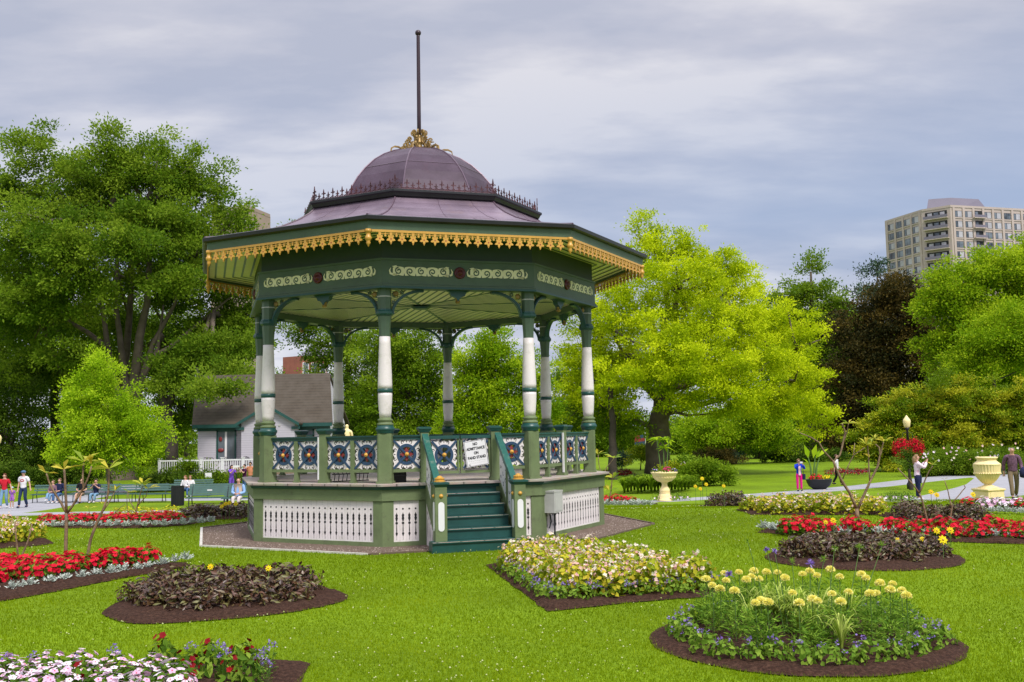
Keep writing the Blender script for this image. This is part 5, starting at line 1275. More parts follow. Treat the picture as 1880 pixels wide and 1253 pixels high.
def tree(kind, label, group, u, v, d, blobs, mat, seed, ncl=200, cr=1.0, nl=20000, L_=.25, bark='bark', r=.35, flat=.6, inner=.35, stems=None, nlimb=16, top=None, up=.5, droop=0., contrast=.35, cat='tree', bz=None, shell=.6, flare=1.6):
    p = dist(u, v, d); base = (p.x, p.y, gz(p.x, p.y) if bz is None else bz)
    o = thing(kind, label, cat, base, 0, group)
    V, F_, t, C, B = crown(blobs, d, base, ncl, cr, nl, L_, mat, seed, flat, inner, up, droop=droop, contrast=contrast, shell=shell)
    me = npmesh(kind + '_leaves', V - np.array(base), F_, M[mat], t); link('crown', me, o)
    g = random.Random(seed); m = MB(); bb = Vector(base)
    tp = dist(*top, d) if top else Vector((B[:, 0].mean(), d, B[:, 2].mean()))
    fork = bb.lerp(tp, .45) if not stems else None
    if r > 0:
        if stems is None:
            pts = [bb + (tp - bb) * t_ + Vector((g.uniform(-1, 1), g.uniform(-1, 1), 0)) * r * .5 * t_ for t_ in np.linspace(0, 1, 8)]
            pts[0] = bb + Vector((0, 0, -.2)); rr = [r * flare if i == 0 else r * (1.08 - .85 * i / 7) for i in range(8)]
            m.tube([tuple(q - bb) for q in pts], rr, 12)
            roots = pts[3:7]
        else:
            roots = []
            for S in stems:
                pts, ra, rb = S; W = [dist(a[0], a[1], d + (a[2] if len(a) > 2 else 0)) for a in pts]; fine = []
                for a, b in zip(W[:-1], W[1:]):
                    for t_ in (0, .33, .66): fine.append(a.lerp(b, t_) + Vector((g.uniform(-1, 1), 0, g.uniform(-1, 1))) * rb * .35 * (t_ > 0))
                fine.append(W[-1]); n = len(fine); m.tube([tuple(q - bb) for q in fine], [ra + (rb - ra) * i / (n - 1) for i in range(n)], 10); roots += [fine[-1], fine[int(n * .7)]]
        idx = list(range(len(C))); g.shuffle(idx)
        for i in idx[:nlimb]:
            c = Vector(C[i]); s = min(roots, key=lambda q: (q - c).length + g.uniform(0, 2)); mid = s.lerp(c, .5) + Vector((0, 0, -.06 * (c - s).length + g.uniform(-.2, .4)))
            r0 = r * .30; m.tube([tuple(s - bb), tuple(s.lerp(mid, .5) - bb), tuple(mid - bb), tuple(mid.lerp(c, .6) - bb), tuple(c - bb)], [r0, r0 * .75, r0 * .5, r0 * .35, r0 * .15], 5)
        m.build('trunk', M[bark], o, True)
    return o
# big elm behind on the left
tree('elm_tree', 'huge spreading elm with many rising grey stems, tallest tree beside the bandstand', None, 225, 884, 80,
     [(70, 300, 56, 50), (20, 350, 55, 55), (135, 350, 70, 60), (230, 310, 75, 55), (310, 330, 60, 55), (375, 345, 48, 48), (420, 400, 45, 45), (60, 430, 90, 60, -4), (150, 440, 90, 55, -5), (265, 410, 90, 60, -3), (345, 440, 80, 60, -2), (400, 500, 60, 60), (40, 530, 80, 70, -2), (140, 510, 60, 45, -5), (300, 520, 60, 45, 3), (110, 600, 60, 55, 4), (380, 590, 60, 50, 2), (330, 560, 40, 40, 4), (170, 580, 40, 45, 6), (20, 620, 60, 60), (350, 640, 60, 35, 3), (430, 620, 35, 45, 3), (60, 690, 60, 50, 6), (130, 670, 50, 40, 8), (250, 600, 90, 60, 9), (200, 700, 60, 50, 10), (300, 680, 60, 50, 9), (250, 480, 80, 60, 6), (230, 450, 80, 45, -6), (170, 545, 40, 30, -5), (330, 520, 50, 35, -5), (120, 640, 50, 40, -3), (380, 640, 50, 35, -4), (90, 560, 70, 50, -4), (40, 262, 24, 20), (80, 250, 20, 18), (210, 262, 28, 22), (280, 268, 28, 24), (355, 300, 26, 20), (440, 370, 22, 20), (110, 400, 90, 40, 4), (200, 390, 90, 50, 5), (310, 400, 80, 50, 5), (80, 480, 90, 50, 5), (370, 450, 60, 50, 5), (130, 320, 40, 30, 3), (200, 330, 40, 30, 3), (330, 350, 50, 40, 4), (450, 440, 30, 40), (445, 520, 36, 45, 3), (430, 590, 40, 50, 3), (465, 650, 22, 40, 5)],
     't_elm', 101, ncl=1500, cr=.95, nl=240000, L_=.27, r=.9, inner=.50, nlimb=60, contrast=.45,
     stems=[([(222, 892), (225, 868), (232, 830), (240, 770)], 1.35, .45), ([(240, 780), (248, 690), (256, 620), (270, 560), (275, 480), (268, 380)], .48, .12), ([(236, 780), (232, 700), (222, 640), (212, 560), (216, 480), (205, 380)], .36, .10), ([(232, 790), (215, 720), (200, 650), (188, 570), (182, 500), (150, 400)], .34, .08), ([(244, 770), (262, 690), (282, 630), (320, 560), (345, 480)], .32, .08), ([(262, 665), (310, 640), (370, 590), (430, 540)], .28, .06), ([(226, 720, 2), (236, 600, 3), (243, 500, 3), (245, 400, 3)], .36, .10), ([(200, 640), (160, 610), (110, 580), (60, 540)], .25, .06), ([(236, 740), (260, 700), (290, 640), (300, 560)], .28, .08)])
tree('lime_tree', 'tall mid-green tree with a straight grey trunk beside the cafe cottage', 'mid-green trees behind the bandstand', 318, 850, 76,
     [(330, 690, 55, 40), (395, 660, 45, 40), (420, 700, 45, 40, -3), (340, 760, 30, 40, 3), (300, 740, 30, 30, 3), (440, 735, 30, 25, -3), (400, 715, 40, 26, -9), (450, 640, 30, 50)], 't_elm', 102, ncl=190, cr=.9, nl=26000, L_=.24, r=.5, nlimb=18, bark='barkd', stems=[([(318, 852), (314, 800), (303, 740), (294, 700)], .50, .30), ([(305, 750), (330, 700), (360, 670)], .3, .08)])
tree('maple_tree', 'small bright green maple of egg shape in front of the huge elm', None, 205, 888, 60,
     [(190, 672, 26, 34), (188, 725, 58, 48), (180, 780, 75, 45), (225, 790, 62, 55), (150, 820, 62, 34), (215, 838, 72, 30), (125, 835, 38, 22), (255, 800, 40, 40), (150, 765, 32, 30)], 't_maple', 103, ncl=360, cr=.48, nl=52000, L_=.155, r=.16, inner=.3, nlimb=25, up=.6, flat=.75, contrast=.35)
# dark wood behind on the left
LW = 'shady trees behind the elm'
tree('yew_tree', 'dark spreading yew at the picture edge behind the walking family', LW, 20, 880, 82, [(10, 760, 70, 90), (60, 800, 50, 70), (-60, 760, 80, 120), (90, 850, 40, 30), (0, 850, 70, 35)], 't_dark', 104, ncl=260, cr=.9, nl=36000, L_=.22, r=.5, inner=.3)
tree('oak_tree', 'mid-green oak between the yew and the elm with a dark leaning trunk', LW, 105, 870, 90, [(40, 640, 80, 70), (90, 700, 60, 70), (-30, 600, 70, 90), (30, 560, 50, 50), (120, 620, 50, 60), (150, 690, 40, 60, 5)], 't_mid', 105, ncl=240, cr=1.1, nl=34000, L_=.27, bark='barkd', r=.5, top=(95, 560), contrast=.5)
for i, (lab, bl, mt) in enumerate((('shady tree filling the gap below the elm crown', [(200, 700, 80, 90), (150, 760, 60, 90), (270, 780, 70, 80), (200, 620, 90, 60)], 't_mid'), ('shady tree whose crown fills the space over the cottage roof', [(340, 640, 80, 60), (300, 600, 70, 60), (410, 650, 50, 40), (330, 800, 50, 60)], 't_mid'), ('distant mid-green tree whose crown passes behind the brown tower', [(-60, 480, 90, 110), (-20, 700, 90, 160)], 't_mid'), ('shady tree rising behind the low hedge left of the cottage', [(120, 840, 80, 40), (290, 840, 50, 50), (230, 850, 60, 30)], 't_dark'))):
    b0 = bl[0]; tree('shade_tree', lab, LW, b0[0], 870, 104 + 6 * i, bl, mt, 110 + i, ncl=170, cr=1.3, nl=24000, L_=.33, r=.4, bark='barkd', inner=.4)
# behind the bandstand
BWd = 'trees seen through the bandstand'
tree('ash_tree', 'light leafy tree with open sky gaps over the cottage ridge', BWd, 640, 870, 92, [(590, 640, 35, 40), (560, 600, 50, 26), (640, 640, 45, 55), (600, 700, 30, 35), (650, 720, 40, 50), (540, 430, 35, 30), (520, 690, 12, 25), (505, 600, 16, 40)], 't_elm', 120, ncl=150, cr=.9, nl=17000, L_=.26, r=.4, bark='barkd', top=(640, 560), contrast=.5)
tree('fir_tree', 'dark dense evergreen seen between the two front columns', BWd, 745, 862, 84, [(720, 640, 60, 60), (775, 650, 50, 60), (760, 720, 60, 60), (700, 740, 50, 60), (740, 800, 70, 45), (800, 760, 40, 60)], 't_mid', 121, ncl=300, cr=.9, nl=42000, L_=.24, r=.4, bark='barkd', contrast=.7)
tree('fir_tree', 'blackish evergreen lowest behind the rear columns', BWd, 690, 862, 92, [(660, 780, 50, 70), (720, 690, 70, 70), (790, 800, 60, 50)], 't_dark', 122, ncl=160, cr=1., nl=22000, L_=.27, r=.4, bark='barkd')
tree('linden_tree', 'bright green linden seen through the bandstand beside the right rear columns', BWd, 900, 868, 66, [(905, 640, 62, 42), (870, 690, 60, 50), (930, 700, 66, 55), (890, 760, 80, 55), (960, 770, 60, 50), (900, 820, 85, 30), (840, 790, 30, 40), (990, 700, 24, 50)], 't_bright', 123, ncl=380, cr=.62, nl=56000, L_=.19, r=.3, up=.6, contrast=.5)
tree('oak_tree', 'dark tree rising just behind the deck between bandstand and golden tree', BWd, 1125, 890, 66, [(1060, 690, 30, 40, 8), (1100, 740, 40, 40, 6), (1060, 760, 50, 50, 8), (1110, 790, 40, 24, 3), (1150, 775, 40, 22, 2), (1072, 600, 16, 28, 10)], 't_mid', 124, ncl=130, cr=.7, nl=15000, L_=.2, r=.22, bark='barkd', stems=[([(1128, 892), (1124, 850), (1126, 780), (1120, 700)], .34, .15)])
# golden tree
tree('golden_elm', 'broad golden-yellow leaved tree with a thick trunk beside the bandstand', None, 1207, 868, 70,
     [(1200, 450, 50, 40), (1255, 455, 45, 38), (1165, 490, 45, 40), (1310, 490, 52, 35), (1360, 520, 42, 35), (1230, 520, 90, 45, -3), (1150, 570, 70, 50, -3), (1320, 570, 90, 50, -3), (1410, 590, 65, 40), (1465, 620, 42, 32), (1240, 620, 90, 50, -5), (1090, 640, 60, 50), (1110, 560, 40, 50), (1400, 660, 85, 45, -3), (1470, 690, 42, 38), (1300, 680, 80, 45, -5), (1170, 690, 80, 45, -4), (1070, 700, 50, 40), (1480, 745, 42, 34), (1420, 740, 70, 32, -2), (1330, 740, 70, 28, -4), (1120, 740, 60, 26, -3), (1240, 740, 50, 22, -5), (1280, 560, 80, 60, 4), (1360, 640, 90, 60, 4), (1180, 640, 70, 60, 4), (1260, 690, 100, 50, 4), (1130, 690, 60, 50, 4), (1350, 700, 80, 40, -6), (1240, 670, 60, 40, -7), (1505, 770, 24, 22), (1190, 408, 16, 14), (1050, 740, 24, 26), (1085, 775, 20, 16)],
     't_yellow', 130, ncl=1500, cr=.62, nl=185000, L_=.19, r=.6, inner=.30, nlimb=70, flat=.55, contrast=.6, bark='bark', shell=.7,
     stems=[([(1207, 872), (1206, 820), (1210, 770), (1222, 700)], .95, .55), ([(1222, 705), (1215, 640), (1225, 560), (1215, 470)], .42, .08), ([(1222, 700), (1245, 640), (1240, 560), (1260, 480)], .40, .08), ([(1225, 700), (1290, 640), (1320, 560), (1340, 520)], .34, .06), ([(1226, 715), (1310, 690), (1400, 660), (1460, 640)], .34, .06), ([(1218, 760), (1300, 740), (1380, 715), (1450, 700)], .25, .05), ([(1206, 790), (1150, 765), (1100, 745)], .22, .05), ([(1212, 740), (1160, 680), (1120, 600)], .3, .06)])
GW = 'green trees behind the lawn'
tree('oak_tree', 'mid-green tree filling the gap between the golden tree and the copper tree', GW, 1540, 855, 122, [(1440, 640, 60, 50), (1540, 660, 50, 60), (1560, 600, 26, 40), (1480, 700, 90, 60), (1400, 600, 40, 50), (1560, 740, 50, 60)], 't_mid', 139, ncl=380, cr=1.2, nl=52000, L_=.34, r=.45, bark='barkd', contrast=.5)
tree('dawn_redwood', 'feathery pointed tree standing apart against the sky', GW, 1490, 860, 112, [(1487, 495, 20, 26), (1490, 540, 50, 32), (1460, 580, 55, 35), (1530, 580, 45, 32), (1500, 640, 75, 50), (1500, 720, 80, 70), (1430, 560, 22, 30), (1545, 620, 30, 60)], 't_elm', 131, ncl=420, cr=1.0, nl=60000, L_=.33, r=.5, contrast=.5, top=(1488, 500))
tree('copper_beech', 'dark copper-brown tree below the apartment tower', None, 1640, 850, 100, [(1640, 530, 50, 30), (1620, 580, 60, 45), (1660, 610, 60, 55), (1600, 650, 62, 55), (1650, 690, 85, 60), (1590, 740, 62, 55), (1690, 750, 60, 50), (1560, 800, 40, 40), (1570, 700, 50, 60), (1600, 610, 50, 40), (1700, 640, 40, 50), (1660, 560, 50, 30)], 't_copper', 132, ncl=620, cr=1.1, nl=95000, L_=.29, r=.55, bark='barkd', contrast=.75)
tree('blue_fir', 'bluish fir tip poking above the copper tree', GW, 1612, 850, 118, [(1600, 500, 22, 14), (1618, 490, 14, 14), (1585, 540, 24, 16), (1610, 545, 30, 30), (1575, 600, 26, 40)], 't_blue', 133, ncl=70, cr=1.0, nl=7000, L_=.3, r=.3, top=(1612, 485))
tree('chestnut_tree', 'big rounded bright green tree at the picture edge before the tower', GW, 1830, 850, 86, [(1760, 530, 62, 45), (1840, 500, 62, 48), (1720, 560, 34, 34), (1790, 600, 80, 55), (1870, 590, 70, 65), (1740, 640, 45, 45), (1820, 670, 90, 55), (1900, 500, 60, 60), (1900, 690, 60, 60), (1780, 720, 60, 30)], 't_bright', 134, ncl=800, cr=1.0, nl=125000, L_=.26, r=.5, contrast=.55, bark='barkd')
tree('chestnut_tree', 'yellow-green tree spur in front of the rounded tree at the picture edge', GW, 1850, 850, 78, [(1800, 620, 50, 28), (1850, 590, 40, 26), (1790, 660, 36, 24), (1760, 690, 26, 16), (1880, 640, 50, 50)], 't_bright', 135, ncl=230, cr=.8, nl=30000, L_=.22, r=.25, bark='barkd')
tree('park_tree', 'slender pale-trunked tree under the skirts of the golden tree', GW, 1348, 862, 90, [(1310, 790, 60, 32), (1370, 800, 60, 28), (1420, 790, 50, 34), (1270, 800, 40, 30), (1350, 760, 60, 30)], 't_bright', 136, ncl=200, cr=.85, nl=26000, L_=.24, r=.30, bark='barkp', flare=1.1)
tree('park_tree', 'small green tree with drooping branches behind the pale trunk', GW, 1392, 855, 104, [(1400, 800, 45, 36), (1440, 810, 45, 26), (1380, 770, 50, 40)], 't_mid', 137, ncl=110, cr=1., nl=14000, L_=.27, r=.35, bark='barkd')
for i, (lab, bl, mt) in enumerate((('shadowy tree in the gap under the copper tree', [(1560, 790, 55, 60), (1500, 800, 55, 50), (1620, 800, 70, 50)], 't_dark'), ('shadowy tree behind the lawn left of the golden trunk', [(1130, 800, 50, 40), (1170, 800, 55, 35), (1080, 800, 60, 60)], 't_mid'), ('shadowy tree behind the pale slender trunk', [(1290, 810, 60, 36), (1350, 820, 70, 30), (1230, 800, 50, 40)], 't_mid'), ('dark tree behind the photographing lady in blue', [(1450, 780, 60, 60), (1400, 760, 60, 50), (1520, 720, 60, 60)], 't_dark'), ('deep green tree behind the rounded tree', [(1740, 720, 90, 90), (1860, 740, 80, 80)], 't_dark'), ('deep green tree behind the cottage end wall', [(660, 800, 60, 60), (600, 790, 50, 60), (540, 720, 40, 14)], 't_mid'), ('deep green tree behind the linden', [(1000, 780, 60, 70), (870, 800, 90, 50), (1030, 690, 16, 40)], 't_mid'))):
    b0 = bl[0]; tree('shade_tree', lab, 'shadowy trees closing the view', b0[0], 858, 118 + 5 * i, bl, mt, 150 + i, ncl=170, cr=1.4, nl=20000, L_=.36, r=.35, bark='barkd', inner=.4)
def shrub(lab, u, v, d, blobs, mat, seed, ncl=60, cr=.4, nl=7000, L_=.14, name='shrub', group='shrubs round the lawn', flat=.6, up=.5, contrast=.35, bz=None, shell=.6, inner=.35):
    return tree(name, lab, group, u, v, d, blobs, mat, seed, ncl=ncl, cr=cr, nl=nl, L_=L_, r=.05, nlimb=8, cat='shrub', flat=flat, up=up, contrast=contrast, bark='barkd', bz=bz, shell=shell, inner=inner)
tree('rhododendron', 'huge mounded rhododendron with yellowish tips behind the roses', None, 1740, 862, 71, [(1740, 740, 75, 38), (1810, 750, 75, 42), (1670, 770, 65, 45), (1640, 800, 60, 40), (1880, 750, 60, 48), (1720, 800, 90, 40), (1800, 800, 80, 40), (1620, 830, 44, 26), (1900, 800, 60, 50)], 't_olive', 160, ncl=900, cr=.62, nl=150000, L_=.19, r=.2, flat=.36, inner=.45, up=1.4, cat='shrub', contrast=.75, shell=.8, bark='barkd')
shrub('low rounded shrub with feathery tops right of the low yellow urn', 1290, 885, 57, [(1270, 866, 34, 16), (1310, 868, 34, 16), (1290, 858, 34, 12)], 't_mid', 161, nl=12000, contrast=.6)
shrub('dark clipped shrub in front of the golden trunk', 1240, 880, 60, [(1235, 875, 26, 16), (1250, 868, 22, 16)], 't_olive', 162)
shrub('bluish shrub behind the dark trunk by the deck', 1142, 848, 82, [(1140, 842, 18, 12)], 't_blue', 163, ncl=30, nl=3000)
shrub('olive shrub left of the golden trunk', 1175, 850, 80, [(1172, 838, 26, 16), (1185, 828, 20, 14)], 't_olive', 164, ncl=50, nl=5000)
shrub('brown-leaved shrub behind the lawn under the golden tree', 1310, 850, 88, [(1305, 836, 36, 13), (1330, 840, 30, 12)], 't_copper', 165, nl=7000)
shrub('bluish low shrub beside the brown-leaved shrub', 1350, 848, 90, [(1345, 838, 24, 10)], 't_blue', 166, ncl=30, nl=3000)
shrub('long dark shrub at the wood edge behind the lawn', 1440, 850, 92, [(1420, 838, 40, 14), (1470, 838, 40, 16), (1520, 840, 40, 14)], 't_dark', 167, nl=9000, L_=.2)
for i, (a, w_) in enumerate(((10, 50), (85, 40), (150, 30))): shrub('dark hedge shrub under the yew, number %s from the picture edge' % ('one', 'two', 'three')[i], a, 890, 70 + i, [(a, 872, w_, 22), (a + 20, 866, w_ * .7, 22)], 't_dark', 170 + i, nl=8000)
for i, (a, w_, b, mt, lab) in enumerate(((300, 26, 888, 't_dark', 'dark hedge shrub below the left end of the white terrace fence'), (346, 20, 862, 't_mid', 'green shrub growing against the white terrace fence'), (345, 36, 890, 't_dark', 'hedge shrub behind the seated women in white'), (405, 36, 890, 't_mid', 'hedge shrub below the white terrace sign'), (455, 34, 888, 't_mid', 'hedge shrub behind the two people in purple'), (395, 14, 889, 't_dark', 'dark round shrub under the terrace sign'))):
    shrub(lab, a, 898, 62 if i != 1 else 63.5, [(a, b, w_, 15)], mt, 180 + i, ncl=50, nl=7000)
for i, (a, b, c) in enumerate(((1695, 850, 20), (1720, 846, 24), (1750, 846, 24), (1780, 848, 26), (1812, 846, 22), (1850, 843, 22), (1705, 854, 20), (1765, 854, 26))):
    o = shrub('rose bush with pink blooms in the mulch bed behind the big urn, plant %s' % ('one', 'two', 'three', 'four', 'five', 'six', 'seven', 'eight')[i] if False else 'rose bush with pink blooms in the mulch bed below the rhododendron', a, 862, 63 + (i % 3) * .6, [(a, b, c * .9, 17), (a, b + 8, c, 12)], 't_elm', 190 + i, ncl=80, nl=8000, L_=.12, name='rose_bush', group='rose bushes below the rhododendron')
    g = np.random.default_rng(200 + i); n = 6; b_ = NP(); c0 = dist(a, b - 14, 62.4 + (i % 3) * .6) - o.location; P = np.array([tuple(c0)] * n) + g.standard_normal((n, 3)) * [.45, .2, .22]
    blossoms(b_, P, unit(g.standard_normal((n, 3)) * .4 + [0, -1, .5]), .085, 6, .9, cup=.4, rg=g); link('blossoms', b_.mesh('rose_blooms', M['f_pink'] if i % 2 else M['f_white']), o)
soil(strip(1690, 1800, 872, .9), mound=.05, step=.4)
HOS = [proto('strap_plant', [('leaves', tuft(s, 90, .30, 't_mid', .04))]) for s in (211, 212)]
for i, u in enumerate([1146 + 6.2 * q for q in range(20)]):
    p = dist(u, 890, 51 + (i % 4) * .8); place(rnd.choice(HOS), p.x, p.y, rnd.uniform(0, 6), rnd.uniform(2.0, 2.6), 'dark strap-leaved plant round the foot of the golden tree behind the low urn', 'plant', 'strap-leaved plants behind the low urn')
FG = [twocolour(s, 'f_darkred', name='begonia', leaf='f_coleus', nf=16, r=.3, h=.3, size=.06) for s in (221, 222)]
for i in range(10): p = dist(1522 + 7.5 * i, 876, 66 + (i % 2)); place(FG[i % 2], p.x, p.y, i, 1.2, 'dark red begonia in the row behind the bowl planter', 'flowers', 'dark red begonias behind the bowl planter')
for i in range(9): p = dist(1112 + 5.5 * i, 866, 70 + (i % 2)); place(FG[i % 2], p.x, p.y, i, 1.4, 'dark red bedding plant in the patch beside the dark trunk', 'flowers', 'dark red plants beside the dark trunk')
GLP = [twocolour(s, 'f_white', name='shrublet', leaf='f_green', nf=3, r=.3, h=.4, size=.05) for s in (231,)]
for i in range(12): p = dist(1628 + 4 * i, 925, 34.5 + (i % 2) * .5); place(GLP[0], p.x, p.y, i, .9, 'low green plant in the strip left of the photographing woman', 'plant', 'low green plants beside the photographing woman')
for i in range(11): p = dist(1205 + 9 * i if i < 7 else 1150 + 9 * i, 915, 42 + (i % 3) * .4); place(GLP[0], p.x, p.y, i * 2, .9, 'wispy green plant at the foot of the low yellow urn', 'plant', 'wispy plants round the low urn')
WR = [twocolour(s, 'f_white', name='impatiens', leaf='f_green', nf=12, r=.35, h=.35, size=.09) for s in (241,)]
for i in range(8): p = dist(1228 + 9 * i, 850, 86); place(WR[0], p.x, p.y, i * 2, 1.1, 'white flowering plant in the distant row under the golden tree', 'flowers', 'white flowers in the distant row')

# ------------------------------------------------------------------ BUILDINGS
def wallquad(m, a, b, z0, z1, th=.3, k=0):
    a = Vector((a[0], a[1], 0)); b = Vector((b[0], b[1], 0)); d = (b - a).normalized(); n_ = Vector((d.y, -d.x, 0)); return a, b, d, n_
def frameM(a, b):
    a, b, d, n_ = wallquad(None, a, b, 0, 0); return Matrix.Translation(a) @ Matrix(((d.x, -n_.x, 0, 0), (d.y, -n_.y, 0, 0), (0, 0, 1, 0), (0, 0, 0, 1))), (b - a).length   # local -Y points out
tw = thing('apartment_tower', 'tan apartment tower with stacked balconies and grey rooftop box beyond the trees', 'building', tuple(dist(1752, 800, 271))[:2] + (-1.3,))
ob_ = tw.location
def tp(u, Y): q = dist(u + 17, 800, Y); return (q.x - ob_.x, q.y - ob_.y)
TP = [tp(1628, 291), tp(1698, 276), tp(1752, 270.8), tp(1925, 279.5), tp(1960, 310), tp(1640, 325)]
H_ = 61.6 + 1.3; m = MB(); m.slab(TP, 0, H_); m.build('wall', M['concrete'], tw)
m = MB(); m.slab([(x * 1.004, y * 1.0 - .15) for x, y in TP], H_ - .25, H_ + .35); m.build('parapet', M['concrete'], tw)
m = MB(); c0, c1, c2, c3 = tp(1706, 281), tp(1756, 279), tp(1828, 283), tp(1760, 300)
top_ = [tp(1712, 282), tp(1754, 280.5), tp(1806, 283), tp(1760, 298)]
m.add([(*q, H_) for q in (c0, c1, c2, c3)] + [(*q, H_ + 4.6) for q in top_], [(0, 1, 5, 4), (1, 2, 6, 5), (2, 3, 7, 6), (3, 0, 4, 7), (4, 5, 6, 7)]); m.build('roof_housing', M['penthouse'], tw)
def winrow(A, B, ncol, nrow, w_, hh, fz=2.85, skip=(), m0=.06):
    Mx, Ln = frameM(A, B); Mx = Mx
    for c in range(ncol):
        if c in skip: continue
        x = Ln * (m0 + (1 - 2 * m0) * (c + .5) / ncol)
        for r_ in range(nrow):
            z = H_ - 1.15 - r_ * fz; m = MB(); m.M = Mx
            m.box(x - w_ / 2, x + w_ / 2, -.05, .2, z - hh, z, 0); q = rnd.random()
            m.box(x - w_ / 2 + .08, x - w_ * .18, -.06, 0, z - hh + .1, z - .1, 1); m.box(x - w_ * .12, x + w_ / 2 - .08, -.06, 0, z - hh + .1, z - .1, 1 if q < .35 else 2)
            m.box(x - w_ / 2 - .1, x + w_ / 2 + .1, -.16, 0, z - hh - .35, z - hh - .02, 3)
            m.build('window', [M['gutter'], M['glass'], M['curtain'], M['concrete']], tw)
def pilasters(A, B, n, m0=.06, w_=.35):
    Mx, Ln = frameM(A, B); m = MB(); m.M = Mx
    for c in range(n + 1): x = Ln * (m0 + (1 - 2 * m0) * c / n); m.box(x - w_, x + w_, -.22, 0, H_ - 40, H_ - .3)
    m.build('pilaster', M['concrete'], tw)
winrow(TP[0], TP[1], 4, 9, 2.6, 1.85); pilasters(TP[0], TP[1], 4)
winrow(TP[2], TP[3], 9, 6, 2.3, 1.8, skip=(2,), m0=.03); pilasters(TP[2], TP[3], 9, m0=.03)
Mx, Ln = frameM(TP[1], TP[2])
for r_ in range(8):
    z = H_ - .9 - r_ * 2.85; m = MB(); m.M = Mx
    m.box(Ln * .12, Ln * .88, -.08, .1, z - 2.0, z, 0); m.box(Ln * .08, Ln * .92, -1.1, 0, z - 2.25, z - 2.0, 1); m.box(Ln * .08, Ln * .92, -1.12, -1.05, z - 1.95, z - 1.25, 2)
    for q in range(3): m.box(Ln * (.2 + .22 * q), Ln * (.36 + .22 * q), -.10, -.08, z - 1.9, z - .3, 3 if q % 2 else 4)
    m.build('balcony', [M['black'], M['concrete'], M['penthouse'], M['glass'], M['curtain']], tw)
Mx, Ln = frameM(TP[2], TP[3]); xb = Ln * (.03 + .94 * 2.5 / 9)
for r_ in range(6):
    z = H_ - .9 - r_ * 2.85; m = MB(); m.M = Mx; m.box(xb - 1.9, xb + 1.9, -.08, .1, z - 2.0, z, 0); m.box(xb - 2, xb + 2, -1., 0, z - 2.25, z - 2.0, 1); m.box(xb - 2, xb + 2, -1.02, -.97, z - 1.95, z - 1.3, 2)
    m.box(xb - 1., xb - .1, -.10, -.08, z - 1.9, z - .3, 3); m.build('balcony', [M['black'], M['concrete'], M['penthouse'], M['glass']], tw)
def tp(u, Y): q = dist(u, 800, Y); return (q.x - ob_.x, q.y - ob_.y)
bt = thing('brown_tower', 'brown brick tower block showing past the elm crown', 'building', tuple(dist(460, 800, 220))[:2] + (-1.3,)); ob_ = bt.location
TP = [tp(385, 226), tp(452, 222), tp(495, 232), tp(470, 250), tp(400, 250)]; H_ = 2 + (801 - 376) * 222 / 1830 + 1.3
m = MB(); m.slab(TP, 0, H_); m.build('wall', M['brown'], bt)
m = MB(); m.slab([(x, y - .2) for x, y in TP], H_ - .3, H_ + .5); m.build('parapet', M['brown'], bt)
Mx, Ln = frameM(TP[0], TP[1])
for c in range(3):
    for r_ in range(7): z = H_ - 3 - r_ * 3.3 if r_ < 3 else H_ - 16 - r_ * 3.0; m = MB(); m.M = Mx; x = Ln * (c + .6) / 3; m.box(x - 1, x + 1, -.08, .1, z - 1.6, z, 0); m.box(x - .9, x - .05, -.1, -.06, z - 1.5, z - .1, 1); m.box(x + .05, x + .9, -.1, -.06, z - 1.5, z - .1, 1); m.build('window', [M['wbright'], M['curtain']], bt)
Mx, Ln = frameM(TP[1], TP[2])
for r_ in range(6): z = H_ - 3 - r_ * 3.3; m = MB(); m.M = Mx; m.box(.8, 3.0, -.08, .1, z - 1.6, z, 0); m.box(.9, 2.9, -.1, -.06, z - 1.5, z - .1, 1); m.build('window', [M['brown'], M['glass']], bt)
rb = thing('brick_building', 'red brick building with grey roof glimpsed above the cottage roof', 'building', tuple(dist(560, 800, 140))[:2] + (-1.3,)); ob_ = rb.location
TP = [tp(519, 141), tp(553, 139), tp(600, 142), tp(600, 155), tp(519, 155)]; zt = 2 + (801 - 657) * 140 / 1830 + 1.3
m = MB(); m.slab(TP, 0, zt); m.build('wall', M['brick'], rb)
m = MB(); q0, q1 = tp(552, 138.6), tp(602, 141.5); m.add([(*q0, zt), (*q1, zt), (q1[0], q1[1] + 6, zt), (q0[0], q0[1] + 6, zt), (q0[0] + 1, q0[1] + 2, zt + 1.6), (q1[0] - 1, q1[1] + 2, zt + 1.6)], [(0, 1, 5, 4), (2, 3, 4, 5), (0, 4, 3), (1, 2, 5)]); m.build('roof', M['penthouse'], rb)
Mx, Ln = frameM(TP[1], TP[2])
for c in range(3):
    m = MB(); m.M = Mx; x = Ln * (c + .5) / 3; m.box(x - .5, x + .5, -.06, .1, zt - 2.6, zt - .9, 0); m.box(x - .4, x + .4, -.08, -.05, zt - 2.5, zt - 1.0, 1); m.build('window', [M['wbright'], M['glass']], rb)
m = MB(); m.M = Mx; m.box(Ln * .3, Ln * .8, -.3, 0, zt - .5, zt + .1); m.build('red_awning', M['red'], rb)
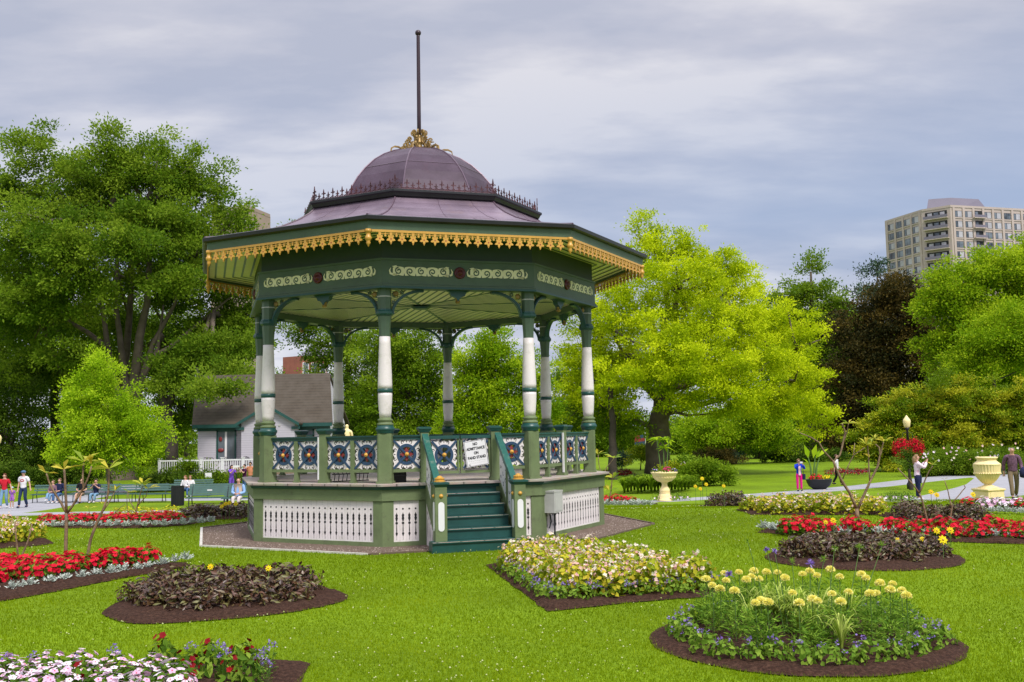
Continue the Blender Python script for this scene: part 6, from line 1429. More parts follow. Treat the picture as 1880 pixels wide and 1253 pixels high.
# cafe cottage
D0 = 68.; K0 = D0 / CF
hz0 = -1.3; cx0 = dist(360, 800, D0).x; cx1 = dist(609, 800, D0).x
ct = thing('cottage', 'white clapboard cafe cottage with steep weathered shingle roof and front gable', 'building', (cx0, D0, hz0)); W_ = cx1 - cx0
ez = dist(360, 779, D0).z - hz0; rz_ = dist(360, 690, D0 + 3).z - hz0
m = MB(); m.box(.12, W_ - .12, 0, 6, 0, ez); m.prism([(0, 0)], 0, 0) if False else None; m.build('wall', M['siding'], ct)
m = MB(); rid = 3.0
vs = [(-.15, -.45, ez - .05), (W_ + .15, -.45, ez - .05), (dist(606, 690, D0 + 3).x - cx0, rid, rz_), (dist(361, 690, D0 + 3).x - cx0, rid, rz_), (W_ + .15, 6.45, ez - .05), (-.15, 6.45, ez - .05)]
m.add(vs + [(x, y, z - .16) for x, y, z in vs], [(0, 1, 2, 3), (3, 2, 4, 5), (6, 9, 8, 7), (9, 11, 10, 8), (0, 6, 7, 1), (0, 3, 9, 6), (3, 5, 11, 9), (1, 7, 8, 2), (2, 8, 10, 4)]); m.build('roof', M['shingle'], ct)
m = MB(); m.add([(.12, 0, ez), (.12, 6, ez), (-.3, rid, rz_ - .2)], [(0, 1, 2)]); m.build('gable_end', M['siding'], ct)
m = MB(); m.add([(W_ - .12, 0, ez), (W_ - .12, 6, ez), (dist(606, 690, D0 + 3).x - cx0 - .08, rid, rz_ - .2)], [(0, 2, 1)]); m.build('gable_end', M['siding'], ct)
m = MB(); m.box(-.1, W_ + .1, -.5, -.42, ez - .30, ez - .06); m.box(.1, W_ - .1, -.06, -.003, ez - .50, ez - .14); m.build('eave_board', M['dgreen'], ct)
gx0, gx1 = dist(443, 800, D0 - 1.4).x - cx0, dist(541, 800, D0 - 1.4).x - cx0; gm = (gx0 + gx1) / 2; gh = dist(487, 746, D0 - 1.4).z - hz0; ge = dist(433, 776, D0 - 1.4).z - hz0
m = MB(); m.prism([(gx0, 0), (gx1, 0), (gx1, ge), (gm, gh - .12), (gx0, ge)], -1.4, 0); m.build('gable_wall', M['siding'], ct)
m = MB()
for s in (-1, 1):
    xe = gx0 - .35 if s < 0 else gx1 + .35; sl = (gh - ge) / (gm - gx0); zb = ge - .35 * sl
    for (y0, y1, t0, t1, k) in ((-1.7, 3.2, .0, .10, 0),): m.add([(xe, y0, zb + t1), (gm, y0, gh + t1), (gm, y1, gh + t1), (xe, y1, zb + t1), (xe, y0, zb), (gm, y0, gh), (gm, y1, gh), (xe, y1, zb)], [(0, 1, 2, 3), (4, 7, 6, 5), (0, 4, 5, 1), (0, 3, 7, 4), (3, 2, 6, 7)], 0)
m.build('gable_roof', M['shingle'], ct)
m = MB()
for s in (-1, 1):
    xe = gx0 - .35 if s < 0 else gx1 + .35; sl = (gh - ge) / (gm - gx0); zb = ge - .35 * sl
    m.add([(xe, -1.73, zb - .10), (gm, -1.73, gh - .10), (gm, -1.73, gh + .11), (xe, -1.73, zb + .11), (xe, -1.66, zb - .10), (gm, -1.66, gh - .10), (gm, -1.66, gh + .11), (xe, -1.66, zb + .11)], [(0, 1, 2, 3), (4, 7, 6, 5), (0, 4, 5, 1), (3, 2, 6, 7), (0, 3, 7, 4)])
    m.box(xe - (.0 if s < 0 else .55), xe + (.55 if s < 0 else .0), -1.5, -1.40, zb - .30, zb - .12)
m.build('barge_board', M['dgreen'], ct)
def hw(u0, u1, v0, v1, y, nm, bars=1):
    x0, x1 = dist(u0, 800, D0).x - cx0, dist(u1, 800, D0).x - cx0; z0, z1 = dist(u0, v1, D0).z - hz0, dist(u0, v0, D0).z - hz0
    m = MB(); 
    for a in ((x0, x1, z1 - .12, z1), (x0, x0 + .1, z0, z1), (x1 - .1, x1, z0, z1), (x0, x1, z0, z0 + .1)): m.box(a[0], a[1], y - .08, y + .02, a[2], a[3])
    f = m.build(nm, M['dgreen'], ct); m = MB(); m.box(x0 + .1, x1 - .1, y - .02, y - .005, z0 + .1, z1 - .12); m.build('pane', M['glass'], f)
    if bars: m = MB(); xm = x0 + (x1 - x0) * .46; m.box(xm - .05, xm + .09, y - .05, y - .02, z0 + .1, z1 - .12); m.build('mullion', M['wbright'], f)
    return f
f = hw(398, 434, 790, 846, 0, 'window'); m = MB(); xx = dist(406, 800, D0).x - cx0; zz_ = dist(406, 827, D0).z - hz0; m.ball((xx, -.05, zz_), .22, 8, 5, sc_=(1, .2, .6)); m.ball((xx - .02, -.05, zz_ + .75), .12, 8, 5, sc_=(1, .2, 1.4)); m.build('window_flowers', M['red'], f, True)
hw(549, 577, 788, 802, 0, 'window', 0)
m = MB(); xx = dist(513, 800, D0 - 1.4).x - cx0; m.lathe([(.07, 1.41), (.07, 1.45), (0, 1.46)], 10, c=(xx, 0, dist(513, 781, D0 - 1.4).z - hz0), axis='Y'); m.build('wall_lamp', M['boxgrey'], ct)
# terrace and its white railing
tz = dist(400, 868, 64).z
m = MB(); x0_, x1_ = dist(294, 800, 63).x, dist(600, 800, 63).x
trc = thing('terrace', 'raised timber terrace with brown edge in front of the cottage', 'terrace', (x0_, 62.9, -1.3)); m.box(0, x1_ - x0_, 0, 4.9, 0, tz + 1.3 - .02); m.build('terrace_floor', paint('terrace_timber', (.22, .15, .11), .8), trc)
fn = thing('white_railing', 'white baluster railing along the cottage terrace', 'railing', (x0_, 62.9, tz)); hh = 25 * 63 / CF
m = MB(); xa = 0; xw = x1_ - x0_
m.box(0, xw, .04, .10, hh - .09, hh); m.box(0, xw, .04, .10, .06, .13); m.build('rail', M['wbright'], fn)
for i in range(9):
    m = MB(); x = xw * i / 8; m.box(x - .08, x + .08, 0, .16, 0, hh + .08); m.box(x - .11, x + .11, -.03, .19, hh + .08, hh + .12); m.build('post', M['wbright'], fn)
m = MB(); n = 74
for i in range(n): x = xw * (i + .5) / n; m.box(x - .022, x + .022, .05, .09, .1, hh - .05)
m.build('balusters', M['wbright'], fn)
def patio_chair(label, x, y, z, rz):
    o = thing('patio_chair', label, 'chair', (x, y, z), rz, 'patio chairs on the cottage terrace')
    m = MB(); m.box(-.22, .22, -.22, .22, .42, .45); m.build('seat', M['dark'], o)
    m = MB()
    for i in range(6): m.tube([(-.2 + .08 * i, .20, .45), (-.2 + .08 * i, .27, .92 - .02 * abs(i - 2.5))], .012, 5)
    m.tube([(-.23, .2, .45), (-.23, .27, .85), (-.1, .28, .95), (.1, .28, .95), (.23, .27, .85), (.23, .2, .45)], .016, 6); m.build('backrest', M['dark'], o)
    for sx in (-1, 1):
        for sy in (-1, 1): m = MB(); m.tube([(sx * .2, sy * .2, .44), (sx * .23, sy * .23, 0)], .014, 6); m.build('leg', M['dark'], o)
for i, (u, rr) in enumerate(((352, .6), (362, 2.4), (374, .3), (386, 3.4), (414, .2), (452, .5), (458, 2.8))):
    p = dist(u, 860, 64.3 + (i % 2) * .8); patio_chair('black slatted patio chair on the terrace behind the white railing', p.x, p.y, tz, rr)
def board_sign(label, u0, u1, v0, v1, Y):
    p = dist((u0 + u1) / 2, (v0 + v1) / 2, Y); w_ = (u1 - u0) * Y / CF; h_ = (v1 - v0) * Y / CF; zg = gz(p.x, p.y)
    o = thing('signboard', label, 'sign', (p.x, p.y, zg)); m = MB(); m.box(-w_ / 2, w_ / 2, -.015, .015, p.z - h_ / 2 - zg, p.z + h_ / 2 - zg); m.build('board', M['wbright'], o)
    m = MB(); m.box(-.03, .03, .015, .06, 0, p.z - zg); m.build('post', M['dark'], o)
board_sign('blank white signboard on the hedge below the terrace', 376.5, 388.5, 868.5, 877.5, 61.2)
o_ = board_sign('white signboard near the two people in purple', 427.5, 439.5, 855, 862, 60.8)
# flag far behind the golden trunk
p = dist(1186, 850, 100); fl = thing('flag', 'red and blue flag hanging beyond the golden tree trunk', 'flag', (p.x, p.y, -1.3))
m = MB(); m.tube([(0, 0, 0), (0, 0, 4.8)], .04, 8); m.build('pole', M['boxgrey'], fl)
z0, z1 = dist(1186, 816, 100).z + 1.3, dist(1186, 798, 100).z + 1.3
m = MB(); n = 10
for i in range(n):
    x0, x1 = -1.05 * i / n, -1.05 * (i + 1) / n; y0, y1 = .08 * math.sin(i * .8), .08 * math.sin((i + 1) * .8); s0, s1 = -.12 * i / n, -.12 * (i + 1) / n
    for q in range(3): a = z0 + (z1 - z0) * q / 3; b = z0 + (z1 - z0) * (q + 1) / 3; m.add([(x0, y0, a + s0), (x1, y1, a + s1), (x1, y1, b + s1), (x0, y0, b + s0)], [(0, 1, 2, 3)], 1 if (q == 0 or (q == 2 and i < 5)) else 0)
m.build('cloth', [M['red'], M['blue']], fl)
# ------------------------------------------------------------------ STREET FURNITURE
def bench(label, u, v, Y, wd, rz=0., table=False):
    p = dist(u, v, Y); o = thing('park_bench', label, 'bench', (p.x, p.y, gz(p.x, p.y)), rz, 'green park benches')
    m = MB()
    for i in range(5): m.box(-wd / 2, wd / 2, -.20 + i * .09, -.125 + i * .09, .42 + .004 * i, .45 + .004 * i)
    m.build('seat', M['bench'], o)
    m = MB()
    for i in range(5 if Y < 50 else 3):
        y = .26 + .035 * i; z = (.52 + i * .088) if Y < 50 else (.60 + i * .12); m.add([(-wd / 2, y, z), (wd / 2, y, z), (wd / 2, y + .03, z + .078), (-wd / 2, y + .03, z + .078), (-wd / 2, y + .025, z - .005), (wd / 2, y + .025, z - .005), (wd / 2, y + .055, z + .073), (-wd / 2, y + .055, z + .073)], [(0, 1, 2, 3), (4, 7, 6, 5), (0, 4, 5, 1), (3, 2, 6, 7), (0, 3, 7, 4), (1, 5, 6, 2)])
    m.build('backrest', M['bench'], o)
    for i in range(max(2, int(wd / 1.3) + 1)):
        x = -wd / 2 + .15 + (wd - .3) * i / (max(2, int(wd / 1.3) + 1) - 1); m = MB()
        m.tube([(x, -.2, 0), (x, -.17, .41), (x, .22, .42), (x, .45, .95)], .022, 6); m.tube([(x, .34, 0), (x, .22, .42)], .022, 6); m.build('leg', M['dark'], o)
    return o
bench('green slatted bench with the couple in blue jeans', 100, 915, 52.6, 2.4)
bench('green slatted bench with the seated man in shorts and the drinking person', 165, 915, 52.2, 3.0)
bench('long empty green bench beside the black litter bin', 245, 913, 51.6, 3.4)
bench('long empty green bench whose end touches the litter bin', 290, 911, 51.0, 2.0)
bench('green bench under the two women in white', 352, 908, 56.0, 2.2)
bench('wide green slatted bench with a small white plaque, before the hedge', 381, 924, 44.5, 1.85)
bench('green slatted bench carrying the man in the cream waistcoat', 436, 927, 42.6, 1.30)
bench('second green bench standing just behind the plaque bench', 385, 915, 49.0, 2.2)
o = bpy.data.objects['park_bench.005']; m = MB(); m.box(-.12, .1, .33, .345, .72, .78); m.build('plaque', M['wbright'], o)
p = dist(326, 926, 47.5); lb = thing('litter_bin', 'black ribbed litter bin at the end of the long green bench', 'litter bin', (p.x, p.y, gz(p.x, p.y)))
m = MB(); m.lathe([(.27, .0), (.28, .05), (.285, .86), (.30, .90), (.30, .93), (.26, .93), (.25, .5)], 24); m.build('drum', M['black'], lb)
m = MB()
for i in range(26): a = 2 * PI * i / 26; m.box(.285 * math.cos(a) - .012, .285 * math.cos(a) + .012, .285 * math.sin(a) - .012, .285 * math.sin(a) + .012, .03, .9)
m.build('slats', M['dark'], lb)
def lamp(label, u, Y, zg=None, basket=False):
    x, y, z = xat(u, Y); o = thing('street_lamp', label, 'lamp', (x, y, z), 0, 'garden lamp posts')
    k = Y / CF; zt = dist(1665, 763, 51).z - gz(0, 51)
    m = MB(); m.lathe([(.16, 0), (.16, .25), (.10, .35), (.07, .5), (.055, zt - .75), (.09, zt - .72), (.10, zt - .62), (.05, zt - .60)], 12); m.build('post', M['dark'], o, True)
    m = MB(); m.lathe([(.10, zt - .62), (.15, zt - .55), (.19, zt - .30), (.17, zt - .22), (.10, zt - .12), (.05, zt - .05), (.02, zt), (0, zt + .02)], 14); m.build('globe', M['creamy'], o, True)
    return o, zt
lamp('black lamp post with cream lantern above the red flower baskets', 1666, 51); lamp('black lamp post with cream lantern cut by the picture edge beside the family', -3, 58)
x, y, z = xat(1666, 51)
for s, lab in ((-1, 'hanging basket of trailing red flowers on the lamp post side facing the lady in blue'), (1, 'hanging basket of trailing red flowers on the lamp post side facing the roses')):
    o = thing('hanging_basket', lab, 'flower basket', (x + s * .34, y, z + 1.92), 0, 'red hanging baskets')
    g = np.random.default_rng(300 + s); a = NP(); P, Nn = domepts(1100, .44, .52, .12, g, -.95); P += g.standard_normal(P.shape) * .05; blossoms(a, P[:800], unit(Nn[:800] + g.standard_normal((800, 3)) * .4), .05, 4, .8, rg=g); link('blossoms', a.mesh('basket_blossoms', M['f_red']), o)
    b = NP(); P, Nn = domepts(260, .36, .44, .22, g, -.9); V, F_ = leafgeo(P, Nn + tang(Nn, g), tang(Nn, g), .10, .05); b.add(V, F_, g.random(260)); link('foliage', b.mesh('basket_foliage', M['f_green']), o)
    m = MB(); m.lathe([(.05, -.05), (.20, .0), (.24, .16), (.25, .18), (.2, .18)], 14); m.tube([(0, 0, .2), (-s * .1, 0, .9), (-s * .34, 0, .95)], .012, 5); m.build('basket', M['dark'], o)
tree('rose_bush', 'dark stemmed standard shrub under the red hanging baskets', None, 1673, 888, 50, [(1673, 845, 8, 16), (1660, 838, 10, 8)], 't_dark', 310, ncl=20, cr=.25, nl=900, L_=.12, r=.10, nlimb=5, cat='shrub', bark='barkd', flare=1.3)
# urns
def urn_big():
    p = dist(1815.5, 915, 33.0); s = 77 * 33 / CF / 1.40; o = thing('garden_urn', 'big cream-yellow fluted urn on a square pedestal', 'urn', (p.x, p.y, p.z - .12), R(19)); o.scale = (s * .93, s * .93, s * 1.03)
    m = MB()
    m.lathe([(.56, 0), (.56, .06), (.50, .08), (.50, .35), (.56, .38), (.56, .42), (.40, .45)], 4, a0=PI / 4)
    for q in range(4): m.M = rotz(q * PI / 2); m.prism([(-.26, .15), (.26, .15), (.26, .35), (-.26, .35)], -.362, -.35)
    m.build('pedestal', M['creamy'], o)
    m = MB(); m.lathe([(.34, .44), (.34, .47), (.22, .50), (.14, .54), (.12, .57), (.15, .59), (.18, .60)], 32); m.build('foot', M['creamy'], o, True)
    def flutes(prof, n=28, dep=.02):
        N_ = n * 4; vs = []; fs = []
        for r_, z_ in prof:
            for i in range(N_): a = 2 * PI * i / N_; q = r_ * (1 + dep * math.cos(i * PI / 2) / max(r_, .1) * .5); vs.append((q * math.cos(a), q * math.sin(a), z_))
        for j in range(len(prof) - 1):
            for i in range(N_): fs.append((j * N_ + i, j * N_ + (i + 1) % N_, (j + 1) * N_ + (i + 1) % N_, (j + 1) * N_ + i))
        return vs, fs
    m = MB(); m.add(*flutes([(.15, .58), (.22, .64), (.32, .74), (.39, .84), (.415, .905)], dep=.03)); m.add(*flutes([(.42, .935), (.425, 1.03), (.44, 1.13), (.45, 1.18)], dep=.035))
    m.lathe([(.41, .90), (.445, .91), (.445, .935), (.415, .94)], 40)
    for i in range(36): a = 2 * PI * i / 36; m.ball((.44 * math.cos(a), .44 * math.sin(a), .905), .022, 6, 4)
    m.lathe([(.445, 1.175), (.46, 1.19), (.44, 1.22), (.37, 1.27), (.32, 1.31), (.315, 1.34), (.34, 1.38), (.37, 1.395), (.37, 1.43), (.33, 1.43), (.30, 1.38)], 40)
    m.build('bowl', M['creamy'], o, True)
urn_big()
p = dist(1221, 918, 42.0); bs = 53 * 42 / CF; lu = thing('pedestal_planter', 'low cream-yellow bowl planter on a baluster foot with pink flowers', 'planter', (p.x, p.y, gz(p.x, p.y)))
m = MB(); m.lathe([(.34, 0), (.34, .07), (.29, .10), (.30, .20), (.23, .30), (.21, .34), (.24, .38)], 8); m.lathe([(.20, .36), (.22, .42), (.20, .50), (.13, .62), (.11, .70), (.13, .76), (.17, .80)], 20); m.build('foot', M['creamy'], lu, True)
m = MB(); m.lathe([(.16, .79), (.30, .83), (.42, .93), (.46, .99), (.44, 1.02), (.49, 1.05), (.50, 1.11), (.54, 1.14), (.565, 1.18), (.565, 1.21), (.50, 1.21), (.46, 1.10)], 32)
for i in range(26): a = 2 * PI * i / 26; m.ball((.455 * math.cos(a), .455 * math.sin(a), 1.0), .03, 6, 4)
m.lathe([(.50, 1.17), (.01, 1.19)], 16); m.build('bowl', M['creamy'], lu, True)
cp = thing('canna', 'tall drooping green plant growing in the low bowl planter', 'plant', (p.x, p.y, p.z * 0 + gz(p.x, p.y) + 1.18))
m = MB()
for s in (-.12, .0, .10): m.tube([(s, 0, 0), (s * 1.6, 0, .7), (s * 2.2, 0, 1.35)], .022, 6)
m.build('stem', M['stem'], cp)
g = np.random.default_rng(320); n = 46; c0 = np.array([(-.26, 0, 1.35), (0, 0, 1.4), (.22, 0, 1.3), (.05, 0, 1.0)])[g.integers(0, 4, n)]; an = g.uniform(0, 6.28, n); D = np.stack([np.cos(an), np.sin(an) * .6, g.uniform(-.5, .7, n)], 1); a = NP(); V, F_ = leafgeo(c0, D, np.tile([0, 0, 1.], (n, 1)), g.uniform(.28, .5, n), .15, droop=.35); a.add(V, F_, g.random(n)); link('leaves', a.mesh('canna_leaves', M['t_maple']), cp)
M['f_magenta'] = leafmat('magenta_petal', (.5, .02, .12), (.65, .04, .2))
pk = place(twocolour(330, 'f_magenta', name='petunia', nf=26, r=.22, h=.2, size=.05), p.x + .1, p.y - .15, 0, 1.0, 'magenta petunias in the middle of the low bowl planter', 'flowers', None, z=gz(p.x, p.y) + 1.19)
place(twocolour(331, 'f_purple', name='lobelia', nf=10, r=.2, h=.16, size=.04, leaf='t_dark'), p.x + .4, p.y - .1, 0, .9, 'dark leafy lobelia at the right rim of the low bowl planter', 'flowers', None, z=gz(p.x, p.y) + 1.19)
place(twocolour(332, 'f_purple', name='lobelia', nf=10, r=.2, h=.16, size=.04, leaf='t_dark'), p.x - .38, p.y - .1, 0, .9, 'dark leafy lobelia at the left rim of the low bowl planter', 'flowers', None, z=gz(p.x, p.y) + 1.19)
# black bowl planter with banana
x, y, z = xat(1500, 52); bp_ = thing('bowl_planter', 'wide shallow black bowl planter beside the lady in pink trousers', 'planter', (x, y, z))
m = MB(); m.lathe([(.28, 0), (.32, .02), (.55, .18), (.66, .38), (.68, .50), (.70, .52), (.66, .54), (.62, .48), (.0, .50)], 28); bb = m.build('bowl', M['dark'], bp_, True); bb.scale = (.98, .6, 1)
bn = thing('banana_plant', 'banana plant with big paddle leaves growing out of the black bowl planter', 'plant', (x - .30, y, z + .5))
m = MB()
for s in (-.08, .06, .15): m.tube([(s, 0, 0), (s * 1.3, 0, .6), (s * 2.6, 0, 1.2)], [.06, .05, .02], 7)
m.build('stem', M['stem'], bn)
a = NP(); D = np.array([(-.25, -.1, 1.), (.18, -.2, 1.), (.7, -.3, .75), (-.55, .1, .6), (.5, .2, .9)]); Pb = np.array([(-.18, 0, 1.05), (.05, 0, 1.1), (.3, 0, 1.15), (-.15, 0, .8), (.2, 0, 1.1)]); V, F_ = leafgeo(Pb, D, np.array([(.2, -1, .2), (-.6, -1, .2), (-.3, -.7, .9), (.4, -.6, .9), (0, -1, .5)]), [.8, .75, .7, .5, .5], [.30, .30, .26, .2, .22], droop=.12, mid=.5); a.add(V, F_, np.array([.4, .7, .9, .5, .3])); link('leaves', a.mesh('banana_leaves', M['t_maple']), bn)
for i, (dx, k) in enumerate(((-.45, 0), (-.25, 0), (-.05, 0), (.12, 1), (.3, 1), (.48, 1), (-.35, 0), (.02, 0))):
    place(twocolour(340 + i, 'f_red' if k == 0 else 'f_yellow', name='bedding_plant', nf=16, r=.16, h=.2 if i < 6 else .3, size=.05), x + dx * .95, y - .14 + (i % 2) * .1, 0, 1.0, ('scarlet' if k == 0 else 'yellow') + ' bedding plant in the wide black bowl planter', 'flowers', ('scarlet' if k == 0 else 'yellow') + ' plants in the black bowl', z=z + .48)

# ------------------------------------------------------------------ PEOPLE
M['skin'] = paint('light_skin', (.52, .29, .20), .5, var=.05); M['skin2'] = paint('tanned_skin', (.36, .19, .12), .5, var=.05)
def cloth(n, c, v=.12, sc_=6): return paint(n, c, .85, var=v, scale=sc_, spec=.2)
def skinmesh(name, verts, edges, radii, root, mat, parent, sub=1):
    me = bpy.data.meshes.new(name); me.from_pydata(verts, edges, []); o = bpy.data.objects.new(name, me); col.objects.link(o)
    sk = o.modifiers.new('skin', 'SKIN'); sk.use_smooth_shade = True
    if sub: o.modifiers.new('sub', 'SUBSURF').levels = sub; o.modifiers['sub'].render_levels = sub
    lay = me.skin_vertices[0] if len(me.skin_vertices) else None
    for i, r_ in enumerate(radii): rr = r_ if isinstance(r_, tuple) else (r_, r_); lay.data[i].radius = rr; lay.data[i].use_root = (i == root)
    return o, mat, parent
SKQ = []
def finish_skins():
    bpy.context.view_layer.update(); dg = bpy.context.evaluated_depsgraph_get(); res = []
    for (o, mat, parent) in SKQ: res.append(bpy.data.meshes.new_from_object(o.evaluated_get(dg)))
    for (o, mat, parent), me in zip(SKQ, res):
        nm = o.name; bpy.data.objects.remove(o); me.materials.clear(); me.materials.append(mat)
        me.polygons.foreach_set('use_smooth', [True] * len(me.polygons))
        q = bpy.data.objects.new(nm.split('.')[0], me); col.objects.link(q); q.parent = parent
def person(label, u, vfeet, Y, H, face, pose, cl, group=None, hair='short', hairc=(.09, .05, .03), skin='skin', female=False, zoff=None, child=False, extras=()):
    """local +Y is forward. cl: dict of colours"""
    p = dist(u, vfeet, Y); z = gz(p.x, p.y) if zoff is None else zoff
    o = thing('person', label, 'person', (p.x, p.y, z), face, group); s = H / 1.72; o.scale = (s, s, s)
    sh = .165 if female else .19; hipw = .095
    J = dict(hipL=(-hipw, 0, .90), hipR=(hipw, 0, .90), kneeL=(-.10, .02, .49), kneeR=(.10, .02, .49), ankL=(-.10, 0, .09), ankR=(.10, 0, .09), pel=(0, 0, .95), wai=(0, .01, 1.10), che=(0, .015, 1.29), nb=(0, 0, 1.43), nk=(0, .01, 1.49), shL=(-sh, 0, 1.395), shR=(sh, 0, 1.395),
             elL=(-.24, -.03, 1.12), elR=(.24, -.03, 1.12), wrL=(-.24, .05, .88), wrR=(.24, .05, .88))
    hd = Vector((0, .02, 1.60))
    if pose == 'walk': J.update(kneeR=(.10, .16, .50), ankR=(.10, .24, .11), kneeL=(-.10, -.02, .49), ankL=(-.10, -.22, .14), elL=(-.25, .04, 1.12), wrL=(-.24, .20, .93), elR=(.25, -.10, 1.13), wrR=(.25, -.12, .88))
    if pose == 'hold': J.update(kneeR=(.10, .12, .50), ankR=(.10, .16, .10), ankL=(-.10, -.16, .12), elL=(-.28, -.02, 1.13), wrL=(-.36, .04, .92))
    if pose == 'photo': J.update(elL=(-.26, .20, 1.20), elR=(.24, .22, 1.22), wrL=(-.10, .36, 1.46), wrR=(.08, .36, 1.46))
    if pose == 'sit':
        dz = -.46
        J = {k: (v[0], v[1], v[2] + dz) for k, v in J.items()}; hd.z += dz
        J.update(kneeL=(-.12, .42, .47), kneeR=(.12, .42, .47), ankL=(-.10, .46, .09), ankR=(.10, .50, .09), elL=(-.25, .04, .66), elR=(.25, .04, .66), wrL=(-.07, .26, .62), wrR=(.07, .26, .62))
        if 'crossed' in extras: J.update(kneeR=(.02, .44, .54), ankR=(-.06, .62, .22))
        if 'drinking' in extras: J.update(wrR=(.05, .22, .95), elR=(.24, .15, .74), wrL=(-.04, .24, .93), elL=(-.24, .15, .74))
    tl = 1.0
    names = ['pel', 'wai', 'che', 'nb', 'nk', 'h1', 'h2', 'h3', 'shL', 'elL', 'wrL', 'shR', 'elR', 'wrR', 'hipL', 'kneeL', 'ankL', 'toeL', 'hipR', 'kneeR', 'ankR', 'toeR']
    hv = [hd + Vector((0, .012, -.060)), hd + Vector((0, .005, .015)), hd + Vector((0, -.008, .075))]
    J['h1'], J['h2'], J['h3'] = [tuple(q) for q in hv]
    for k in 'LR': a = J['ank' + k]; J['toe' + k] = (a[0] * 1.1, a[1] + .14, max(a[2] - .05, .035))
    Rr = dict(pel=(.135, .10), wai=(.115 if female else .13, .088), che=(.14 if female else .15, .10), nb=(.095, .075), nk=.050, h1=.062, h2=.088, h3=.074, shL=.058, shR=.058, elL=.040, elR=.040, wrL=.026, wrR=.026, hipL=.085, hipR=.085, kneeL=.056, kneeR=.056, ankL=.038, ankR=.038, toeL=.028, toeR=.028)
    E_ = [('pel', 'wai'), ('wai', 'che'), ('che', 'nb'), ('nb', 'nk'), ('nk', 'h1'), ('h1', 'h2'), ('h2', 'h3'), ('nb', 'shL'), ('shL', 'elL'), ('elL', 'wrL'), ('nb', 'shR'), ('shR', 'elR'), ('elR', 'wrR'), ('pel', 'hipL'), ('hipL', 'kneeL'), ('kneeL', 'ankL'), ('ankL', 'toeL'), ('pel', 'hipR'), ('hipR', 'kneeR'), ('kneeR', 'ankR'), ('ankR', 'toeR')]
    thin = dict(pel=.72, wai=.78, che=.78, nb=.62, shL=.72, shR=.72, hipL=.8, hipR=.8)
    V = [J[n] for n in names]; Ra = [(tuple(q * thin.get(n, 1) for q in Rr[n]) if isinstance(Rr[n], tuple) else Rr[n] * thin.get(n, 1)) for n in names]; E2 = [(names.index(a), names.index(b)) for a, b in E_]
    # nose
    V.append(tuple(hd + Vector((0, .100, -.008)))); Ra.append(.013); E2.append((names.index('h2'), len(V) - 1))
    for k, sg in (('L', -1), ('R', 1)):            # hands: palm, four fingers and a thumb
        w_ = Vector(J['wr' + k]); el = Vector(J['el' + k]); d = (w_ - el).normalized(); side = d.cross(Vector((0, 1, 0)) if abs(d.y) < .8 else Vector((0, 0, 1))).normalized(); cur = side.cross(d).normalized()
        pm = w_ + d * .075; V.append(tuple(pm)); Ra.append((.034, .018)); ip = len(V) - 1; E2.append((names.index('wr' + k), ip))
        for f in range(4):
            o_ = (f - 1.5) * .019; l = (.034, .040, .038, .030)[f]; a_ = pm + side * o_ * 1.3 + d * .028; b_ = a_ + d * l + cur * .012; V += [tuple(a_), tuple(b_)]; Ra += [.009, .007]; E2 += [(ip, len(V) - 2), (len(V) - 2, len(V) - 1)]
        t_ = w_ + d * .03 + side * (-.035 * sg) + cur * .015; V += [tuple(t_), tuple(t_ + d * .03 + side * (-.012 * sg))]; Ra += [.010, .008]; E2 += [(names.index('wr' + k), len(V) - 2), (len(V) - 2, len(V) - 1)]
    SKQ.append(skinmesh('body', V, E2, Ra, 0, M[skin], o))
    m = MB()
    for sx in (-1, 1): m.ball(tuple(hd + Vector((sx * .030, .076, .018))), .0085, 6, 4, sc_=(1.3, 1, .7))
    m.build('eyes', M['dark'] , o, True)
    m = MB(); m.ball(tuple(hd + Vector((0, .070, -.052))), .020, 6, 4, sc_=(1, .35, .22)); m.build('mouth', cloth('lips', (.35, .09, .08)), o, True)
    m = MB()
    for sx in (-1, 1): m.ball(tuple(hd + Vector((sx * .083, .0, -.005))), .022, 6, 5, sc_=(.4, .7, 1.2))
    m.build('ears', M[skin], o, True)
    # clothes
    def garment(nm, nodes, mat, grow, root=0, taper=None):
        n_ = list(dict.fromkeys([a for e_ in nodes for a in e_])); Vv = [Jg[q] for q in n_]; Rg = []
        for q in n_:
            r_ = Rx.get(q, Rr.get(q)); r_ = r_ if isinstance(r_, tuple) else (r_, r_); Rg.append((r_[0] + grow, r_[1] + grow))
        SKQ.append(skinmesh(nm, Vv, [(n_.index(a), n_.index(b)) for a, b in nodes], Rg, root, mat, o))
    Jg = dict(J); Rx = {}
    L3 = lambda a, b, t: tuple(Vector(J[a]).lerp(Vector(J[b]), t))
    Jg['collar'] = tuple(Vector(J['nb']) + Vector((0, 0, .03))); Rx['collar'] = (.07, .06)
    for k in 'LR':
        Jg['sl' + k] = L3('sh' + k, 'el' + k, .75); Rx['sl' + k] = .048; Jg['cuff' + k] = L3('el' + k, 'wr' + k, .85); Rx['cuff' + k] = .036
        Jg['hem' + k] = L3('hip' + k, 'knee' + k, .85); Rx['hem' + k] = .075; Jg['ak' + k] = L3('knee' + k, 'ank' + k, .95); Rx['ak' + k] = .050
    Jg['wst'] = tuple(Vector(J['pel']) + Vector((0, 0, .07))); Rx['wst'] = (.085, .06)
    Jg['hemT'] = tuple(Vector(J['pel']) + Vector((0, 0, -.06 if pose != 'sit' else -.02))); Rx['hemT'] = (.145, .112)
    tE = [('che', 'wai'), ('wai', 'pel'), ('pel', 'hemT'), ('che', 'nb'), ('nb', 'collar')]
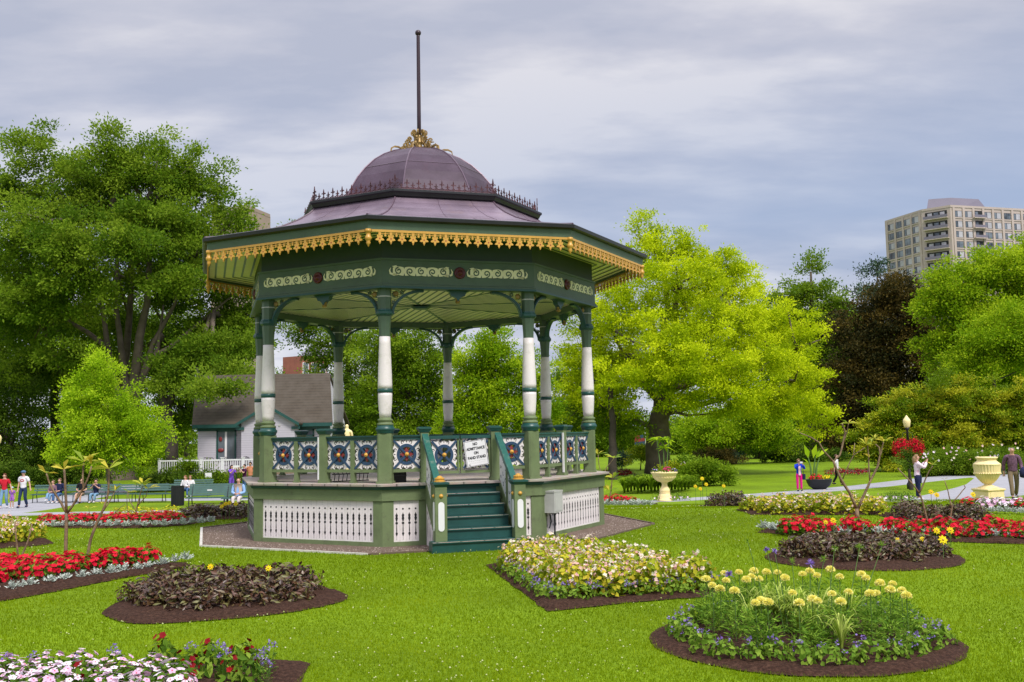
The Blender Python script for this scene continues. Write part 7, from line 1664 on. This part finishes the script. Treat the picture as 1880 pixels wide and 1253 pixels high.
    for k in 'LR': tE += [('nb', 'sh' + k), ('sh' + k, 'sl' + k)] if cl.get('sleeve', 'short') == 'short' else [('nb', 'sh' + k), ('sh' + k, 'el' + k), ('el' + k, 'cuff' + k)]
    garment('shirt', tE, cl['top'], .020)
    if cl.get('vest'): garment('waistcoat', [('che', 'wai'), ('wai', 'pel'), ('che', 'nb')], cl['vest'], .034)
    if cl.get('legs', 'long') == 'long': lE = [('pel', 'wst')] + [e_ for k in 'LR' for e_ in (('pel', 'hip' + k), ('hip' + k, 'knee' + k), ('knee' + k, 'ak' + k))]
    else: lE = [('pel', 'wst')] + [e_ for k in 'LR' for e_ in (('pel', 'hip' + k), ('hip' + k, 'hem' + k))]
    keep = Rx.get('pel'); Rx['pel'] = (.105, .082); garment('trousers', lE, cl['bottom'], .016); Rx.pop('pel')
    m = MB()
    for k in 'LR':
        a, t = Vector(J['ank' + k]), Vector(J['toe' + k]); c = a.lerp(t, .45); c.z = min(a.z, t.z + .03) - .01
        m.ball((c.x, c.y, max(c.z, .045)), .062, 10, 6, sc_=(.75, 2.0, .72))
    m.build('shoes', cl.get('shoes', M['dark']), o, True)
    hm = cloth('hair', hairc, .25, 20)
    m = MB()
    if hair != 'none':
        c = hd + Vector((0, -.010, .028)); n1_, n2_ = 16, 9; vs = []; fs = []
        for j in range(n2_ + 1):
            t = j / n2_
            for i in range(n1_):
                a = 2 * PI * i / n1_; fr = math.sin(a)                      # +1 faces forward
                low = 1.40 - (.72 * fr if fr > 0 else .62 * fr)
                ph = t * low if hair != 'bald' else (.95 + t * max(0, low - .95)); sh_ = 1.0 if hair != 'bald' else .97; vs.append((c.x + .096 * sh_ * math.sin(ph) * math.cos(a), c.y + .104 * sh_ * math.sin(ph) * math.sin(a), c.z + .102 * sh_ * math.cos(ph)))
        for j in range(n2_):
            for i in range(n1_): fs.append((j * n1_ + i, j * n1_ + (i + 1) % n1_, (j + 1) * n1_ + (i + 1) % n1_, (j + 1) * n1_ + i))
        m.add(vs, fs)
        if hair == 'long': m.tube([tuple(hd + Vector((0, -.06, .04))), tuple(hd + Vector((0, -.085, -.06))), tuple(hd + Vector((0, -.09, -.20))), tuple(hd + Vector((0, -.08, -.30)))], [.075, .085, .075, .03], 10)
        if hair == 'pony': m.tube([tuple(hd + Vector((0, -.09, .05))), tuple(hd + Vector((0, -.15, .0))), tuple(hd + Vector((0, -.14, -.12)))], [.03, .035, .01], 8)
    if m.v: m.build('hair', hm, o, True)
    if 'cap' in extras or 'hat' in extras:
        cm = cl['hat']; m = MB(); c = hd + Vector((0, 0, .055)); m.ball(tuple(c), .103, 14, 8, sc_=(1, 1.1, .72))
        if 'cap' in extras: m.slab([(c.x + .085 * math.cos(t), c.y + .08 + .10 * math.sin(t)) for t in np.linspace(0, PI, 9)], c.z + .0, c.z + .014)
        else: m.lathe([(.09, .0), (.15, -.01), (.15, .0), (.09, .012)], 16, c=tuple(c))
        m.build('hat', cm, o, True)
    if 'glasses' in extras: m = MB(); m.box(hd.x - .06, hd.x + .06, hd.y + .085, hd.y + .095, hd.z + .0, hd.z + .028); m.build('sunglasses', M['dark'], o)
    if 'phone' in extras:
        c = (Vector(J['wrL']) + Vector(J['wrR'])) / 2 + Vector((0, .06, .09)); ph = thing('camera', 'small camera held up by the ' + cl['who'], 'camera', (0, 0, 0))
        ph.matrix_world = Matrix.Translation(o.location) @ rotz(face) @ Matrix.Diagonal((s, s, s, 1)) @ Matrix.Translation(c); m = MB(); m.box(-.07, .07, -.012, .012, -.04, .04, 0); m.lathe([(.025, .012), (.025, .03), (0, .03)], 10, axis='Y', k=1); m.M = rotz(PI); m.build('camera_shell', [cl.get('cam', M['dark']), M['dark']], ph)
    return o, J, s
TW = PI                                           # facing the camera
den = cloth('blue_jeans', (.05, .11, .24)); dj = cloth('dark_jeans', (.02, .035, .085)); lj = cloth('light_jeans', (.16, .28, .42)); wh = cloth('white_cloth', (.70, .68, .70), .06); nav = cloth('navy_cloth', (.015, .02, .06)); rdc = cloth('red_cloth', (.50, .015, .03)); lil = cloth('lilac_cloth', (.34, .13, .48)); grn = cloth('teal_cloth', (.15, .35, .33)); khk = cloth('khaki_cloth', (.20, .15, .095)); blc = cloth('black_cloth', (.012, .012, .016)); pkc = cloth('magenta_cloth', (.68, .01, .22)); roy = cloth('royal_blue_cloth', (.01, .04, .50)); pnk = cloth('pale_pink_cloth', (.72, .50, .58)); crm = cloth('pale_trousers', (.56, .49, .47)); pur = cloth('purple_cloth', (.17, .07, .50)); mar = cloth('dark_maroon_cloth', (.06, .01, .05)); plm = cloth('plum_check_shirt', (.13, .07, .11), .5, 30); org = cloth('orange_cloth', (.55, .22, .12)); sky_ = cloth('pale_blue_shirt', (.26, .42, .72)); sho = cloth('white_shoes', (.6, .6, .62), .05)
fm = paint('floral_jacket', (.76, .62, .70), .8, var=.08, scale=5, dirt=(.62, .03, .16), dirt_amt=1.0)
o, J, s = person('man in a white printed T-shirt, blue cap and jeans walking with a child', 42, 936, 47.8, 1.78, TW - .1, 'hold', dict(top=wh, bottom=dj, hat=cloth('blue_cap', (.08, .16, .27)), shoes=nav), hair='short', extras=('cap',))
m = MB(); m.lathe([(.0, 0), (.085, 0), (.095, .012), (.085, .02)], 18, axis='Y', cap=False); q = m.build('shirt_print', rdc, o); q.matrix_local = tr(0, .118, 1.27) @ rotz(PI) @ Matrix.Diagonal((1.05, .3, .62, 1))
m = MB(); m.box(-.06, .06, -.003, .003, -.018, .018); q = m.build('print_band', wh, o); q.matrix_local = tr(0, .127, 1.27)
person('woman in a red sleeveless top and jeans, long auburn hair, walking at the picture edge', 7, 937, 47.6, 1.66, TW + .1, 'hold', dict(top=rdc, bottom=lj, shoes=sho), hair='long', hairc=(.13, .04, .02), female=True)
person('small child in lilac dress and pale sun hat between the walking adults', 21.5, 936, 47.7, 1.03, TW, 'stand', dict(top=lil, bottom=lil, legs='short', hat=cloth('pale_hat', (.45, .65, .62)), shoes=sho), hair='short', extras=('hat',), female=True)
p_ = person('seated man in dark sweater and blue jeans with outstretched arm', 109, 921, 52.35, 1.74, TW, 'sit', dict(top=nav, bottom=den, sleeve='long', shoes=sho), hair='short', hairc=(.2, .12, .07))
person('seated woman in grey top with crossed legs beside the man in dark sweater', 97, 921, 52.35, 1.62, TW - .2, 'sit', dict(top=cloth('grey_rose_cloth', (.22, .12, .15)), bottom=lj, sleeve='long', shoes=sho), female=True, hairc=(.2, .13, .08), extras=('crossed',))
person('seated man in black top and tan shorts behind the plumeria branches', 150, 921, 52.0, 1.75, TW, 'sit', dict(top=blc, bottom=khk, legs='short'), hair='short')
person('seated person in navy top and pale jeans raising a cup', 176, 921, 52.0, 1.66, TW, 'sit', dict(top=nav, bottom=lj, shoes=sho), extras=('drinking',), hairc=(.08, .06, .05))
person('seated woman with ginger hair in a white cardigan, nearer the litter bin', 340, 908, 55.8, 1.60, TW - .25, 'sit', dict(top=wh, bottom=den, sleeve='long', shoes=sho), hair='long', hairc=(.28, .13, .06), female=True)
person('seated woman with fair hair in a white jacket beside the ginger-haired one', 349, 908, 55.7, 1.60, TW + .2, 'sit', dict(top=wh, bottom=den, sleeve='long', shoes=sho), hair='short', hairc=(.36, .20, .10), female=True)
o, J, s = person('seated balding man in a cream waistcoat, blue shirt and pale trousers', 438, 932, 42.45, 1.78, TW, 'sit', dict(top=sky_, bottom=crm, sleeve='long', shoes=khk, vest=cloth('cream_waistcoat', (.58, .44, .33))), hair='bald', hairc=(.3, .2, .14))
m = MB(); m.add([(-.055, .150, .52), (.055, .150, .52), (.045, .150, .80), (.0, .125, .93), (-.045, .150, .80), (-.055, .10, .52), (.055, .10, .52), (.045, .10, .80), (.0, .08, .93), (-.045, .10, .80)], [(0, 1, 2, 3, 4), (0, 5, 6, 1), (1, 6, 7, 2), (2, 7, 8, 3), (3, 8, 9, 4), (4, 9, 5, 0)]); m.build('shirt_front', sky_, o)
person('woman in purple dress with long dark hair standing by the hedge', 425, 893, 58.5, 1.62, TW + .9, 'photo', dict(top=pur, bottom=pur), hair='long', hairc=(.02, .015, .02), female=True)
person('person in dark maroon top and jeans standing by the hedge', 449, 893, 58.3, 1.66, TW - .9, 'photo', dict(top=mar, bottom=den), hair='short', hairc=(.02, .015, .015))
person('person in orange top half hidden by the bandstand corner', 459.5, 893, 60, 1.74, TW, 'stand', dict(top=org, bottom=khk), hair='short', hairc=(.03, .02, .02), skin='skin2')
o, J, s = person('lady in royal blue jacket and magenta trousers taking a photograph', 1468, 899, 50.5, 1.62, TW + .05, 'photo', dict(top=roy, bottom=pkc, sleeve='long', who='lady in royal blue', cam=wh), hair='short', hairc=(.33, .20, .10), female=True, extras=('phone', 'glasses'))
m = MB(); m.box(-.06, .06, .125, .14, .86, 1.36); m.build('pale_blouse', pnk, o)
m = MB(); m.box(-.32, -.2, -.1, .1, .62, .92); m.tube([(-.26, 0, .92), (-.2, 0, 1.4)], .012, 5); m.build('shoulder_bag', nav, o)
person('person in white shirt and black trousers walking away behind the large plumeria', 1537, 890, 55, 1.70, -PI / 2 - .3, 'walk', dict(top=wh, bottom=blc), hair='short', hairc=(.1, .06, .04))
o, J, s = person('woman in white and pink floral jacket and navy trousers photographing the gardens', 1686, 915, 36.5, 1.64, -PI / 2 - .12, 'photo', dict(top=fm, bottom=nav, sleeve='long', who='woman in the floral jacket', shoes=sho), hair='long', hairc=(.27, .17, .09), female=True, extras=('phone',))
m = MB(); m.tube([(-.16, .1, 1.05), (-.17, .13, .85), (-.15, .13, .62)], [.05, .09, .06], 8); m.build('carried_jacket', nav, o, True)
o, J, s = person('elderly man in plum checked shirt and khaki trousers walking with a coat on his arm', 1863, 920, 33.5, 1.76, TW - .25, 'walk', dict(top=plm, bottom=khk, sleeve='long'), hair='bald', hairc=(.6, .58, .55))
m = MB(); m.tube([(-.30, .12, 1.02), (-.26, .24, .92), (-.20, .28, .74)], [.07, .12, .07], 8); m.build('carried_coat', nav, o, True)
# cream garden statue seen over the railing
x, y, z = xat(637, 40); st = thing('garden_statue', 'cream-yellow statue of a draped figure seen over the bandstand railing', 'statue', (x, y, z))
zt = dist(637, 777, 40).z - z; k = 1.0
m = MB(); hgt = zt - 1.55; m.lathe([(.34, 0), (.34, .1), (.26, .14), (.24, hgt - .12), (.32, hgt - .08), (.32, hgt)], 8); m.build('plinth', M['creamy'], st)
b = zt - 1.55
V = [(0, 0, b + .05), (0, 0, b + .55), (0, 0, b + .85), (0, 0, b + 1.08), (0, 0, b + 1.25), (0, .01, b + 1.33), (0, .015, b + 1.42), (0, .0, b + 1.50), (-.17, 0, b + 1.20), (-.22, .05, b + .95), (-.08, .16, b + .92), (.17, 0, b + 1.20), (.21, .04, b + .95), (.05, .17, b + 1.0)]
E2 = [(0, 1), (1, 2), (2, 3), (3, 4), (4, 5), (5, 6), (6, 7), (4, 8), (8, 9), (9, 10), (4, 11), (11, 12), (12, 13)]
SKQ.append(skinmesh('figure', V, E2, [(.24, .22), (.18, .15), (.12, .10), (.15, .11), (.10, .08), .05, (.08, .09), (.06, .07), .06, .05, .04, .06, .05, .04], 0, M['creamy'], st))
finish_skins()
bpy.context.view_layer.update()
